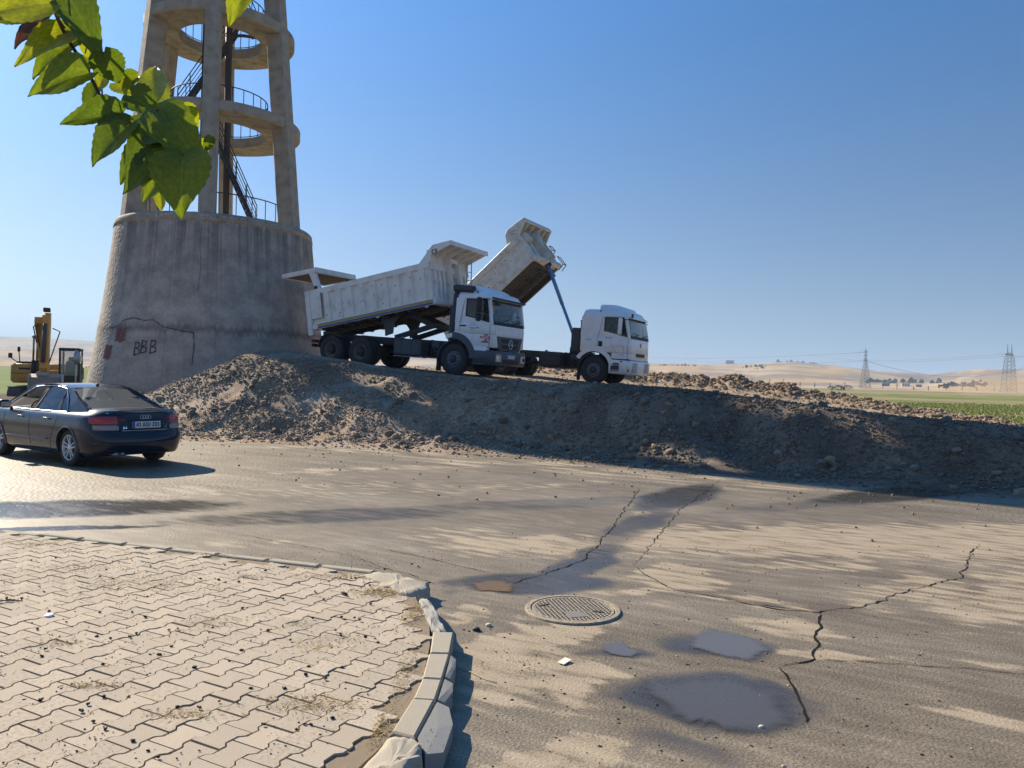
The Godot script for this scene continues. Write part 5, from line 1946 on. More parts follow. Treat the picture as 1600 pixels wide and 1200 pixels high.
func truck_front() -> void:
	var t := thing("dump_truck", "white tipper truck with three-pointed star grille, ribbed bed partly raised, tailgate lifted", "truck", truck_frame(Vector3(-1.47, 1.80, -26.9), -27.5, -3.3), "tipper trucks on the embankment")
	axles_and_frame(t, M.rim_brown)
	side_tanks(t, -2.55, -1.40, M.tank_blue)
	under_parts(t)
	var d := {xb = -0.05, xf = 1.45, floor = 1.40, sill = 1.76, head = 2.56, roof = 2.86, rake = 0.16, win_back = 0.36, win_rear = 1.98, win_front = 1.80, door_back = 0.17, arch_top = 1.45, door_low = 1.02, handle = [0.30, 1.66, 0.26, 0.045], mirror = [0.98, 2.36, 0.50, 0.26], mirror_mat = M.black, side_glass = M.glass_dark}
	var c := cab(t, d, M.cab_white)
	# body below the floor line, ahead of the wheel
	var st := mb(true)
	loft(st, [ring(0.99, 0.66, 1.42, 1.20, 0.2, 0.03), ring(1.03, 0.64, 1.45, 1.22, 0.22, 0.03), ring(1.41, 0.64, 1.45, 1.22, 0.22, 0.03)], true, false)
	obj("front_body", st, M.cab_white, c)
	st = mb()
	for s in [1.0, -1.0]:
		arc_strip(st, Vector2(0, 0.60), 0.66, 0.86, 4, 92, s * 0.95, s * 1.228, 18)
		arc_strip(st, Vector2(0, 0.60), 0.66, 0.80, 90, 118, s * 0.95, s * 1.226, 6)
		prism(st, [Vector2(-0.05, 1.41), Vector2(-0.05, 1.30), Vector2(0.66, 1.0), Vector2(0.66, 1.41)], s * 0.9, s * 1.212)
	obj("fender_skin", st, M.cab_white, c)
	for s in [1.0, -1.0]:
		st = mb()
		arc_strip(st, Vector2(0, 0.56), 0.64, 0.865, 2, 96, s * 0.93, s * 1.245, 18)
		obj("fender", st, M.grey_plastic, c)
		st = mb()
		box(st, Vector3(0.98, 0.92, s * 1.12), Vector3(0.56, 0.16, 0.22), 0.02)
		obj("step_panel", st, M.cab_white, c)
		st = mb()
		box(st, Vector3(0.98, 0.70, s * 1.06), Vector3(0.62, 0.30, 0.26), 0.02)
		obj("step_box", st, M.dark_plastic, c)
		for y in [0.62, 0.42]:
			st = mb()
			box(st, Vector3(0.98, y, s * 1.16), Vector3(0.50, 0.035, 0.22), 0.008)
			obj("step", st, M.grey_plastic, c)
	st = mb(true)
	loft(st, [ring(0.40, 0.80, 1.50, 1.18, 0.22, 0.03), ring(0.44, 0.76, 1.55, 1.235, 0.25, 0.03), ring(0.84, 0.76, 1.56, 1.24, 0.25, 0.03), ring(0.90, 0.80, 1.52, 1.22, 0.25, 0.03)])
	var bump := obj("bumper", st, M.grey_plastic, c)
	st = mb()
	box(st, Vector3(1.555, 0.54, 0), Vector3(0.02, 0.13, 1.1), 0.01)
	obj("lower_grille", st, M.black, bump)
	for s in [1.0, -1.0]:
		st = mb()
		box(st, Vector3(1.545, 0.66, s * 0.88), Vector3(0.05, 0.26, 0.34), 0.03)
		var hl := obj("headlight", st, M.lamp, bump)
		st = mb(true)
		lathe(st, [Vector2(0.028, 0.08), Vector2(0.03, 0.0)], 14, Transform3D(Basis(Vector3(0, 1, 0), Vector3(1, 0, 0), Vector3(0, 0, -1)), Vector3(1.545, 0.64, s * 0.92)))
		obj("reflector", st, M.chrome, hl)
		st = mb()
		box(st, Vector3(1.55, 0.77, s * 0.88), Vector3(0.05, 0.05, 0.3), 0.01)
		obj("indicator", st, M.amber, bump)
	st = mb()
	box(st, Vector3(1.566, 0.72, 0), Vector3(0.012, 0.12, 0.52), 0.003)
	obj("number_plate", st, flat(0.50, 0.52, 0.62, 0.4), bump)
	# grille with the star
	st = mb()
	var gx := facing(Vector3(1.452, 1.12, 0), Vector3(0, 0, -1), Vector3(1, 0, 0.0))
	prism(st, [Vector2(-0.92, 0.26), Vector2(-0.74, -0.20), Vector2(0.74, -0.20), Vector2(0.92, 0.26)], -0.05, 0.025, gx, 0.012)
	var gr := obj("grille", st, M.grey_plastic, c)
	for k in 2:
		st = mb()
		var y := 0.12 - 0.19 * k
		prism(st, [Vector2(-0.66 + 0.05 * k, y + 0.07), Vector2(-0.58 + 0.05 * k, y - 0.07), Vector2(0.58 - 0.05 * k, y - 0.07), Vector2(0.66 - 0.05 * k, y + 0.07)], 0.0, 0.03, gx)
		obj("grille_slot", st, M.black, gr)
	st = mb(true)
	var hoop := []
	for k in 25:
		hoop.append(gx * Vector3(cos(TAU * k / 24) * 0.145, 0.02 + sin(TAU * k / 24) * 0.145, 0.05))
	tube(st, hoop, 0.014, 6, -1.0, false)
	for k in 3:
		var a := PI / 2 + TAU * k / 3
		tube(st, [gx * Vector3(0, 0.02, 0.055), gx * Vector3(cos(a) * 0.14, 0.02 + sin(a) * 0.14, 0.05)], 0.022, 6, 0.006)
	obj("star_emblem", st, M.chrome, gr)
	st = mb()
	prism(st, [Vector2(-1.02, 0.57), Vector2(-1.02, 0.30), Vector2(1.02, 0.30), Vector2(1.02, 0.57)], -0.02, 0.006, gx, 0.004)
	obj("front_flap", st, M.cab_white, c)
	# roof furniture
	st = mb(true)
	loft(st, [ring(2.80, 0.05, 1.05, 0.95, 0.3, 0.1), ring(2.92, 0.02, 0.92, 0.92, 0.35, 0.1), ring(3.02, 0.05, 0.66, 0.85, 0.3, 0.1), ring(3.04, 0.12, 0.5, 0.75, 0.2, 0.1)])
	obj("roof_fairing", st, M.cab_white, c)
	st = mb(true)
	tube(st, [Vector3(-0.2, 2.90, 1.08), Vector3(-0.14, 2.91, 1.08), Vector3(0.50, 2.88, 1.08), Vector3(0.55, 2.87, 1.08)], 0.125, 12)
	obj("roof_roll", st, M.dark_plastic, c)
	st = mb()
	box(st, Vector3.ZERO, Vector3(0.22, 0.06, 2.1), 0.02, Transform3D(Basis(Vector3.BACK, -0.2), Vector3(1.34, 2.62, 0)))
	obj("sun_visor", st, M.dark_plastic, c)
	st = mb()
	box(st, Vector3(1.42, 2.45, 0.95), Vector3(0.12, 0.14, 0.3), 0.04)
	obj("kerb_mirror", st, M.black, c)
	for k in 3:
		st = mb()
		box(st, Vector3(0.72 - 0.16 * k, 2.80 + 0.05 * k, 1.12 - 0.05 * k), Vector3(0.07, 0.035, 0.06), 0.012)
		obj("roof_lamp", st, M.amber if k == 1 else M.black, c)
	# door print
	var z := 1.223
	var face := func(x: float, y: float): return Transform3D(Basis(), Vector3(x, y, z))
	lettering("2529", 0.052, 0.003, M.black, c, face.call(1.20, 1.385))
	st = mb()
	box(st, Vector3(1.17, 1.31, z), Vector3(0.38, 0.075, 0.006), 0.002)
	obj("sticker", st, M.red, c)
	st = mb()
	for k in 7:
		box(st, Vector3(1.03 + 0.045 * k, 1.305 + 0.004 * (k % 2), z + 0.004), Vector3(0.022, 0.035 + 0.008 * (k % 3), 0.002), 0.0005)
	obj("sticker_print", st, M.white, c)
	st = mb()
	prism(st, [Vector2(1.01, 1.14), Vector2(1.34, 1.14), Vector2(1.34, 1.155), Vector2(1.24, 1.20), Vector2(1.12, 1.20)], z - 0.003, z + 0.003)
	obj("sticker", st, M.red, c)
	st = mb()
	box(st, Vector3(1.21, 1.23, z), Vector3(0.08, 0.045, 0.005), 0.001)
	box(st, Vector3(1.31, 1.23, z), Vector3(0.07, 0.022, 0.005), 0.001)
	obj("sticker", st, M.navy, c)
	door_badge(c, Vector3(0.72, 1.66, z), 1.0)
	# cylinder post and exhaust stack behind the cab
	st = mb()
	box(st, Vector3(-0.42, 1.72, 0.62), Vector3(0.30, 1.25, 0.22), 0.03)
	box(st, Vector3(-0.42, 1.3, 0.0), Vector3(0.4, 0.3, 1.4), 0.03)
	obj("ram_cradle", st, M.tank_blue, t)
	st = mb(true)
	tube(st, [Vector3(-0.22, 1.1, 0.98), Vector3(-0.22, 1.9, 0.98), Vector3(-0.2, 2.7, 0.98), Vector3(-0.12, 2.85, 1.0)], 0.085, 10)
	obj("intake_stack", st, M.dark_plastic, t)
	# ---- the raised bed; its own axes start at the hinge
	var bedf := Transform3D(Basis(Vector3.BACK, deg_to_rad(12.3)), Vector3(-6.37, 1.13, 0))
	bed_ribbed(t, bedf)
	# lifting frame under it
	st = mb()
	for s in [-1.0, 1.0]:
		prism(st, [Vector2(2.95, -0.02), Vector2(3.9, -0.02), Vector2(3.62, -0.18), Vector2(3.50, -0.40), Vector2(3.44, -0.62), Vector2(3.1, -0.66), Vector2(3.12, -0.30)], s * 0.78, s * 0.74, bedf)
	obj("lifting_plate", st, M.tank_blue, t)
	st = mb()
	for s in [-1.0, 1.0]:
		bar(st, Vector3(-2.9, 1.12, s * 0.55), Vector3(-1.35, 1.62, s * 0.5), 0.14, 0.17)
		bar(st, Vector3(-1.35, 1.62, s * 0.5), bedf * Vector3(4.1, -0.02, s * 0.5), 0.14, 0.17)
	bar(st, Vector3(-1.35, 1.62, -0.6), Vector3(-1.35, 1.62, 0.6), 0.16, 0.16)
	obj("stabiliser_arm", st, M.chassis, t)
	st = mb(true)
	var top := bedf * Vector3(5.82, 1.0, 0.0)
	tube(st, [Vector3(-0.42, 1.15, 0), Vector3(-0.42, 1.15, 0).lerp(top, 0.55)], 0.13, 14)
	obj("ram_barrel", st, M.dark_plastic, t)
	st = mb(true)
	tube(st, [Vector3(-0.42, 1.15, 0).lerp(top, 0.30), top], 0.095, 14)
	obj("ram", st, M.chrome, t)


func door_badge(c: Node3D, at: Vector3, k: float) -> void:
	# a small blue line drawing with lettering, as on both doors
	var st := mb(true)
	tube(st, [at + Vector3(-0.16, -0.02, 0) * k, at + Vector3(-0.15, 0.04, 0) * k, at + Vector3(-0.06, 0.05, 0) * k, at + Vector3(-0.02, 0.02, 0) * k, at + Vector3(0.02, 0.10, 0) * k, at + Vector3(0.06, 0.02, 0) * k, at + Vector3(0.17, 0.0, 0) * k], 0.006 * k, 4)
	tube(st, [at + Vector3(-0.17, -0.05, 0) * k, at + Vector3(0.13, -0.05, 0) * k], 0.010 * k, 4)
	tube(st, [at + Vector3(-0.12, -0.085, 0) * k, at + Vector3(0.10, -0.085, 0) * k], 0.006 * k, 4)
	obj("door_badge", st, M.sky_blue, c)
	st = mb()
	box(st, at + Vector3(0.16, -0.045, 0) * k, Vector3(0.06, 0.035, 0.005) * k, 0.001)
	obj("door_badge", st, M.red, c)


func bed_ribbed(t: Node3D, f: Transform3D) -> void:
	var L := 5.58
	var H := 1.5
	var Wd := 1.25
	var st := mb()
	box(st, Vector3(L * 0.5, 0.09, 0), Vector3(L, 0.06, 2 * Wd - 0.1), 0.01, f)
	for x in range(1, 10):
		box(st, Vector3(x * 0.56, 0.0, 0), Vector3(0.1, 0.12, 2 * Wd - 0.14), 0.01, f)
	for s in [-1.0, 1.0]:
		box(st, Vector3(L * 0.5, -0.06, s * 0.42), Vector3(L, 0.18, 0.12), 0.01, f)
	var bed := obj("bed", st, M.bed_under, t)
	for s in [1.0, -1.0]:
		var z: float = s * Wd
		st = mb()
		box(st, Vector3(L * 0.5, H * 0.5, z - s * 0.09), Vector3(L - 0.02, H - 0.06, 0.05), 0.008, f)
		var wall := obj("side_wall", st, M.bed_white, bed)
		st = mb()
		box(st, Vector3(L * 0.5 + 0.05, H - 0.11, z - s * 0.055), Vector3(L - 0.1, 0.22, 0.13), 0.02, f)
		obj("top_rail", st, M.bed_white, wall)
		st = mb()
		box(st, Vector3(L * 0.5, 0.11, z - s * 0.05), Vector3(L, 0.20, 0.11), 0.012, f)
		obj("bottom_rail", st, M.bed_white, wall)
		for k in 9:
			st = mb()
			var x := 0.98 + 0.53 * k
			# a folded channel with sloping flanks
			var w0 := 0.15
			var w1 := 0.115
			for e in [[-1, 0]]:
				pass
			prism(st, [Vector2(x - w0, 0.0), Vector2(x + w0, 0.0), Vector2(x + w1, 0.075), Vector2(x - w1, 0.075)], -0.20, -(H - 0.215), f * Transform3D(Basis(Vector3(1, 0, 0), Vector3(0, 0, s), Vector3(0, -1, 0)), Vector3(0, 0, z - s * 0.066)))
			obj("rib", st, M.bed_white, wall)
			st = mb()
			box(st, Vector3(x, 0.235, z - s * 0.02), Vector3(0.17, 0.035, 0.05), 0.005, f)
			obj("drain_slot", st, M.chip, wall)
		for e in [[0.165, 0.022, M.stripe_green], [0.118, 0.062, M.stripe_gold], [0.052, 0.058, M.stripe_blue]]:
			st = mb()
			box(st, Vector3(L * 0.5 + 0.22, e[0], z + s * 0.006), Vector3(L - 0.46, e[1], 0.012), 0.002, f)
			obj("stripe", st, e[2], wall)
		# rear corner: post, flat cover plate
		st = mb()
		box(st, Vector3(0.10, H * 0.5 - 0.1, z - s * 0.03), Vector3(0.22, H + 0.18, 0.15), 0.02, f)
		obj("rear_post", st, M.bed_white, wall)
		st = mb()
		box(st, Vector3(0.48, 0.86, z + s * 0.018), Vector3(0.52, 0.95, 0.02), 0.006, f)
		obj("cover_plate", st, M.bed_white, wall)
		st = mb()
		bar(st, f * Vector3(0.75, 0.40, z + s * 0.026), f * Vector3(0.75, 1.32, z + s * 0.026), 0.012, 0.018, Vector3.BACK)
		bar(st, f * Vector3(0.25, 0.385, z + s * 0.026), f * Vector3(0.74, 0.385, z + s * 0.026), 0.012, 0.012, Vector3.BACK)
		obj("plate_edge", st, M.chip, wall)
		# chips in the paint
		st = mb()
		for k in 34:
			var x := rng.randf_range(0.4, L - 0.2)
			var y := rng.randf_range(0.3, 1.15)
			var on_rib := absf(fposmod(x - 0.98 + 0.265, 0.53) - 0.265) < 0.10
			var zz: float = z + (s * 0.0105 if on_rib else -s * 0.0645)
			if not on_rib and absf(fposmod(x - 0.98 + 0.265, 0.53) - 0.265) < 0.17:
				continue
			var a := rng.randf_range(0.012, 0.032)
			var poly := []
			for e in 6:
				poly.append(Vector2(x, y) + Vector2(cos(TAU * e / 6), sin(TAU * e / 6) * 1.3) * a * rng.randf_range(0.4, 1.2))
			prism(st, poly, zz, zz + s * 0.002, f)
		obj("paint_chips", st, M.chip, wall)
		st = mb()
		for k in 3:
			box(st, Vector3([0.55, 3.2, 5.3][k], -0.03, z - s * 0.02), Vector3(0.14, 0.05, 0.04), 0.012, f)
		obj("side_lamp", st, flat(0.7, 0.62, 0.55, 0.3), wall)
		# arms that carry the tailgate
		st = mb()
		prism(st, [Vector2(0.66, H - 0.02), Vector2(0.44, H + 0.02), Vector2(0.16, H + 0.78), Vector2(0.44, H + 0.80)], z - s * 0.22, z - s * 0.06, f, 0.012)
		obj("tailgate_arm", st, M.bed_white, bed)
		st = mb(true)
		lathe(st, [Vector2(-0.02, 0.07), Vector2(0.05, 0.065), Vector2(0.055, 0.0)], 10, f * Transform3D(Basis(Vector3(1, 0, 0), Vector3(0, 0, s), Vector3(0, -1, 0)), Vector3(0.5, H + 0.06, z - s * 0.06)))
		obj("arm_pivot", st, M.chassis, bed)
	# headboard with ribs and the channel for the ram
	st = mb()
	box(st, Vector3(L - 0.03, H * 0.5 + 0.2, 0), Vector3(0.06, H + 0.4, 2 * Wd - 0.04), 0.01, f)
	var head := obj("headboard", st, M.bed_white, bed)
	for y in [0.12, 1.32]:
		st = mb()
		box(st, Vector3(L + 0.05, y, 0), Vector3(0.10, 0.22, 2 * Wd - 0.06), 0.02, f)
		obj("cross_rail", st, M.bed_white, head)
	for zz in [-1.0, -0.72, -0.45, 0.45, 0.72, 1.0]:
		st = mb()
		box(st, Vector3(L + 0.04, 0.72, zz), Vector3(0.08, 1.0, 0.13), 0.02, f)
		obj("rib", st, M.bed_white, head)
	for zz in [-0.26, 0.26]:
		st = mb()
		box(st, Vector3(L + 0.14, 1.0, zz), Vector3(0.30, 1.85, 0.035), 0.01, f)
		obj("ram_channel", st, M.bed_white, head)
	st = mb()
	box(st, Vector3(L + 0.16, 1.62, 0), Vector3(0.2, 0.16, 0.5), 0.02, f)
	obj("ram_mount", st, M.bed_white, head)
	# canopy over the cab
	st = mb()
	for s in [-1.0, 1.0]:
		prism(st, [Vector2(L - 0.42, H - 0.02), Vector2(L + 0.06, H - 0.02), Vector2(L + 0.10, H + 0.18), Vector2(L + 0.98, H + 0.40), Vector2(L + 0.98, H + 0.52), Vector2(L + 0.22, H + 0.52)], s * (Wd - 0.07), s * Wd, f, 0.01)
	prism(st, [Vector2(L - 0.42, H - 0.02), Vector2(L + 0.22, H + 0.50), Vector2(L + 0.98, H + 0.51), Vector2(L + 0.98, H + 0.455), Vector2(L + 0.24, H + 0.445), Vector2(L - 0.36, H - 0.03)], -Wd + 0.07, Wd - 0.07, f)
	box(st, Vector3(L + 0.96, H + 0.43, 0), Vector3(0.06, 0.16, 2 * Wd), 0.012, f)
	obj("canopy", st, M.bed_white, bed)
	st = mb()
	for zz in [-0.75, -0.25, 0.25, 0.75]:
		prism(st, [Vector2(L + 0.05, H + 0.15), Vector2(L + 0.05, H + 0.44), Vector2(L + 0.92, H + 0.44), Vector2(L + 0.92, H + 0.39)], zz - 0.02, zz + 0.02, f)
	obj("canopy_rib", st, M.bed_white, bed)
	lettering("CE", 0.16, 0.004, M.black, bed, f * Transform3D(Basis(), Vector3(L + 0.28, H + 0.27, Wd + 0.004)))
	# ladder on the far corner
	st = mb()
	for e in [-1.12, -0.82]:
		bar(st, f * Vector3(L + 0.10, 0.2, e), f * Vector3(L + 0.34, 1.75, e), 0.03, 0.03)
	for k in 5:
		bar(st, f * Vector3(L + 0.14 + 0.05 * k, 0.45 + 0.3 * k, -1.12), f * Vector3(L + 0.14 + 0.05 * k, 0.45 + 0.3 * k, -0.82), 0.025, 0.025)
	obj("ladder", st, M.steel, bed)
	# tailgate, swung up behind the bed
	st = mb()
	var g := f * Transform3D(Basis(Vector3.BACK, deg_to_rad(-2.5)), Vector3(0.30, H + 0.74, 0))
	box(st, Vector3(-0.60, -0.02, 0), Vector3(1.62, 0.05, 2 * Wd - 0.14), 0.01, g)
	var gate := obj("tailgate", st, M.tail_under, bed)
	st = mb()
	for s in [-1, 1]:
		box(st, Vector3(-0.60, 0.0, s * (Wd - 0.10)), Vector3(1.66, 0.17, 0.10), 0.012, g)
	box(st, Vector3(-1.40, 0.0, 0), Vector3(0.10, 0.17, 2 * Wd - 0.2), 0.012, g)
	box(st, Vector3(0.20, 0.01, 0), Vector3(0.12, 0.20, 2 * Wd - 0.2), 0.012, g)
	obj("tailgate_frame", st, M.bed_white, gate)
	st = mb()
	for s in [-1.0, 1.0]:
		prism(st, [Vector2(0.15, -0.05), Vector2(-0.20, -0.05), Vector2(0.15, -0.50)], s * (Wd - 0.22), s * (Wd - 0.18), g)
	obj("gusset", st, M.tail_under, gate)


func truck_back() -> void:
	var t := thing("dump_truck", "white tipper truck behind, smooth-sided bed raised steeply on a blue ram, sleeper cab", "truck", truck_frame(Vector3(3.58, 1.60, -30.2), -27.0, -3.0), "tipper trucks on the embankment")
	axles_and_frame(t, M.rim_brown)
	side_tanks(t, -2.35, -1.45, M.chassis)
	under_parts(t)
	var d := {xb = -0.62, xf = 1.42, floor = 1.20, sill = 1.78, head = 2.52, roof = 2.84, rake = 0.20, win_back = 0.32, win_rear = 2.0, win_front = 1.80, door_back = 0.10, arch_top = 1.33, door_low = 1.02, handle = [0.22, 1.52, 0.15, 0.20], mirror = [1.02, 2.20, 0.62, 0.0], mirror_mat = M.cab_white, side_glass = M.glass_dark, rf = 0.24}
	var c := cab(t, d, M.cab_white)
	var st := mb(true)
	loft(st, [ring(0.97, 0.70, 1.40, 1.20, 0.2, 0.03), ring(1.01, 0.68, 1.42, 1.22, 0.24, 0.03), ring(1.21, 0.68, 1.42, 1.22, 0.24, 0.03)], true, false)
	obj("front_body", st, M.cab_white, c)
	for s in [1.0, -1.0]:
		st = mb()
		arc_strip(st, Vector2(0, 0.56), 0.66, 0.82, 12, 150, s * 0.93, s * 1.25, 20)
		var fd := obj("fender", st, M.cab_white, c)
		st = mb(true)
		tube(st, [Vector3(0.52, 1.17, s * 1.225), Vector3(0.60, 1.17, s * 1.225)], 0.03, 8)
		obj("oval_badge", st, M.navy, fd)
		st = mb()
		arc_strip(st, Vector2(0, 0.56), 0.64, 0.70, 10, 170, s * 0.90, s * 1.235, 18)
		obj("wheel_arch", st, M.black, c)
	st = mb()
	box(st, Vector3(1.02, 0.975, 0), Vector3(0.72, 0.05, 2.42), 0.01)
	obj("gap_strip", st, M.black, c)
	# bumper with steps, lamps and a barred guard
	st = mb(true)
	loft(st, [ring(0.42, 0.64, 1.42, 1.18, 0.24, 0.03), ring(0.46, 0.61, 1.47, 1.235, 0.26, 0.03), ring(0.90, 0.60, 1.48, 1.24, 0.26, 0.03), ring(0.95, 0.62, 1.45, 1.22, 0.26, 0.03)])
	var bump := obj("bumper", st, M.cab_white, c)
	for s in [1.0, -1.0]:
		st = mb()
		box(st, Vector3(0.86, 0.68, s * 1.215), Vector3(0.36, 0.34, 0.06), 0.02)
		obj("step_recess", st, M.dark_plastic, bump)
		for y in [0.56, 0.76]:
			st = mb()
			box(st, Vector3(0.86, y, s * 1.24), Vector3(0.32, 0.05, 0.04), 0.01)
			obj("step", st, M.steel, bump)
		st = mb()
		box(st, Vector3(1.10, 0.90, s * 1.238), Vector3(0.09, 0.05, 0.02), 0.006)
		obj("side_marker", st, M.red, bump)
		for k in 3:
			st = mb(true)
			lathe(st, [Vector2(-0.01, 0.055), Vector2(0.012, 0.05), Vector2(0.02, 0.0)], 12, Transform3D(Basis(Vector3(1, 0, 0), Vector3(0.35, 0, s).normalized(), Vector3(0, 1, 0)), Vector3(1.27 + 0.05 * k, 0.80 - 0.11 * k, s * 1.195)))
			obj("corner_lamp", st, M.lamp if k < 2 else M.amber, bump)
		st = mb()
		for k in 5:
			bar(st, Vector3(1.50, 0.50 + 0.09 * k, s * 0.45), Vector3(1.50, 0.50 + 0.09 * k, s * 1.02), 0.018, 0.018)
		for k in 5:
			bar(st, Vector3(1.505, 0.47, s * (0.47 + 0.13 * k)), Vector3(1.505, 0.89, s * (0.47 + 0.13 * k)), 0.018, 0.018, Vector3.RIGHT)
		obj("lamp_guard", st, M.cab_white, bump)
		st = mb()
		box(st, Vector3(1.478, 0.69, s * 0.74), Vector3(0.02, 0.38, 0.5), 0.01)
		obj("headlight", st, flat(0.20, 0.20, 0.21, 0.2), bump)
	# grille lettering panel, round badge
	st = mb()
	box(st, Vector3(1.415, 1.17, 0), Vector3(0.02, 0.15, 1.1), 0.01)
	var gr := obj("grille_panel", st, flat(0.12, 0.10, 0.08, 0.6), c)
	for k in 6:
		st = mb()
		box(st, Vector3(1.427, 1.17, -0.44 + 0.176 * k), Vector3(0.012, 0.085, 0.12), 0.01)
		obj("grille_slot", st, M.black, gr)
	st = mb(true)
	lathe(st, [Vector2(0.0, 0.085), Vector2(0.015, 0.08), Vector2(0.02, 0.0)], 16, Transform3D(Basis(Vector3(0, 1, 0), Vector3(1, 0, 0), Vector3(0, 0, -1)), Vector3(1.405, 1.56, 0)))
	obj("round_badge", st, M.steel, c)
	# roof
	st = mb(true)
	loft(st, [ring(2.78, 0.02, 0.98, 0.95, 0.3, 0.06), ring(2.94, -0.02, 0.86, 0.92, 0.3, 0.06), ring(3.02, 0.02, 0.62, 0.86, 0.28, 0.06), ring(3.035, 0.1, 0.45, 0.7, 0.2, 0.06)])
	obj("roof_fairing", st, M.cab_white, c)
	st = mb()
	box(st, Vector3.ZERO, Vector3(0.30, 0.04, 2.0), 0.015, Transform3D(Basis(Vector3.BACK, -0.55), Vector3(1.20, 2.60, 0)))
	obj("sun_visor", st, M.cab_white, c)
	for k in 2:
		st = mb(true)
		lathe(st, [Vector2(-0.02, 0.035), Vector2(0.015, 0.03), Vector2(0.02, 0.0)], 8, Transform3D(Basis(Vector3(1, 0, 0), Vector3(0, 0, 1), Vector3(0, 1, 0)), Vector3(0.1 + 0.62 * k, 2.76, 1.11 - 0.04 * k)))
		obj("roof_lamp", st, M.black, c)
	st = mb()
	box(st, Vector3(1.33, 2.62, 1.0), Vector3(0.08, 0.16, 0.06), 0.02)
	obj("corner_marker", st, M.dark_plastic, c)
	var z := 1.223
	lettering("2532 D", 0.06, 0.003, M.steel, c, Transform3D(Basis(), Vector3(0.52, 1.76, z)))
	door_badge(c, Vector3(-0.28, 1.68, z), 0.7)
	st = mb()
	for e in [[Vector2(0.72, 1.47), Vector2(1.15, 1.47)], [Vector2(1.15, 1.47), Vector2(1.14, 1.12)], [Vector2(1.14, 1.12), Vector2(0.86, 1.2)], [Vector2(0.86, 1.2), Vector2(0.72, 1.47)]]:
		bar(st, v3(e[0], z), v3(e[1], z), 0.006, 0.008, Vector3.BACK, 0.001)
	obj("door_panel", st, M.grey_plastic, c)
	# intake and exhaust behind the cab
	st = mb()
	box(st, Vector3(-0.90, 1.62, 0.72), Vector3(0.42, 0.95, 0.5), 0.06)
	obj("air_cleaner", st, M.dark_plastic, t)
	st = mb(true)
	tube(st, [Vector3(-0.78, 2.05, 0.72), Vector3(-0.78, 2.36, 0.72)], 0.05, 8)
	lathe(st, [Vector2(2.36, 0.075), Vector2(2.40, 0.06), Vector2(2.41, 0.0)], 10, Transform3D(Basis(), Vector3(-0.78, 0, 0.72)))
	obj("stack", st, M.dark_plastic, t)
	# ---- the bed
	var f := Transform3D(Basis(Vector3.BACK, deg_to_rad(42.5)), Vector3(-6.3, 1.12, 0))
	bed_smooth(t, f)
	st = mb(true)
	var foot := Vector3(-1.12, 1.25, 0)
	var top := f * Vector3(5.42, 1.62, 0)
	tube(st, [foot.lerp(top, 0.72), top], 0.125, 16)
	obj("ram_barrel", st, M.bed_cream, t)
	st = mb(true)
	lathe(st, [Vector2(-0.07, 0.15), Vector2(0.07, 0.15)], 14, facing(foot.lerp(top, 0.72), Vector3(0, 0, 1), (top - foot).cross(Vector3(0, 0, 1))))
	obj("ram_collar", st, M.chassis, t)
	for k in 3:
		st = mb(true)
		tube(st, [foot.lerp(top, [0.38, 0.0, 0.0][k]), foot.lerp(top, [0.73, 0.40, 0.06][k])], [0.076, 0.062, 0.10][k], 14)
		obj("ram_stage", st, M.ram_blue if k < 2 else M.chassis, t)
	st = mb()
	box(st, Vector3(-1.12, 1.2, 0), Vector3(0.4, 0.3, 1.0), 0.03)
	obj("ram_cradle", st, M.chassis, t)


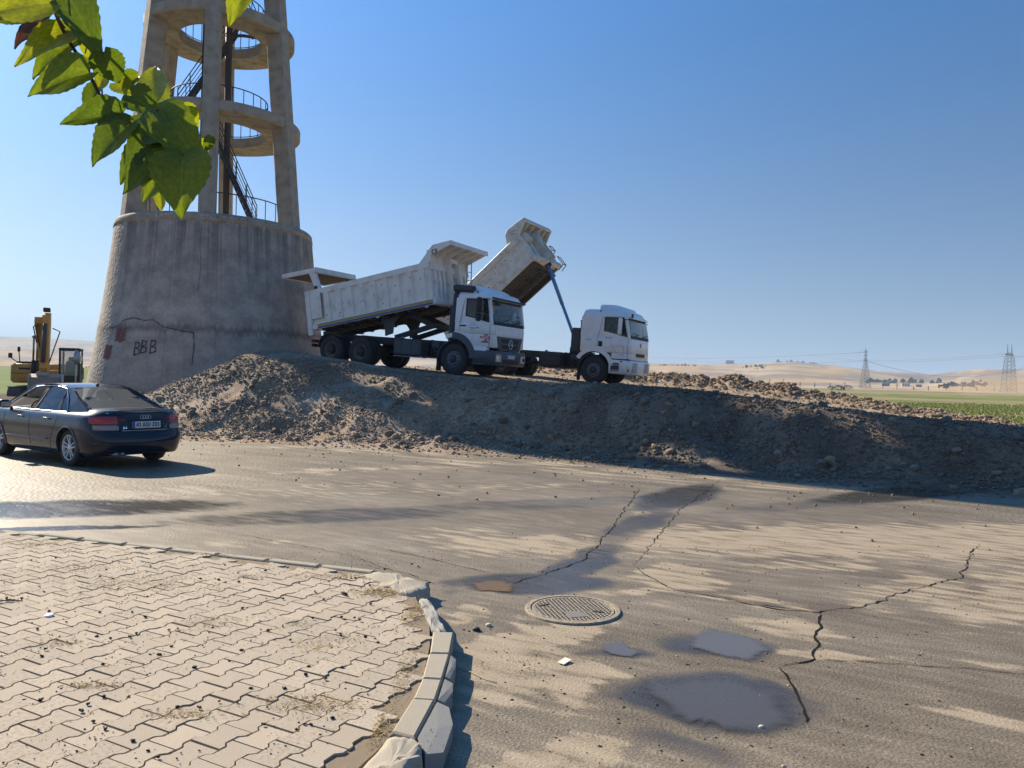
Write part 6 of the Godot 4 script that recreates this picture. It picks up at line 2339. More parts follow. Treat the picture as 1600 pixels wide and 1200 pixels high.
func bed_smooth(t: Node3D, f: Transform3D) -> void:
	var L := 4.95
	var H := 1.46
	var Wd := 1.25
	var st := mb()
	# floor with sloping lower flanks
	for s in [-1.0, 1.0]:
		prism(st, [Vector2(0.52, -0.02), Vector2(Wd - 0.02, 0.26), Vector2(Wd - 0.06, 0.30), Vector2(0.50, 0.04)], 0.0, L, f * Transform3D(Basis(Vector3(0, 0, s), Vector3(0, 1, 0), Vector3(1, 0, 0)), Vector3.ZERO))
	box(st, Vector3(L * 0.5, 0.02, 0), Vector3(L, 0.05, 1.1), 0.005, f)
	var bed := obj("bed", st, M.bed_under, t)
	st = mb()
	for s in [-1, 1]:
		box(st, Vector3(L * 0.47, -0.10, s * 0.40), Vector3(L * 0.96, 0.22, 0.14), 0.015, f)
	obj("bed_beam", st, M.bed_under, bed)
	for k in 8:
		st = mb()
		box(st, Vector3(0.4 + 0.62 * k, -0.03, 0), Vector3(0.10, 0.10, 1.6), 0.01, f)
		obj("cross_member", st, M.chassis, bed)
	st = mb()
	for k in 5:
		box(st, Vector3(1.1 + 0.2 * k + 0.3 * (k % 2), 0.0, -0.95), Vector3(0.2, 0.2, 0.12), 0.03, f)
	obj("tool_bracket", st, M.chassis, bed)
	for s in [1.0, -1.0]:
		var z: float = s * Wd
		st = mb()
		prism(st, [Vector2(0.0, 0.26), Vector2(L, 0.26), Vector2(L, H), Vector2(0.0, H)], z - s * 0.05, z, f, 0.008)
		var wall := obj("side_wall", st, M.bed_cream, bed)
		st = mb()
		box(st, Vector3(L * 0.5, H - 0.10, z + s * 0.02), Vector3(L, 0.24, 0.12), 0.025, f)
		obj("top_rail", st, M.bed_cream, wall)
		st = mb()
		box(st, Vector3(L * 0.5, 0.30, z + s * 0.012), Vector3(L, 0.13, 0.07), 0.02, f)
		obj("bottom_rail", st, M.bed_cream, wall)
		st = mb()
		for k in 90:
			var x := L * (1.0 - sqrt(rng.randf())) + 0.1
			var y := rng.randf_range(0.38, H - 0.24)
			if rng.randf() < 0.25:
				y = rng.randf_range(H - 0.2, H - 0.03)
			var zz: float = z + (s * 0.081 if y > H - 0.22 else s * 0.001)
			var a := rng.randf_range(0.010, 0.03)
			var poly := []
			for e in 6:
				poly.append(Vector2(x, y) + Vector2(cos(TAU * e / 6) * 1.3, sin(TAU * e / 6)) * a * rng.randf_range(0.4, 1.2))
			prism(st, poly, zz, zz + s * 0.002, f)
		obj("rust_spots", st, M.rust if s < 0 else M.chip, wall)
	st = mb()
	box(st, Vector3(L - 0.02, H * 0.5 + 0.28, 0), Vector3(0.05, H + 0.1, 2 * Wd - 0.04), 0.01, f)
	var head := obj("headboard", st, M.bed_cream, bed)
	for zz in [-1.12, -0.6, 0.6, 1.12]:
		st = mb()
		prism(st, [Vector2(L, 0.25), Vector2(L + 0.10, 0.30), Vector2(L + 0.20, H - 0.1), Vector2(L, H + 0.2)], zz - 0.12, zz + 0.12, f, 0.01)
		obj("rib", st, M.bed_cream, head)
	st = mb()
	box(st, Vector3(L + 0.10, 0.30, 0), Vector3(0.2, 0.2, 2 * Wd), 0.02, f)
	obj("cross_rail", st, M.bed_cream, head)
	for zz in [-0.22, 0.22]:
		st = mb()
		box(st, Vector3(L + 0.22, 0.95, zz), Vector3(0.45, 1.3, 0.04), 0.01, f)
		obj("ram_channel", st, M.bed_cream, head)
	st = mb()
	prism(st, [Vector2(L + 0.02, H - 0.25), Vector2(L + 0.34, H - 0.32), Vector2(L + 0.34, H + 0.02), Vector2(L + 0.02, H + 0.12)], 0.62, 1.10, f, 0.012)
	obj("corner_box", st, M.bed_cream, head)
	# canopy
	st = mb()
	for s in [-1.0, 1.0]:
		prism(st, [Vector2(L - 0.55, H - 0.02), Vector2(L + 0.02, H - 0.10), Vector2(L + 0.72, H + 0.26), Vector2(L + 0.70, H + 0.42), Vector2(L - 0.10, H + 0.52), Vector2(L - 0.30, H + 0.44)], s * (Wd - 0.05), s * (Wd + 0.02), f, 0.01)
	prism(st, [Vector2(L - 0.55, H - 0.02), Vector2(L - 0.30, H + 0.43), Vector2(L - 0.10, H + 0.51), Vector2(L + 0.70, H + 0.41), Vector2(L + 0.68, H + 0.35), Vector2(L - 0.10, H + 0.45), Vector2(L - 0.27, H + 0.38), Vector2(L - 0.50, H - 0.03)], -Wd + 0.05, Wd - 0.05, f)
	box(st, Vector3(L + 0.69, H + 0.33, 0), Vector3(0.07, 0.20, 2 * Wd + 0.05), 0.015, f)
	obj("canopy", st, M.bed_cream, bed)
	for zz in [-0.85, -0.3, 0.3, 0.85]:
		st = mb()
		prism(st, [Vector2(L, H + 0.05), Vector2(L - 0.05, H + 0.43), Vector2(L + 0.64, H + 0.36), Vector2(L + 0.64, H + 0.28)], zz - 0.025, zz + 0.025, f)
		obj("canopy_rib", st, M.bed_cream, bed)
	st = mb()
	for e in [-0.2, 0.2]:
		bar(st, f * Vector3(L - 0.05 + 0.25 * e, H + 0.30 + 0.2 * e, Wd + 0.026), f * Vector3(L + 0.18 + 0.25 * e, H + 0.12 + 0.2 * e, Wd + 0.026), 0.01, 0.012, Vector3.BACK)
	obj("canopy_slot", st, M.chip, bed)
	# ladders on the far side of the headboard
	for q in [[0.05, 0.55], [0.85, 1.15]]:
		st = mb()
		for e in [-1.18, -0.86]:
			bar(st, f * Vector3(L + 0.06, q[0], e), f * Vector3(L + 0.36, q[0] + 0.06, e), 0.03, 0.03)
			bar(st, f * Vector3(L + 0.36, q[0] + 0.06, e), f * Vector3(L + 0.36, q[1], e), 0.03, 0.03)
		bar(st, f * Vector3(L + 0.36, q[0] + 0.06, -1.18), f * Vector3(L + 0.36, q[0] + 0.06, -0.86), 0.03, 0.03)
		bar(st, f * Vector3(L + 0.36, q[1], -1.18), f * Vector3(L + 0.36, q[1], -0.86), 0.03, 0.03)
		obj("ladder", st, M.rust, bed)
	# loose flap hanging from the far lower side
	st = mb()
	prism(st, [Vector2(0, 0), Vector2(0.42, -0.05), Vector2(0.62, -0.42), Vector2(0.12, -0.40)], -0.01, 0.01, Transform3D(Basis(), f * Vector3(1.9, -0.06, -1.16)))
	obj("hanging_flap", st, M.rubber, bed)
	st = mb()
	box(st, Vector3(1.55, 0.02, -1.0), Vector3(0.9, 0.10, 0.5), 0.02, f)
	obj("guard_plate", st, M.chassis, bed)


# ---------------------------------------------------------------- the saloon car
# local axes: x forward, y up, z to its right; the origin is on the ground under the rear axle
const CAR_TAIL := -1.04
const CAR_NOSE := 3.54
const WB := 2.648


func car_half(x: float) -> float:
	# half width of the body at its widest
	var w := 0.886
	if x < -0.25:
		var q := clampf((x - CAR_TAIL) / 0.79, 0.0, 1.0)
		w = minf(w, 0.886 * pow(1.0 - pow(1.0 - q, 2.7), 1.0 / 3.4))
	if x > 2.6:
		var q := clampf((CAR_NOSE - x) / 0.94, 0.0, 1.0)
		w = minf(w, 0.886 * pow(1.0 - pow(1.0 - q, 2.4), 1.0 / 2.6))
	return w


const SIDE := [[0.14, 0.80], [0.20, 0.90], [0.28, 0.955], [0.40, 0.985], [0.54, 1.0], [0.66, 0.995], [0.76, 0.985], [0.84, 0.965], [0.885, 0.94], [0.915, 0.905], [0.94, 0.86]]


func car_frac(y: float) -> float:
	return lin(SIDE, y)


func car_side(x: float, y: float) -> float:
	return car_half(x) * car_frac(y)


func car_deck(x: float) -> float:
	# height of the shoulder / boot / bonnet line
	return lin([[-1.04, 0.965], [-0.9, 0.985], [-0.5, 1.0], [0.0, 0.965], [0.4, 0.945], [2.2, 0.935], [2.7, 0.93], [3.1, 0.83], [3.4, 0.70], [3.54, 0.60]], x)


func car_low(x: float) -> float:
	var y := 0.175
	if x < -0.45:
		y = lerpf(0.175, 0.26, smoothstep(-0.45, -1.0, x))
	if x > 3.0:
		y = 0.19
	for c in [0.0, WB]:
		var dx: float = x - c
		if absf(dx) < 0.352:
			y = maxf(y, 0.325 + sqrt(0.352 * 0.352 - dx * dx))
	return y


func car_tail_shift(y: float) -> float:
	# the tail leans in above the bumper
	return 0.07 * smoothstep(0.56, 0.66, y) + 0.05 * smoothstep(0.66, 0.95, y) + 0.06 * smoothstep(0.40, 0.18, y)


func car_body_point(x: float, y: float, z: float) -> Vector3:
	return Vector3(x + car_tail_shift(y) * smoothstep(-0.45, -1.0, x) - 0.10 * smoothstep(3.1, 3.54, x) * smoothstep(0.55, 0.9, y), y, z)


# a point on the tail, given across and up
func car_tail(z: float, y: float, out := 0.0) -> Vector3:
	var lo := CAR_TAIL
	var hi := -0.25
	for i in 24:
		var mid := (lo + hi) * 0.5
		if car_half(mid) * car_frac(y) < absf(z):
			lo = mid
		else:
			hi = mid
	var p := car_body_point((lo + hi) * 0.5, y, z)
	# push outwards
	return p + Vector3(-1, 0, signf(z) * clampf((absf(z) - 0.5) * 2.2, 0.0, 1.0)).normalized() * out


func glass_side(x: float, y: float) -> float:
	# half width of the glasshouse
	var q := (y - 0.92) / 0.46
	var plan := 1.0 - 0.055 * pow(absf((x - 1.25) / 1.6), 2.2)
	return (0.785 - 0.20 * q - 0.05 * q * q) * plan


func gpt(p: Vector2, s: float, out := 0.0) -> Vector3:
	return Vector3(p.x, p.y, s * (glass_side(p.x, p.y) + out))


# a panel on the side of the glasshouse, with thickness
func side_panel(st: SurfaceTool, poly: Array, s: float, out0: float, out1: float) -> void:
	var fine := []
	for i in poly.size():
		var a: Vector2 = poly[i]
		var b: Vector2 = poly[(i + 1) % poly.size()]
		var n := maxi(1, int(a.distance_to(b) / 0.12))
		for k in n:
			fine.append(a.lerp(b, float(k) / n))
	var pp := PackedVector2Array(fine)
	var idx := Geometry2D.triangulate_polygon(pp)
	for i in range(0, idx.size(), 3):
		tri(st, gpt(pp[idx[i]], s, out1), gpt(pp[idx[i + 1]], s, out1), gpt(pp[idx[i + 2]], s, out1), Vector3(0, 0.3, s))
		tri(st, gpt(pp[idx[i]], s, out0), gpt(pp[idx[i + 1]], s, out0), gpt(pp[idx[i + 2]], s, out0), Vector3(0, -0.3, -s))
	var c := Vector2.ZERO
	for p in pp:
		c += p / pp.size()
	for i in pp.size():
		var j := (i + 1) % pp.size()
		var e := (pp[i] + pp[j]) * 0.5 - c
		quad(st, gpt(pp[i], s, out0), gpt(pp[j], s, out0), gpt(pp[j], s, out1), gpt(pp[i], s, out1), Vector3(e.x, e.y, 0))


func side_line(st: SurfaceTool, line: Array, s: float, out: float, r: float) -> void:
	var pts := []
	for i in line.size() - 1:
		for k in 5:
			pts.append(gpt(line[i].lerp(line[i + 1], k / 5.0), s, out))
	pts.append(gpt(line[-1], s, out))
	tube(st, pts, r, 5)


func body_line(st: SurfaceTool, line: Array, s: float, out: float, r: float) -> void:
	var pts := []
	for i in line.size() - 1:
		for k in 6:
			var p: Vector2 = line[i].lerp(line[i + 1], k / 6.0)
			pts.append(car_body_point(p.x, p.y, s * (car_side(p.x, p.y) + out)))
	var e: Vector2 = line[-1]
	pts.append(car_body_point(e.x, e.y, s * (car_side(e.x, e.y) + out)))
	tube(st, pts, r, 5)


func tail_patch(st: SurfaceTool, za: float, zb: float, ya: float, yb: float, out: float, nzz := 10, nyy := 5, cut := 0.0) -> void:
	var g := []
	for i in nzz + 1:
		var row := []
		var u := float(i) / nzz
		for j in nyy + 1:
			var v := float(j) / nyy
			var z := lerpf(za, zb, u)
			var y := lerpf(ya + cut * u, yb, v)
			var o := out if i > 0 and i < nzz and j > 0 and j < nyy else -0.004
			row.append(car_tail(z, y, o))
		g.append(row)
	for i in nzz:
		for j in nyy:
			quad(st, g[i][j], g[i + 1][j], g[i + 1][j + 1], g[i][j + 1], Vector3(-1, 0, signf(za + zb) * 0.8))


func build_car() -> void:
	# heading away to the left, its tail turned to the viewer
	var yaw := 180.0 - 33.5
	var fwd := Vector3(cos(deg_to_rad(yaw)), 0, -sin(deg_to_rad(yaw)))
	var right := Vector3(-fwd.z, 0, fwd.x)
	var origin := Vector3(-7.68, 0.0, -13.41) + right * 0.80
	var t := thing("car", "dark blue-grey saloon car seen from behind, driving away to the left on the road", "car", Transform3D(Basis(Vector3.UP, deg_to_rad(yaw)), origin))
	M.car_paint = flat(0.006, 0.011, 0.026, 0.4, 0.0, 0.15)
	M.car_paint.clearcoat_enabled = true
	M.car_paint.clearcoat = 1.0
	M.car_paint.clearcoat_roughness = 0.03
	var trim := flat(0.55, 0.56, 0.58, 0.25, 0.9)
	var xs := []
	for q in [0.0, 0.004, 0.012, 0.025, 0.045, 0.07, 0.10, 0.14, 0.19, 0.25, 0.32, 0.40, 0.48, 0.56, 0.62]:
		xs.append(CAR_TAIL + q)
	for a in [0.0, WB]:
		for k in 25:
			var x: float = a - 0.36 * cos(PI * k / 24)
			xs.append(x)
		xs.append(a - 0.353)
		xs.append(a + 0.353)
	for k in 9:
		xs.append(lerpf(0.42, 2.22, k / 8.0))
	for q in [0.0, 0.006, 0.02, 0.05, 0.09, 0.15, 0.22, 0.30, 0.38, 0.46]:
		xs.append(CAR_NOSE - q)
	xs.sort()
	var st := mb(true)
	var under := mb()
	var prev := []
	for x in xs:
		var row := []
		var low := car_low(x)
		var deck := car_deck(x)
		for j in SIDE.size():
			var y: float = SIDE[j][0]
			y = maxf(y, low + 0.006 * j)
			if j == 0:
				y = low
			y = minf(y, deck - 0.004 * (SIDE.size() - j))
			var z := car_half(x) * car_frac(y)
			if j < 3 and low > 0.3:
				z = car_half(x) * 0.985
			row.append(car_body_point(x, y, z))
		# across the boot, the bonnet or the sill under the glass
		for e in [[0.78, 0.0], [0.55, 0.012], [0.28, 0.02], [0.0, 0.022]]:
			row.append(car_body_point(x, deck + e[1] * smoothstep(0.0, 0.15, minf(x - CAR_TAIL, CAR_NOSE - x)), car_half(x) * e[0]))
		if prev.size():
			for s in [1.0, -1.0]:
				var m := Vector3(1, 1, s)
				for j in row.size() - 1:
					if j >= SIDE.size() - 1 + 1 and x > 0.0 and x < 2.5:
						continue    # open under the glasshouse
					quad(st, prev[j] * m, row[j] * m, row[j + 1] * m, prev[j + 1] * m, Vector3(-0.01, 0.25 if j < 9 else 1.0, s if j < 11 else s * 0.2) if x > -0.9 else Vector3(-0.8, 0.2, s * 0.5))
				quad(under, prev[0] * m, row[0] * m, Vector3(row[0].x, row[0].y, 0), Vector3(prev[0].x, prev[0].y, 0), Vector3.DOWN)
				if low > 0.3:
					# inner edge of the wheel arch
					quad(under, prev[0] * m, row[0] * m, row[0] * Vector3(1, 1, s * 0.75), prev[0] * Vector3(1, 1, s * 0.75), Vector3.DOWN)
		prev = row
	var body := obj("body", st, M.car_paint, t)
	obj("underside", under, M.black, t)
	# flared lips of the arches
	for s in [1.0, -1.0]:
		for a in [0.0, WB]:
			st = mb(true)
			var pts := []
			for k in 25:
				var q := deg_to_rad(lerpf(-22, 202, k / 24.0))
				var x: float = a + cos(q) * 0.36
				var y := 0.325 + sin(q) * 0.36
				pts.append(car_body_point(x, y, s * (car_side(x, y) - 0.004)))
			tube(st, pts, 0.02, 6)
			obj("arch_lip", st, M.car_paint, body)
			st = mb()
			arc_strip(st, Vector2(a, 0.325), 0.33, 0.35, -10, 190, s * 0.55, s * 0.86, 16)
			prism(st, [Vector2(a - 0.34, 0.2), Vector2(a + 0.34, 0.2), Vector2(a + 0.34, 0.6), Vector2(a - 0.34, 0.6)], s * 0.52, s * 0.56)
			obj("wheel_housing", st, M.black, t)
	for a in [0.0, WB]:
		for s in [1.0, -1.0]:
			car_wheel(t, Vector3(a, 0.322, s * 0.845), s)
	# glasshouse -----------------------------------------------------------
	var roof := [[-0.42, 1.005, 0.60], [0.06, 1.19, 0.555], [0.50, 1.365, 0.50], [0.72, 1.405, 0.50], [1.10, 1.43, 0.505], [1.45, 1.425, 0.505], [1.75, 1.395, 0.50], [2.2, 1.185, 0.58], [2.62, 0.965, 0.66]]
	# rear screen and windscreen
	for w in [[0, 2, "rear_window"], [6, 8, "windscreen"]]:
		st = mb(true)
		for i in range(w[0], w[1]):
			var r0: Array = roof[i]
			var r1: Array = roof[i + 1]
			var f := func(r: Array, u: float): return Vector3(r[0] + (0.09 if w[0] == 0 else -0.12) * u * u, r[1] - 0.02 * u * u, u * r[2])
			for k in 10:
				var u := -1.0 + 0.2 * k
				quad(st, f.call(r0, u), f.call(r0, u + 0.2), f.call(r1, u + 0.2), f.call(r1, u), Vector3(-1 if w[0] == 0 else 1, 1, 0))
		var g = M.glass_dusty if w[0] == 0 else M.glass
		obj(w[2], st, g, t)
	# roof skin
	st = mb(true)
	for i in range(2, 6):
		for k in 10:
			var u := -1.0 + 0.2 * k
			var q := []
			for e in [[i, u], [i, u + 0.2], [i + 1, u + 0.2], [i + 1, u]]:
				var r: Array = roof[e[0]]
				var off := 0.0
				if e[0] == 2:
					off = 0.09 * e[1] * e[1]
				if e[0] == 6:
					off = -0.12 * e[1] * e[1]
				q.append(Vector3(r[0] + off, r[1] - 0.02 * e[1] * e[1], e[1] * (r[2] + 0.055)))
			quad(st, q[0], q[1], q[2], q[3], Vector3.UP)
	obj("roof", st, M.car_paint, t)
	st = mb(true)
	lathe(st, [Vector2(0.0, 0.035), Vector2(0.02, 0.03), Vector2(0.03, 0.0)], 8, Transform3D(Basis(), Vector3(0.66, 1.40, 0)))
	tube(st, [Vector3(0.66, 1.42, 0), Vector3(0.52, 1.475, 0)], 0.008, 5)
	obj("aerial", st, M.black, t)
	for s in [1.0, -1.0]:
		# cant rail
		st = mb()
		side_panel(st, [Vector2(2.52, 0.95), Vector2(2.66, 0.95), Vector2(1.82, 1.385), Vector2(1.45, 1.415), Vector2(1.10, 1.42), Vector2(0.72, 1.395), Vector2(0.50, 1.352), Vector2(0.56, 1.315), Vector2(0.75, 1.35), Vector2(1.10, 1.374), Vector2(1.45, 1.368), Vector2(1.74, 1.335)], s, -0.02, 0.016)
		obj("roof_rail", st, M.car_paint, t)
		# rear quarter
		st = mb()
		side_panel(st, [Vector2(-0.45, 0.95), Vector2(0.16, 0.935), Vector2(0.22, 0.99), Vector2(0.36, 1.16), Vector2(0.585, 1.325), Vector2(0.52, 1.36), Vector2(0.34, 1.30), Vector2(0.06, 1.17), Vector2(-0.36, 1.0)], s, -0.03, 0.014)
		# bridge to the rear screen
		var e0 := [Vector2(-0.45, 0.955), Vector2(-0.36, 1.0), Vector2(0.06, 1.17), Vector2(0.34, 1.30), Vector2(0.52, 1.36)]
		var e1 := [Vector3(-0.42 + 0.09, 0.975, s * 0.61), Vector3(-0.33, 0.987, s * 0.60), Vector3(0.15, 1.172, s * 0.555), Vector3(0.40, 1.28, s * 0.525), Vector3(0.60, 1.35, s * 0.50)]
		for i in 4:
			quad(st, gpt(e0[i], s, 0.014), gpt(e0[i + 1], s, 0.014), e1[i + 1], e1[i], Vector3(-0.6, 0.7, s * 0.4))
		obj("rear_pillar", st, M.car_paint, t)
		# middle pillar
		st = mb()
		side_panel(st, [Vector2(1.30, 0.925), Vector2(1.42, 0.925), Vector2(1.31, 1.37), Vector2(1.21, 1.37)], s, -0.03, 0.01)
		side_panel(st, [Vector2(0.43, 0.925), Vector2(0.47, 0.925), Vector2(0.63, 1.33), Vector2(0.60, 1.32)], s, -0.01, 0.008)
		obj("middle_pillar", st, M.black, t)
		st = mb()
		side_panel(st, [Vector2(0.45, 0.925), Vector2(1.31, 0.925), Vector2(1.22, 1.372), Vector2(1.0, 1.365), Vector2(0.75, 1.345), Vector2(0.61, 1.32)], s, -0.004, 0.0)
		obj("rear_side_window", st, M.glass_dark, t)
		st = mb()
		side_panel(st, [Vector2(0.19, 0.935), Vector2(0.44, 0.925), Vector2(0.59, 1.31), Vector2(0.37, 1.15)], s, -0.004, 0.0)
		obj("quarter_window", st, M.glass_dark, t)
		# the front window on the near side is wound down most of the way
		st = mb()
		if s > 0:
			side_panel(st, [Vector2(1.41, 0.925), Vector2(2.45, 0.94), Vector2(1.74, 1.33), Vector2(1.32, 1.365)], s, -0.004, 0.0)
		else:
			side_panel(st, [Vector2(1.41, 0.925), Vector2(2.45, 0.94), Vector2(2.40, 0.97), Vector2(1.40, 0.955)], s, -0.004, 0.0)
		obj("front_side_window", st, M.glass, t)
		# bright trim round the windows
		st = mb(true)
		side_line(st, [Vector2(2.5, 0.935), Vector2(1.4, 0.928), Vector2(0.45, 0.928), Vector2(0.18, 0.935)], s, 0.012, 0.011)
		side_line(st, [Vector2(0.18, 0.935), Vector2(0.245, 1.03), Vector2(0.37, 1.165), Vector2(0.58, 1.325), Vector2(0.75, 1.355), Vector2(1.1, 1.378), Vector2(1.45, 1.372), Vector2(1.74, 1.34), Vector2(2.5, 0.945)], s, 0.018, 0.011)
		obj("window_trim", st, trim, t)
		# doors: seams, handles, rubbing strip
		st = mb(true)
		body_line(st, [Vector2(1.36, 0.90), Vector2(1.34, 0.6), Vector2(1.30, 0.2)], s, -0.001, 0.005)
		body_line(st, [Vector2(0.36, 0.90), Vector2(0.42, 0.70), Vector2(0.56, 0.45), Vector2(0.62, 0.22)], s, -0.001, 0.005)
		body_line(st, [Vector2(0.62, 0.215), Vector2(2.3, 0.215)], s, -0.001, 0.005)
		body_line(st, [Vector2(2.34, 0.90), Vector2(2.30, 0.5), Vector2(2.25, 0.2)], s, -0.001, 0.005)
		obj("door_seam", st, M.black, body)
		st = mb(true)
		body_line(st, [Vector2(0.64, 0.445), Vector2(1.3, 0.44), Vector2(2.28, 0.44)], s, 0.002, 0.012)
		obj("rubbing_strip", st, M.car_paint, body)
		for x in [0.62, 1.60]:
			st = mb(true)
			body_line(st, [Vector2(x, 0.80), Vector2(x + 0.10, 0.81), Vector2(x + 0.20, 0.80)], s, 0.016, 0.016)
			obj("door_handle", st, M.car_paint, body)
			st = mb(true)
			body_line(st, [Vector2(x + 0.02, 0.818), Vector2(x + 0.18, 0.818)], s, 0.03, 0.004)
			obj("handle_trim", st, trim, body)
		# door mirror
		st = mb(true)
		loft(st, [ring(0.93, 2.17, 2.31, 0.02, 0.02, 0.01), ring(0.95, 2.15, 2.36, 0.09, 0.08, 0.02), ring(1.05, 2.15, 2.36, 0.095, 0.08, 0.02), ring(1.085, 2.17, 2.31, 0.06, 0.05, 0.02)])
		var mir := obj("door_mirror", st, M.car_paint, t, Transform3D(Basis(), Vector3(0, 0, s * 0.93)))
		st = mb()
		box(st, Vector3(2.148, 1.0, 0), Vector3(0.006, 0.09, 0.15), 0.002)
		obj("mirror_glass", st, M.chrome, mir)
		st = mb()
		box(st, Vector3(2.25, 0.94, -s * 0.10), Vector3(0.1, 0.03, 0.12), 0.008)
		obj("mirror_foot", st, M.black, mir)
		# lamps
		st = mb(true)
		tail_patch(st, s * 0.47, s * 0.835, 0.755, 0.905, 0.012, 12, 5)
		var tl := obj("tail_light", st, M.tail_red if M.has("tail_red") else tail_glass(), t)
		st = mb(true)
		tail_patch(st, s * 0.47, s * 0.81, 0.655, 0.752, 0.010, 10, 4)
		obj("tail_light_lower", st, flat(0.30, 0.28, 0.28, 0.12), tl)
		st = mb(true)
		tail_patch(st, s * 0.66, s * 0.80, 0.80, 0.875, 0.018, 6, 3)
		obj("brake_lamp", st, flat(0.75, 0.06, 0.02, 0.1), tl)
		st = mb(true)
		tail_patch(st, s * 0.35, s * 0.465, 0.80, 0.905, 0.008, 6, 4)
		obj("boot_light", st, flat(0.12, 0.008, 0.012, 0.1), tl)
	# boot lid edges, plate recess, plate
	st = mb(true)
	var p1 := []
	for k in 21:
		p1.append(car_tail(lerpf(-0.62, 0.62, k / 20.0), 0.945, 0.004))
	tube(st, p1, 0.012, 6)
	obj("boot_lip", st, M.car_paint, body)
	st = mb(true)
	for s in [-1, 1]:
		tube(st, [car_tail(s * 0.62, 0.935, 0.001), car_tail(s * 0.465, 0.80, 0.001), car_tail(s * 0.46, 0.68, 0.001), car_tail(s * 0.42, 0.645, 0.001)], 0.005, 4)
	var p2 := []
	for k in 13:
		p2.append(car_tail(lerpf(-0.84, 0.84, k / 12.0), 0.625, 0.0))
	tube(st, p2, 0.005, 4)
	obj("boot_seam", st, M.black, body)
	st = mb(true)
	var p3 := []
	for k in 15:
		p3.append(car_tail(lerpf(-0.42, 0.42, k / 14.0), 0.650, 0.006))
	tube(st, p3, 0.008, 5)
	obj("boot_trim", st, trim, body)
	var pf := facing(car_tail(0, 0.745, 0.0), Vector3(0, 0, -1) * -1.0, Vector3(-1, 0.10, 0))
	pf = facing(car_tail(0, 0.745, 0.0), Vector3(0, 0, 1), Vector3(-1, 0.10, 0))
	st = mb()
	box(st, Vector3(0, 0, -0.015), Vector3(0.60, 0.17, 0.055), 0.012, pf)
	obj("plate_recess", st, M.black, body)
	st = mb()
	box(st, Vector3(0, 0.0, 0.018), Vector3(0.52, 0.115, 0.008), 0.002, pf)
	var plate := obj("number_plate", st, flat(0.62, 0.64, 0.66, 0.45), t)
	st = mb()
	box(st, Vector3(-0.237, 0.0, 0.0225), Vector3(0.045, 0.112, 0.003), 0.0008, pf)
	obj("plate_band", st, flat(0.02, 0.06, 0.40, 0.5), plate)
	lettering("41 AIU 203", 0.072, 0.003, M.black, plate, pf * Transform3D(Basis().scaled(Vector3(0.86, 1, 1)), Vector3(0.022, 0, 0.0235)))
	# four rings, badges
	st = mb(true)
	var rf2 := facing(car_tail(0, 0.875, 0.006), Vector3(0, 0, 1), Vector3(-1, 0.25, 0))
	for k in 4:
		var hoop := []
		for q in 17:
			hoop.append(rf2 * Vector3(-0.069 + 0.046 * k + cos(TAU * q / 16) * 0.031, sin(TAU * q / 16) * 0.031, 0.003 + 0.002 * (k % 2)))
		tube(st, hoop, 0.0045, 5, -1.0, false)
	obj("four_ring_badge", st, M.chrome, body)
	lettering("A4", 0.042, 0.006, M.chrome, body, facing(car_tail(-0.38, 0.70, 0.004), Vector3(0.05, 0, 1), Vector3(-1, 0.1, -0.2)))
	lettering("TDI", 0.028, 0.004, M.steel, body, facing(car_tail(0.37, 0.70, 0.004), Vector3(-0.05, 0, 1), Vector3(-1, 0.1, 0.2)))
	# lower bumper in shade, exhaust
	st = mb(true)
	var p4 := []
	for k in 17:
		p4.append(car_tail(lerpf(-0.80, 0.80, k / 16.0), 0.445, 0.004))
	tube(st, p4, 0.010, 5)
	obj("bumper_line", st, M.car_paint, body)
	st = mb(true)
	for z in [-0.42, -0.52]:
		tube(st, [Vector3(-0.7, 0.255, z), Vector3(-0.985, 0.25, z)], 0.033, 10)
	obj("exhaust", st, M.steel, t)
	# inside
	st = mb()
	box(st, Vector3(1.15, 0.50, 0), Vector3(2.7, 0.08, 1.40), 0.02)
	for s in [-1, 1]:
		box(st, Vector3(1.15, 0.70, s * 0.74), Vector3(2.5, 0.42, 0.05), 0.02)
	obj("cabin_floor", st, M.seat, t)
	for s in [-1, 1]:
		st = mb()
		box(st, Vector3(1.15, 0.80, s * 0.36), Vector3(0.18, 0.62, 0.48), 0.07, Transform3D(Basis(Vector3.BACK, 0.22), Vector3(0.12, -0.25, 0)))
		box(st, Vector3(1.12, 1.20, s * 0.36), Vector3(0.10, 0.18, 0.26), 0.04)
		box(st, Vector3(1.45, 0.56, s * 0.36), Vector3(0.5, 0.14, 0.48), 0.05)
		obj("front_seat", st, M.seat, t)
	st = mb()
	box(st, Vector3(0.18, 0.80, 0), Vector3(0.2, 0.6, 1.25), 0.07)
	box(st, Vector3(-0.16, 0.98, 0), Vector3(0.55, 0.05, 1.2), 0.02)
	for z in [-0.4, 0.4]:
		box(st, Vector3(0.14, 1.13, z), Vector3(0.1, 0.13, 0.24), 0.04)
	obj("rear_seat", st, M.seat, t)
	st = mb()
	box(st, Vector3(2.35, 0.88, 0), Vector3(0.5, 0.12, 1.36), 0.05)
	obj("dashboard", st, M.seat, t)
	st = mb(true)
	var sw := []
	for k in 17:
		var a := TAU * k / 16.0
		sw.append(Vector3(2.0 + 0.07 * sin(a), 0.90 + 0.17 * sin(a), -0.36 + 0.18 * cos(a)))
	tube(st, sw, 0.014, 5)
	obj("steering_wheel", st, M.black, t)


func tail_glass() -> StandardMaterial3D:
	M.tail_red = flat(0.42, 0.022, 0.020, 0.1)
	M.tail_red.clearcoat_enabled = true
	M.tail_red.clearcoat = 1.0
	return M.tail_red


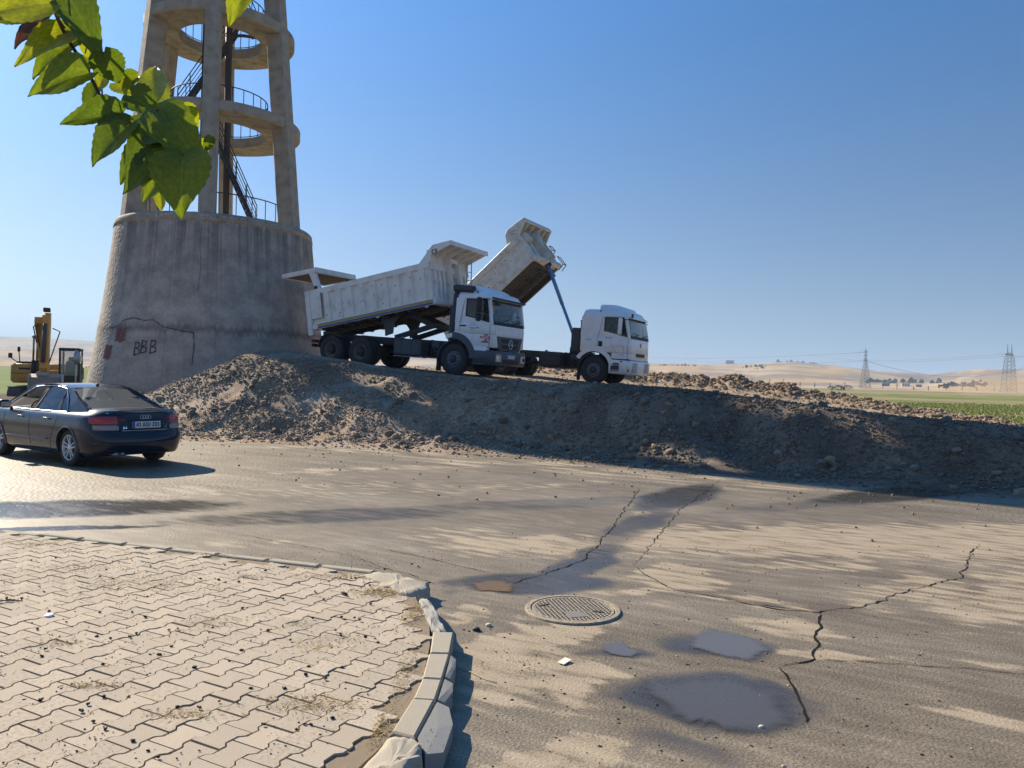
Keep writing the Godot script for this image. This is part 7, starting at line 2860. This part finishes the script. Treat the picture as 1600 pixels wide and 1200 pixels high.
func car_wheel(t: Node3D, at: Vector3, side: float) -> void:
	var ax := Transform3D(Basis(Vector3(1, 0, 0), Vector3(0, 0, side), Vector3(0, 1, 0)), at)
	var R := 0.322
	var st := mb(true)
	lathe(st, [Vector2(-0.225, 0.215), Vector2(-0.225, R - 0.03), Vector2(-0.205, R - 0.004), Vector2(-0.19, R), Vector2(-0.035, R), Vector2(-0.02, R - 0.005), Vector2(-0.002, R - 0.035), Vector2(0.004, R - 0.06), Vector2(-0.004, 0.228), Vector2(-0.02, 0.215)], 40, ax)
	var tyre := obj("wheel", st, M.rubber, t)
	st = mb(true)
	lathe(st, [Vector2(-0.012, 0.226), Vector2(-0.002, 0.222), Vector2(-0.012, 0.208), Vector2(-0.06, 0.198), Vector2(-0.17, 0.195)], 36, ax)
	var alloy := flat(0.55, 0.56, 0.58, 0.3, 0.75)
	obj("rim", st, alloy, tyre)
	for k in 5:
		st = mb()
		for e in [-1.0, 1.0]:
			var a := TAU * k / 5.0 + 0.3
			var a2: float = a + e * 0.19
			var p0 := Vector3(cos(a) * 0.045 - sin(a) * e * 0.02, -0.035, sin(a) * 0.045 + cos(a) * e * 0.02)
			var p1 := Vector3(cos(a2) * 0.207, -0.018, sin(a2) * 0.207)
			bar(st, ax * p0, ax * p1, 0.026, 0.034, Vector3(0, 0, side), 0.007)
		obj("spoke", st, alloy, tyre)
	st = mb(true)
	lathe(st, [Vector2(-0.06, 0.07), Vector2(-0.02, 0.062), Vector2(-0.012, 0.03), Vector2(-0.01, 0.0)], 20, ax)
	obj("hub_cap", st, alloy, tyre)
	st = mb(true)
	lathe(st, [Vector2(-0.12, 0.20), Vector2(-0.118, 0.0)], 24, ax)
	lathe(st, [Vector2(-0.10, 0.15), Vector2(-0.085, 0.145), Vector2(-0.083, 0.0)], 24, ax)
	obj("brake_disc", st, M.chassis, tyre)


# ---------------------------------------------------------------- the excavator, seen from the front
func build_excavator() -> void:
	# local x to the viewer's right, z towards the viewer
	var t := thing("excavator", "yellow tracked excavator with folded boom and grey bucket, parked behind the car", "excavator", Transform3D(Basis(Vector3.UP, 0.42), Vector3(-24.5, -0.25, -40.5)))
	for s in [-1, 1]:
		var st := mb()
		var poly := []
		for k in 9:
			var a := PI / 2 + PI * k / 8
			poly.append(Vector2(-1.6 + cos(a) * 0.45, 0.47 + sin(a) * 0.45))
		for k in 9:
			var a := -PI / 2 + PI * k / 8
			poly.append(Vector2(1.6 + cos(a) * 0.45, 0.47 + sin(a) * 0.45))
		var fx := Transform3D(Basis(Vector3(0, 0, -1), Vector3.UP, Vector3.RIGHT), Vector3(s * 1.2, 0, 0))
		prism(st, poly, -0.28, 0.28, fx, 0.02)
		var track := obj("track", st, M.track, t)
		for k in 26:
			st = mb()
			var x := -1.75 + 0.14 * k
			box(st, Vector3(x, 0.93, 0), Vector3(0.09, 0.05, 0.6), 0.01, fx)
			obj("track_shoe", st, M.track, track)
		for k in 6:
			st = mb()
			box(st, Vector3(2.06, 0.25 + 0.09 * k, 0), Vector3(0.06, 0.05, 0.6), 0.01, fx)
			obj("track_shoe", st, M.track, track)
	var st2 := mb()
	box(st2, Vector3(0, 0.75, 0), Vector3(1.9, 0.4, 1.6), 0.05)
	lathe(st2, [Vector2(0.9, 0.65), Vector2(1.12, 0.65)], 20)
	obj("undercarriage", st2, M.chassis, t)
	st2 = mb(true)
	box(st2, Vector3(-0.95, 1.62, -0.6), Vector3(1.15, 1.0, 3.0), 0.12)
	box(st2, Vector3(0.1, 1.45, -1.0), Vector3(1.0, 0.7, 2.4), 0.08)
	box(st2, Vector3(0.2, 1.65, -2.0), Vector3(2.6, 1.0, 0.7), 0.2)
	var house := obj("house", st2, M.yellow, t)
	st2 = mb()
	box(st2, Vector3(-0.95, 1.62, 0.91), Vector3(1.12, 0.03, 0.03), 0.005)
	box(st2, Vector3(-0.9, 1.86, 0.91), Vector3(0.5, 0.10, 0.03), 0.01)
	box(st2, Vector3(-0.9, 2.17, -0.3), Vector3(0.9, 0.12, 1.4), 0.04)
	obj("panel_trim", st2, M.black, house)
	for e in [[-1.25, 2.95, 0.10], [-1.62, 2.62, 0.14]]:
		st2 = mb(true)
		tube(st2, [Vector3(-1.2, 2.1, 0.3), Vector3(e[0], e[1] - 0.2, 0.35)], 0.025, 6)
		box(st2, Vector3(e[0], e[1] - 0.1, 0.36), Vector3(e[2] * 1.3, 0.26, 0.06), 0.02)
		obj("mirror", st2, M.black, house)
	st2 = mb(true)
	tube(st2, [Vector3(-0.3, 2.1, -0.6), Vector3(-0.3, 2.6, -0.6)], 0.06, 8)
	obj("exhaust", st2, M.chassis, house)
	# cab
	st2 = mb()
	for e in [[0.62, 0.62], [1.50, 0.62], [0.62, -0.85], [1.50, -0.85]]:
		box(st2, Vector3(e[0], 2.05, e[1]), Vector3(0.09, 1.75, 0.09), 0.02)
	box(st2, Vector3(1.06, 2.92, -0.12), Vector3(1.02, 0.14, 1.62), 0.05)
	box(st2, Vector3(1.06, 1.35, -0.12), Vector3(0.98, 0.42, 1.58), 0.04)
	box(st2, Vector3(1.50, 1.85, 0.2), Vector3(0.10, 0.7, 0.9), 0.02)
	var cab2 := obj("cab", st2, M.black, t)
	st2 = mb()
	box(st2, Vector3(1.06, 2.2, 0.62), Vector3(0.80, 1.3, 0.012), 0.003)
	obj("cab_window", st2, M.glass, cab2)
	st2 = mb()
	box(st2, Vector3(1.50, 2.45, -0.12), Vector3(0.012, 0.75, 1.4), 0.003)
	box(st2, Vector3(0.62, 2.3, -0.12), Vector3(0.012, 1.0, 1.4), 0.003)
	obj("cab_window", st2, M.glass, cab2)
	st2 = mb()
	box(st2, Vector3(1.06, 1.95, -0.25), Vector3(0.5, 0.75, 0.16), 0.07)
	box(st2, Vector3(1.06, 2.42, -0.27), Vector3(0.28, 0.22, 0.10), 0.04)
	box(st2, Vector3(1.06, 1.68, 0.0), Vector3(0.5, 0.16, 0.5), 0.06)
	obj("seat", st2, M.seat, cab2)
	st2 = mb()
	box(st2, Vector3(1.58, 2.42, 0.6), Vector3(0.14, 0.26, 0.06), 0.02)
	obj("cab_mirror", st2, M.white, cab2)
	# boom up and over, stick down to the bucket in front
	var zy := Transform3D(Basis(Vector3(0, 0, 1), Vector3.UP, Vector3(-1, 0, 0)), Vector3(0.10, 0, 0))   # x -> towards the viewer
	st2 = mb()
	prism(st2, [Vector2(0.1, 1.5), Vector2(0.55, 1.55), Vector2(1.15, 3.1), Vector2(2.35, 4.15), Vector2(2.25, 4.45), Vector2(0.95, 3.75), Vector2(0.25, 2.6)], -0.02, 0.42, zy, 0.02)
	obj("boom", st2, M.yellow, t)
	st2 = mb()
	prism(st2, [Vector2(2.1, 4.70), Vector2(2.55, 4.55), Vector2(3.2, 1.9), Vector2(2.95, 1.6), Vector2(2.65, 1.8), Vector2(2.05, 4.0)], -0.36, -0.02, Transform3D(zy.basis, Vector3(0.02, 0, 0)), 0.02)
	var stick := obj("stick", st2, M.yellow, t)
	st2 = mb()
	box(st2, Vector3(0.20, 4.82, 2.25), Vector3(0.30, 0.22, 0.3), 0.03)
	obj("stick_end", st2, M.black, stick)
	st2 = mb(true)
	tube(st2, [Vector3(0.20, 4.1, 2.75), Vector3(0.20, 2.2, 3.2)], 0.10, 10)
	obj("bucket_cylinder", st2, M.chassis, t)
	for s in [-0.52, -0.36]:
		st2 = mb(true)
		tube(st2, [Vector3(s, 1.5, 0.9), Vector3(s, 2.3, 1.0)], 0.085, 10)
		var cyl := obj("boom_cylinder", st2, M.black, t)
		st2 = mb(true)
		tube(st2, [Vector3(s, 2.3, 1.0), Vector3(s + 0.05, 3.45, 1.25)], 0.05, 8)
		box(st2, Vector3(s + 0.05, 3.5, 1.26), Vector3(0.16, 0.14, 0.16), 0.03)
		obj("cylinder_rod", st2, M.steel, cyl)
	for h in [[Vector3(0.5, 3.9, 2.5), Vector3(0.82, 3.75, 2.55), Vector3(0.62, 2.9, 2.9), Vector3(0.45, 2.2, 3.1)], [Vector3(-0.1, 4.2, 2.3), Vector3(-0.28, 3.9, 2.2), Vector3(-0.2, 3.2, 1.6), Vector3(-0.05, 2.4, 1.2)], [Vector3(-0.15, 4.25, 2.3), Vector3(-0.4, 3.95, 2.0), Vector3(-0.32, 3.2, 1.5)]]:
		st2 = mb(true)
		tube(st2, h, 0.03, 5)
		obj("hose", st2, M.black, t)
	st2 = mb()
	prism(st2, [Vector2(0, 1.62), Vector2(0.55, 1.45), Vector2(0.75, 0.85), Vector2(0.62, 0.40), Vector2(0.28, 0.22), Vector2(0.0, 0.45)], -0.70, 0.70, Transform3D(Basis(Vector3(0, 0, 1), Vector3.UP, Vector3(-1, 0, 0)), Vector3(0.32, 0, 2.75)), 0.02)
	var bk := obj("bucket", st2, M.bucket, t)
	st2 = mb()
	for s in [-0.38, 1.02]:
		box(st2, Vector3(s, 1.0, 3.1), Vector3(0.05, 1.2, 0.7), 0.01)
	box(st2, Vector3(0.15, 1.62, 2.95), Vector3(0.5, 0.2, 0.35), 0.03)
	obj("bucket_side", st2, M.galv, bk)


func build_sign() -> void:
	var t := thing("road_sign", "round grey-blue road sign seen nearly edge-on on a pole behind the car", "sign", Transform3D(Basis(Vector3.UP, 1.66), Vector3(-20.75, -0.05, -36.5)))
	var st := mb(true)
	tube(st, [Vector3(0, 0, 0), Vector3(0.02, 2.6, 0.01)], 0.035, 8)
	obj("pole", st, M.galv, t)
	st = mb(true)
	lathe(st, [Vector2(-0.01, 0.0), Vector2(-0.01, 0.33), Vector2(0.012, 0.34), Vector2(0.012, 0.0)], 28, Transform3D(Basis(Vector3(1, 0, 0), Vector3(0, 0, 1), Vector3(0, 1, 0)), Vector3(0, 2.25, 0.05)))
	var disc := obj("disc", st, flat(0.16, 0.23, 0.34, 0.45, 0.3), t)
	st = mb()
	for s in [-0.12, 0.12]:
		box(st, Vector3(0, 2.25 + s, 0.03), Vector3(0.2, 0.03, 0.03), 0.005)
	obj("clamp", st, M.galv, disc)


# ---------------------------------------------------------------- the branch that hangs into the view
func leaf_mesh(len_m: float, wide: float, fold: float, curl: float, sd: int) -> ArrayMesh:
	# heart shape along +x; the blade folds up along the midrib and curls down at the tip
	var nu := 19
	var nv := 13
	var pts := PackedVector3Array()
	var uv := PackedVector2Array()
	for i in nu:
		var u := float(i) / (nu - 1)
		var half := wide * 0.5 * pow(sin(PI * pow(u * 0.985 + 0.012, 0.62)), 0.85) * (1.0 - 0.25 * u)
		for j in nv:
			var v := float(j) / (nv - 1) * 2.0 - 1.0
			var tooth := 1.0 + 0.05 * (1.0 if (i & 1) == 0 else -0.6) * smoothstep(0.85, 1.0, absf(v))
			var z := half * v * tooth
			# lobes of the heart reach back behind the stalk
			var back := -0.16 * wide / maxf(len_m, 0.01) * absf(v) * pow(1.0 - u, 3.0)
			var x := (u + back) * len_m
			var y := fold * absf(z) - curl * len_m * u * u + 0.02 * len_m * sin(9.0 * u + sd) * absf(v) + 0.012 * len_m * sin(5.0 * v + sd * 2.0 + 7.0 * u)
			pts.append(Vector3(x, y, z))
			uv.append(Vector2(u, v * 0.5 + 0.5))
	return sheet(pts, nu, nv, uv)


func leaf_material(c: Color, back: Color, vein: Color, sd: int) -> StandardMaterial3D:
	var n := 192
	var im := Image.create(n, n, false, Image.FORMAT_RGB8)
	var f := noise(sd, 0.05, 3)
	for j in n:
		var v := absf((j + 0.5) / n * 2.0 - 1.0)
		for i in n:
			var u := (i + 0.5) / n
			# veins leave the midrib at an angle
			var k := fposmod((u - v * 0.30) * 7.5, 1.0)
			var side := 1.0 - smoothstep(0.0, 0.05, minf(k, 1.0 - k))
			var midrib := 1.0 - smoothstep(0.0, 0.035, v)
			var t := clampf(maxf(midrib, side * 0.55 * (1.0 - 0.5 * v)), 0.0, 1.0)
			var m := 1.0 + 0.35 * f.get_noise_2d(i, j)
			im.set_pixel(i, j, Color(c.r * m, c.g * m, c.b * m).lerp(vein, t * 0.7).linear_to_srgb())
	var m := StandardMaterial3D.new()
	m.albedo_texture = ImageTexture.create_from_image(im)
	m.texture_repeat = false
	m.roughness = 0.45
	m.backlight_enabled = true
	m.backlight = back
	return m


func build_branch() -> void:
	var t := thing("tree_branch", "leafy branch of toothed heart-shaped green leaves hanging in close at the upper left", "branch", Transform3D(Basis(), Vector3(-0.85, 2.43, -1.35)))
	var org := Vector3(-0.85, 2.43, -1.35)
	var mats := [leaf_material(Color(0.16, 0.215, 0.014), Color(1.0, 1.0, 0.45).linear_to_srgb(), Color(0.26, 0.30, 0.07), 1), leaf_material(Color(0.27, 0.30, 0.018), Color(1.0, 1.0, 0.5).linear_to_srgb(), Color(0.38, 0.40, 0.09), 2), leaf_material(Color(0.10, 0.15, 0.014), Color(1.0, 1.0, 0.45).linear_to_srgb(), Color(0.17, 0.22, 0.05), 3), leaf_material(Color(0.10, 0.045, 0.022), Color(0.8, 0.5, 0.3).linear_to_srgb(), Color(0.16, 0.09, 0.05), 4)]
	var bark := flat(0.075, 0.04, 0.045, 0.7)
	for s in STEMS:
		var pts := []
		for p in s[1]:
			pts.append(Vector3(p[0], p[1], p[2]) - org)
		var st := mb(true)
		tube(st, smooth_path(pts), s[0], 7, s[0] * 0.6)
		obj("stem", st, bark, t)
	var i := 0
	for l in LEAVES:
		var a := Vector3(l[0], l[1], l[2]) - org
		var b := Vector3(l[3], l[4], l[5]) - org
		var n := Vector3(l[6], l[7], l[8]).normalized()
		var x := (b - a).normalized()
		var ln := (b - a).length()
		n = (n - x * n.dot(x)).normalized()
		var bas := Basis(x, n, x.cross(n))
		mi("leaf", leaf_mesh(ln, l[9], l[10], l[11], i), mats[int(l[12])], t, Transform3D(bas, a))
		# leaf stalk
		if l.size() > 13:
			var st := mb(true)
			var q := Vector3(l[13], l[14], l[15]) - org
			tube(st, [q, q.lerp(a, 0.5) + Vector3(0, 0.006, 0), a], 0.0016, 5)
			obj("leaf_stalk", st, bark, t)
		i += 1


func smooth_path(p: Array) -> Array:
	var out := []
	for i in p.size() - 1:
		for k in 5:
			out.append(p[i].cubic_interpolate(p[i + 1], p[maxi(i - 1, 0)], p[mini(i + 2, p.size() - 1)], k / 5.0))
	out.append(p[-1])
	return out


# ---------------------------------------------------------------- small things on the ground
func build_litter() -> void:
	var pellet := rock_mesh(90, 0.35, 0.75, 1)
	var dark := flat(0.022, 0.018, 0.016, 0.8)
	var n := 0
	var tries := 0
	while n < 110 and tries < 1500:
		tries += 1
		var z := -rng.randf_range(3.15, 6.6)
		var x := rng.randf_range(-4.4, -0.55) * (-z / 6.6) - 0.1
		if x > -0.6 or nz(x, z, 1.4) < -0.12 and rng.randf() < 0.7:
			continue
		var r := rng.randf_range(0.006, 0.0115)
		tag(mi("dropping", pellet, dark, null, Transform3D(Basis.from_euler(Vector3(0, rng.randf() * TAU, rng.randf())).scaled(Vector3(r * 1.3, r, r)), Vector3(x, 0.102 + r * 0.5, z))), "small round black dropping lying on the block paving", "dropping", "black droppings on the paving")
		n += 1
	var xfs := []
	var cols := []
	for i in 5200:
		var z := -rng.randf_range(3.0, 7.1)
		var x := rng.randf_range(-4.9, -0.45) * (-z / 6.8)
		var clump := nz(x, z, 1.1) + 0.6 * nz(x, z, 3.0)
		if clump < rng.randf_range(-0.25, 0.45):
			continue
		var r := 0.0012 + 0.0035 * pow(rng.randf(), 2.0)
		xfs.append(Transform3D(Basis.from_euler(Vector3(rng.randf(), rng.randf() * TAU, 0)).scaled(Vector3(r * 1.4, r, r)), Vector3(x, 0.102, z)))
		var v := rng.randf_range(0.5, 1.6)
		cols.append(Color(0.045 * v, 0.033 * v, 0.024 * v))
	for i in 1500:
		var z := -rng.randf_range(2.9, 8.5)
		var x := rng.randf_range(-0.4, 0.62) * -z
		if x < 0.0 and z < -6.0:
			continue
		if x < -0.3:
			continue
		var r := 0.002 + 0.007 * pow(rng.randf(), 3.0)
		xfs.append(Transform3D(Basis.from_euler(Vector3(rng.randf(), rng.randf() * TAU, 0)).scaled(Vector3(r * 1.3, r * 0.8, r)), Vector3(x, 0.002, z)))
		var v := rng.randf_range(0.4, 1.5)
		cols.append(Color(0.06 * v, 0.05 * v, 0.042 * v) if rng.randf() < 0.6 else Color(0.3 * v, 0.26 * v, 0.2 * v))
	tag(scatter("crumbs", pellet, M.plain_col, xfs, cols), "tiny dark crumbs sprinkled over the paving and the near road", "crumbs")
	# straw husks in drifts
	var st := mb()
	box(st, Vector3.ZERO, Vector3(0.014, 0.0018, 0.0028), 0.0006)
	st.generate_normals()
	var husk := st.commit()
	xfs = []
	cols = []
	for g in [[-2.75, -5.75, 0.75, 0.32, 900], [-3.6, -6.2, 0.5, 0.2, 260], [-4.3, -7.0, 0.5, 0.12, 300], [-0.92, -5.72, 0.22, 0.14, 800], [-0.62, -5.25, 0.09, 0.30, 520], [-1.25, -6.12, 0.4, 0.10, 500], [-2.9, -6.75, 0.9, 0.07, 350], [-1.9, -4.9, 0.25, 0.15, 220], [-1.1, -4.55, 0.25, 0.16, 200], [-0.9, -3.75, 0.28, 0.12, 420], [-0.55, -4.15, 0.05, 0.4, 260], [-0.56, -3.5, 0.05, 0.22, 240], [-1.5, -3.6, 0.2, 0.07, 200], [-2.1, -3.9, 0.18, 0.06, 160], [-2.6, -4.5, 0.2, 0.08, 150], [0.1, -4.6, 0.35, 0.25, 120]]:
		for i in g[4]:
			var x: float = g[0] + rng.randfn(0, 0.5) * g[2]
			var z: float = g[1] + rng.randfn(0, 0.5) * g[3]
			var y := 0.103 if x < -0.4 else 0.004
			var s := rng.randf_range(0.5, 1.25)
			xfs.append(Transform3D(Basis.from_euler(Vector3(rng.randf_range(-0.3, 0.3), rng.randf() * TAU, rng.randf_range(-0.25, 0.25))).scaled(Vector3.ONE * s), Vector3(x, y + rng.randf() * 0.004, z)))
			var v := rng.randf_range(0.55, 1.15)
			cols.append(Color(0.46 * v, 0.32 * v, 0.12 * v))
	tag(scatter("straw_husks", husk, M.plain_col, xfs, cols), "golden straw husks in thin drifts on the paving", "straw")
	# dry tufts in the joints
	var tufts := [[-2.05, -6.05, 0.10, "small green tuft growing in the paving joints near the far kerb"], [-2.95, -5.75, 0.12, "small green tuft beside the largest drift of straw"], [-3.9, -6.75, 0.12, "green tuft farthest left on the paving"], [-1.05, -3.75, 0.15, "dry olive tuft in sunken paving at the front"], [-1.0, -4.7, 0.13, "withered brown tuft in a gap between pavers, middle of the paving"], [-1.35, -4.95, 0.10, "smaller withered tuft left of the brown tuft in the middle of the paving"]]
	for q in tufts:
		st = mb()
		for k in 60:
			var a := rng.randf() * TAU
			var r: float = q[2] * sqrt(rng.randf())
			var c := Vector3(cos(a) * r, 0, sin(a) * r * 0.6)
			var tip := c + Vector3(rng.randf_range(-0.05, 0.05), rng.randf_range(0.008, 0.03), rng.randf_range(-0.04, 0.04))
			var s := Vector3(-sin(a), 0, cos(a)) * 0.0018
			var v := rng.randf_range(0.5, 1.1)
			st.set_color(Color(0.16 * v, 0.15 * v, 0.045 * v) if rng.randf() < 0.6 else Color(0.30 * v, 0.23 * v, 0.10 * v))
			tri(st, c - s, c + s, tip, Vector3.UP)
		var o := obj("grass_tuft", st, M.foliage, null, Transform3D(Basis(), Vector3(q[0], 0.100, q[1])))
		tag(o, q[3], "grass tuft", "tufts in the paving")
	# bits of litter
	st = mb()
	box(st, Vector3.ZERO, Vector3(0.085, 0.003, 0.05), 0.001)
	tag(obj("paper_scrap", st, flat(0.70, 0.66, 0.55, 0.8), null, Transform3D(Basis.from_euler(Vector3(0.05, 0.9, 0.08)), Vector3(0.36, 0.012, -4.65))), "cream paper scrap lying on the dusty asphalt beside the kerb", "paper")
	st = mb(true)
	lathe(st, [Vector2(0.0, 0.028), Vector2(0.008, 0.027), Vector2(0.010, 0.02), Vector2(0.011, 0.0)], 16)
	tag(obj("bottle_cap", st, flat(0.75, 0.73, 0.78, 0.4), null, Transform3D(Basis(Vector3.RIGHT, 0.1), Vector3(-2.97, 0.103, -4.98))), "white plastic bottle cap lying on the left part of the paving", "bottle cap")
	st = mb(true)
	tube(st, [Vector3(-0.02, 0.106, 0.0), Vector3(0.0, 0.112, 0.02), Vector3(0.03, 0.106, 0.05)], 0.009, 7)
	tag(obj("stick", st, flat(0.05, 0.035, 0.03, 0.9), null, Transform3D(Basis(), Vector3(-1.2, 0, -5.66))), "short dark stick lying near the broken kerb corner", "stick")
	st = mb(true)
	tube(st, [Vector3(-0.16, 0.006, 0.06), Vector3(-0.05, 0.009, 0.01), Vector3(0.08, 0.006, -0.05), Vector3(0.13, 0.006, -0.09)], 0.0025, 5)
	tag(obj("straw_stalk", st, flat(0.50, 0.40, 0.24, 0.8), null, Transform3D(Basis(Vector3.UP, -1.25), Vector3(-0.17, 0, -4.4))), "single pale straw stalk lying on the asphalt by the kerb", "straw")
	st = mb(true)
	for k in 4:
		tube(st, [Vector3(-0.13, 0.004, 0.02 * k), Vector3(0.0, 0.012, 0.005 * k), Vector3(0.12 - 0.03 * k, 0.004, -0.02 * k)], 0.003, 5)
	tag(obj("twig", st, flat(0.09, 0.07, 0.055, 0.9), null, Transform3D(Basis(Vector3.UP, 0.25), Vector3(-3.45, 0.102, -5.25))), "thin dark twig lying at the left edge of the paving", "twig")
	for q in [[-0.12, -5.3, 0.022, "pale pebble on the dusty asphalt right of the loose slab"], [-0.20, -5.2, 0.028, "dark stone on the dusty asphalt closest to the loose slab"], [1.29, -3.83, 0.016, "white pebble at the front rim of the largest puddle"]]:
		tag(mi("pebble", rock_mesh(95, 0.2, 0.6, 2), flat(0.5, 0.45, 0.38) if q[2] != 0.028 else flat(0.05, 0.04, 0.035), null, Transform3D(Basis().scaled(Vector3.ONE * q[2]), Vector3(q[0], q[2] * 0.4, q[1]))), q[3], "pebble")


const STEMS := [[0.0036,[[-0.8249,2.3813,-1.33],[-0.8064,2.3377,-1.33],[-0.7892,2.2941,-1.34],[-0.7592,2.2434,-1.35],[-0.7355,2.1939,-1.36],[-0.6955,2.1487,-1.35],[-0.6492,2.1123,-1.33],[-0.5953,2.0893,-1.3],[-0.5539,2.0709,-1.27]]],
	[0.003,[[-0.8125,2.3446,-1.34],[-0.7912,2.3232,-1.37],[-0.7707,2.3026,-1.4],[-0.7383,2.2673,-1.42],[-0.7167,2.249,-1.42],[-0.6684,2.1983,-1.4],[-0.6333,2.1795,-1.39]]],
	[0.0026,[[-0.4111,2.3959,-1.25],[-0.4324,2.3539,-1.23],[-0.4327,2.3385,-1.22]]],
	[0.0022,[[-0.8063,2.3355,-1.33],[-0.7912,2.3158,-1.32],[-0.7799,2.3008,-1.32]]]]
const LEAVES := [[-0.7905,2.3345,-1.3,-0.8986,2.3067,-1.27,0.1,0.275,1.25,0.0873,0.25,0.1,1,-0.8047,2.333,-1.32],
	[-0.8311,2.3425,-1.36,-0.9109,2.2906,-1.38,-0.3,0.33,1.25,0.0678,0.35,0.05,3,-0.8389,2.3563,-1.38],
	[-0.9579,2.3606,-1.4,-0.8926,2.3599,-1.43,0,0.385,1.25,0.0516,0.3,0.1,2],
	[-0.7849,2.3691,-1.33,-0.7135,2.261,-1.3,0.5,0.165,1.25,0.0778,0.35,0.25,2,-0.8096,2.3517,-1.35],
	[-0.7805,2.3032,-1.34,-0.861,2.2381,-1.3,-0.2,0.33,1.25,0.0755,0.35,0.15,1,-0.7986,2.2982,-1.36],
	[-0.7808,2.3189,-1.38,-0.8495,2.2298,-1.33,-0.2,0.275,1.25,0.0837,0.4,0.15,0,-0.808,2.3063,-1.4],
	[-0.7423,2.2313,-1.33,-0.8351,2.1837,-1.3,-0.1,0.33,1.25,0.0836,0.4,0.12,0,-0.7557,2.239,-1.35],
	[-0.7604,2.3104,-1.36,-0.7729,2.2665,-1.38,0.5,0.11,1.25,0.0354,0.9,0.1,1,-0.7783,2.3098,-1.38],
	[-0.7132,2.2587,-1.32,-0.7014,2.2179,-1.35,0.2,0.11,1.25,0.0629,0.3,0.2,2,-0.7261,2.2601,-1.34],
	[-0.7274,2.2436,-1.36,-0.7581,2.2188,-1.38,0.1,0.165,1.25,0.0442,0.4,0.1,1,-0.7471,2.242,-1.38],
	[-0.76,2.2356,-1.4,-0.8006,2.1719,-1.4,-0.6,0.22,1.25,0.0485,0.4,0.15,2,-0.7681,2.2218,-1.42],
	[-0.6988,2.1722,-1.36,-0.7818,2.141,-1.31,-0.1,0.33,1.25,0.0678,0.45,0.12,2,-0.7134,2.1627,-1.38],
	[-0.6698,2.1449,-1.33,-0.7202,2.0672,-1.29,-0.3,0.275,1.25,0.0836,0.35,0.15,2,-0.6887,2.1466,-1.35],
	[-0.659,2.1984,-1.38,-0.6821,2.2928,-1.43,0.1,-0.11,1.25,0.0688,0.3,0.12,1,-0.673,2.1959,-1.4],
	[-0.6756,2.2029,-1.42,-0.6668,2.2777,-1.46,0.6,0,1.25,0.0461,0.35,0.1,1],
	[-0.6736,2.1948,-1.34,-0.6239,2.1649,-1.34,0.2,0.33,1.25,0.061,0.4,0.15,2,-0.6843,2.1793,-1.36],
	[-0.7187,2.2274,-1.37,-0.6773,2.2057,-1.37,0.1,0.275,1.25,0.0386,0.5,0.1,1],
	[-0.6241,2.122,-1.3,-0.5426,2.1344,-1.27,0.1,0.275,1.25,0.0704,0.3,0.2,2,-0.6413,2.1226,-1.32],
	[-0.5957,2.1479,-1.27,-0.5078,2.0606,-1.23,0.25,0.2475,1.25,0.0846,0.25,0.25,0,-0.6163,2.1297,-1.29],
	[-0.5388,2.0647,-1.24,-0.5243,1.9686,-1.19,0.15,0.1925,1.25,0.1027,0.22,0.22,0,-0.5729,2.0791,-1.26],
	[-0.6006,2.1192,-1.32,-0.6631,2.0387,-1.27,-0.2,0.275,1.25,0.0915,0.4,0.18,2,-0.623,2.1205,-1.34],
	[-0.5799,2.0782,-1.29,-0.646,2.0142,-1.25,-0.2,0.33,1.25,0.0783,0.4,0.15,2,-0.5999,2.0921,-1.31],
	[-0.5581,2.0666,-1.27,-0.6117,1.9991,-1.24,-0.1,0.275,1.25,0.0825,0.35,0.2,0,-0.5864,2.0823,-1.29],
	[-0.5972,2.1792,-1.36,-0.575,2.1579,-1.39,0.3,0,1.25,0.0501,0.3,0.1,1,-0.6193,2.165,-1.38],
	[-0.5599,2.1259,-1.36,-0.5579,2.1122,-1.39,0.3,0.11,1.25,0.0265,0.3,0.1,1],
	[-0.534,2.1271,-1.34,-0.5467,2.0979,-1.34,0.8,0.11,1.25,0.0203,0.5,0.1,2],
	[-0.6097,2.0291,-1.32,-0.625,1.9957,-1.35,-0.2,0.055,1.25,0.0343,0.4,0.1,1,-0.6129,2.0629,-1.34],
	[-0.6288,2.1808,-1.38,-0.6292,2.2155,-1.4,0.5,0.055,1.25,0.0299,0.5,0.1,1],
	[-0.653,2.1542,-1.35,-0.6676,2.1023,-1.35,-0.3,0.165,1.25,0.0644,0.4,0.2,2,-0.6658,2.1492,-1.37],
	[-0.4308,2.3426,-1.22,-0.4476,2.258,-1.18,0.3,0.22,1.25,0.0529,0.4,0.15,1,-0.433,2.3642,-1.24],
	[-0.9111,2.3165,-1.3,-0.8763,2.3044,-1.3,0,0.165,1.25,0.0282,0.3,0.1,3],
	[-0.6841,2.2435,-1.38,-0.7237,2.2174,-1.38,0,0.275,1.25,0.0389,0.5,0.1,0],
	[-0.6186,2.1318,-1.33,-0.5747,2.0782,-1.36,0.2,0.275,1.25,0.0865,0.3,0.2,2]]
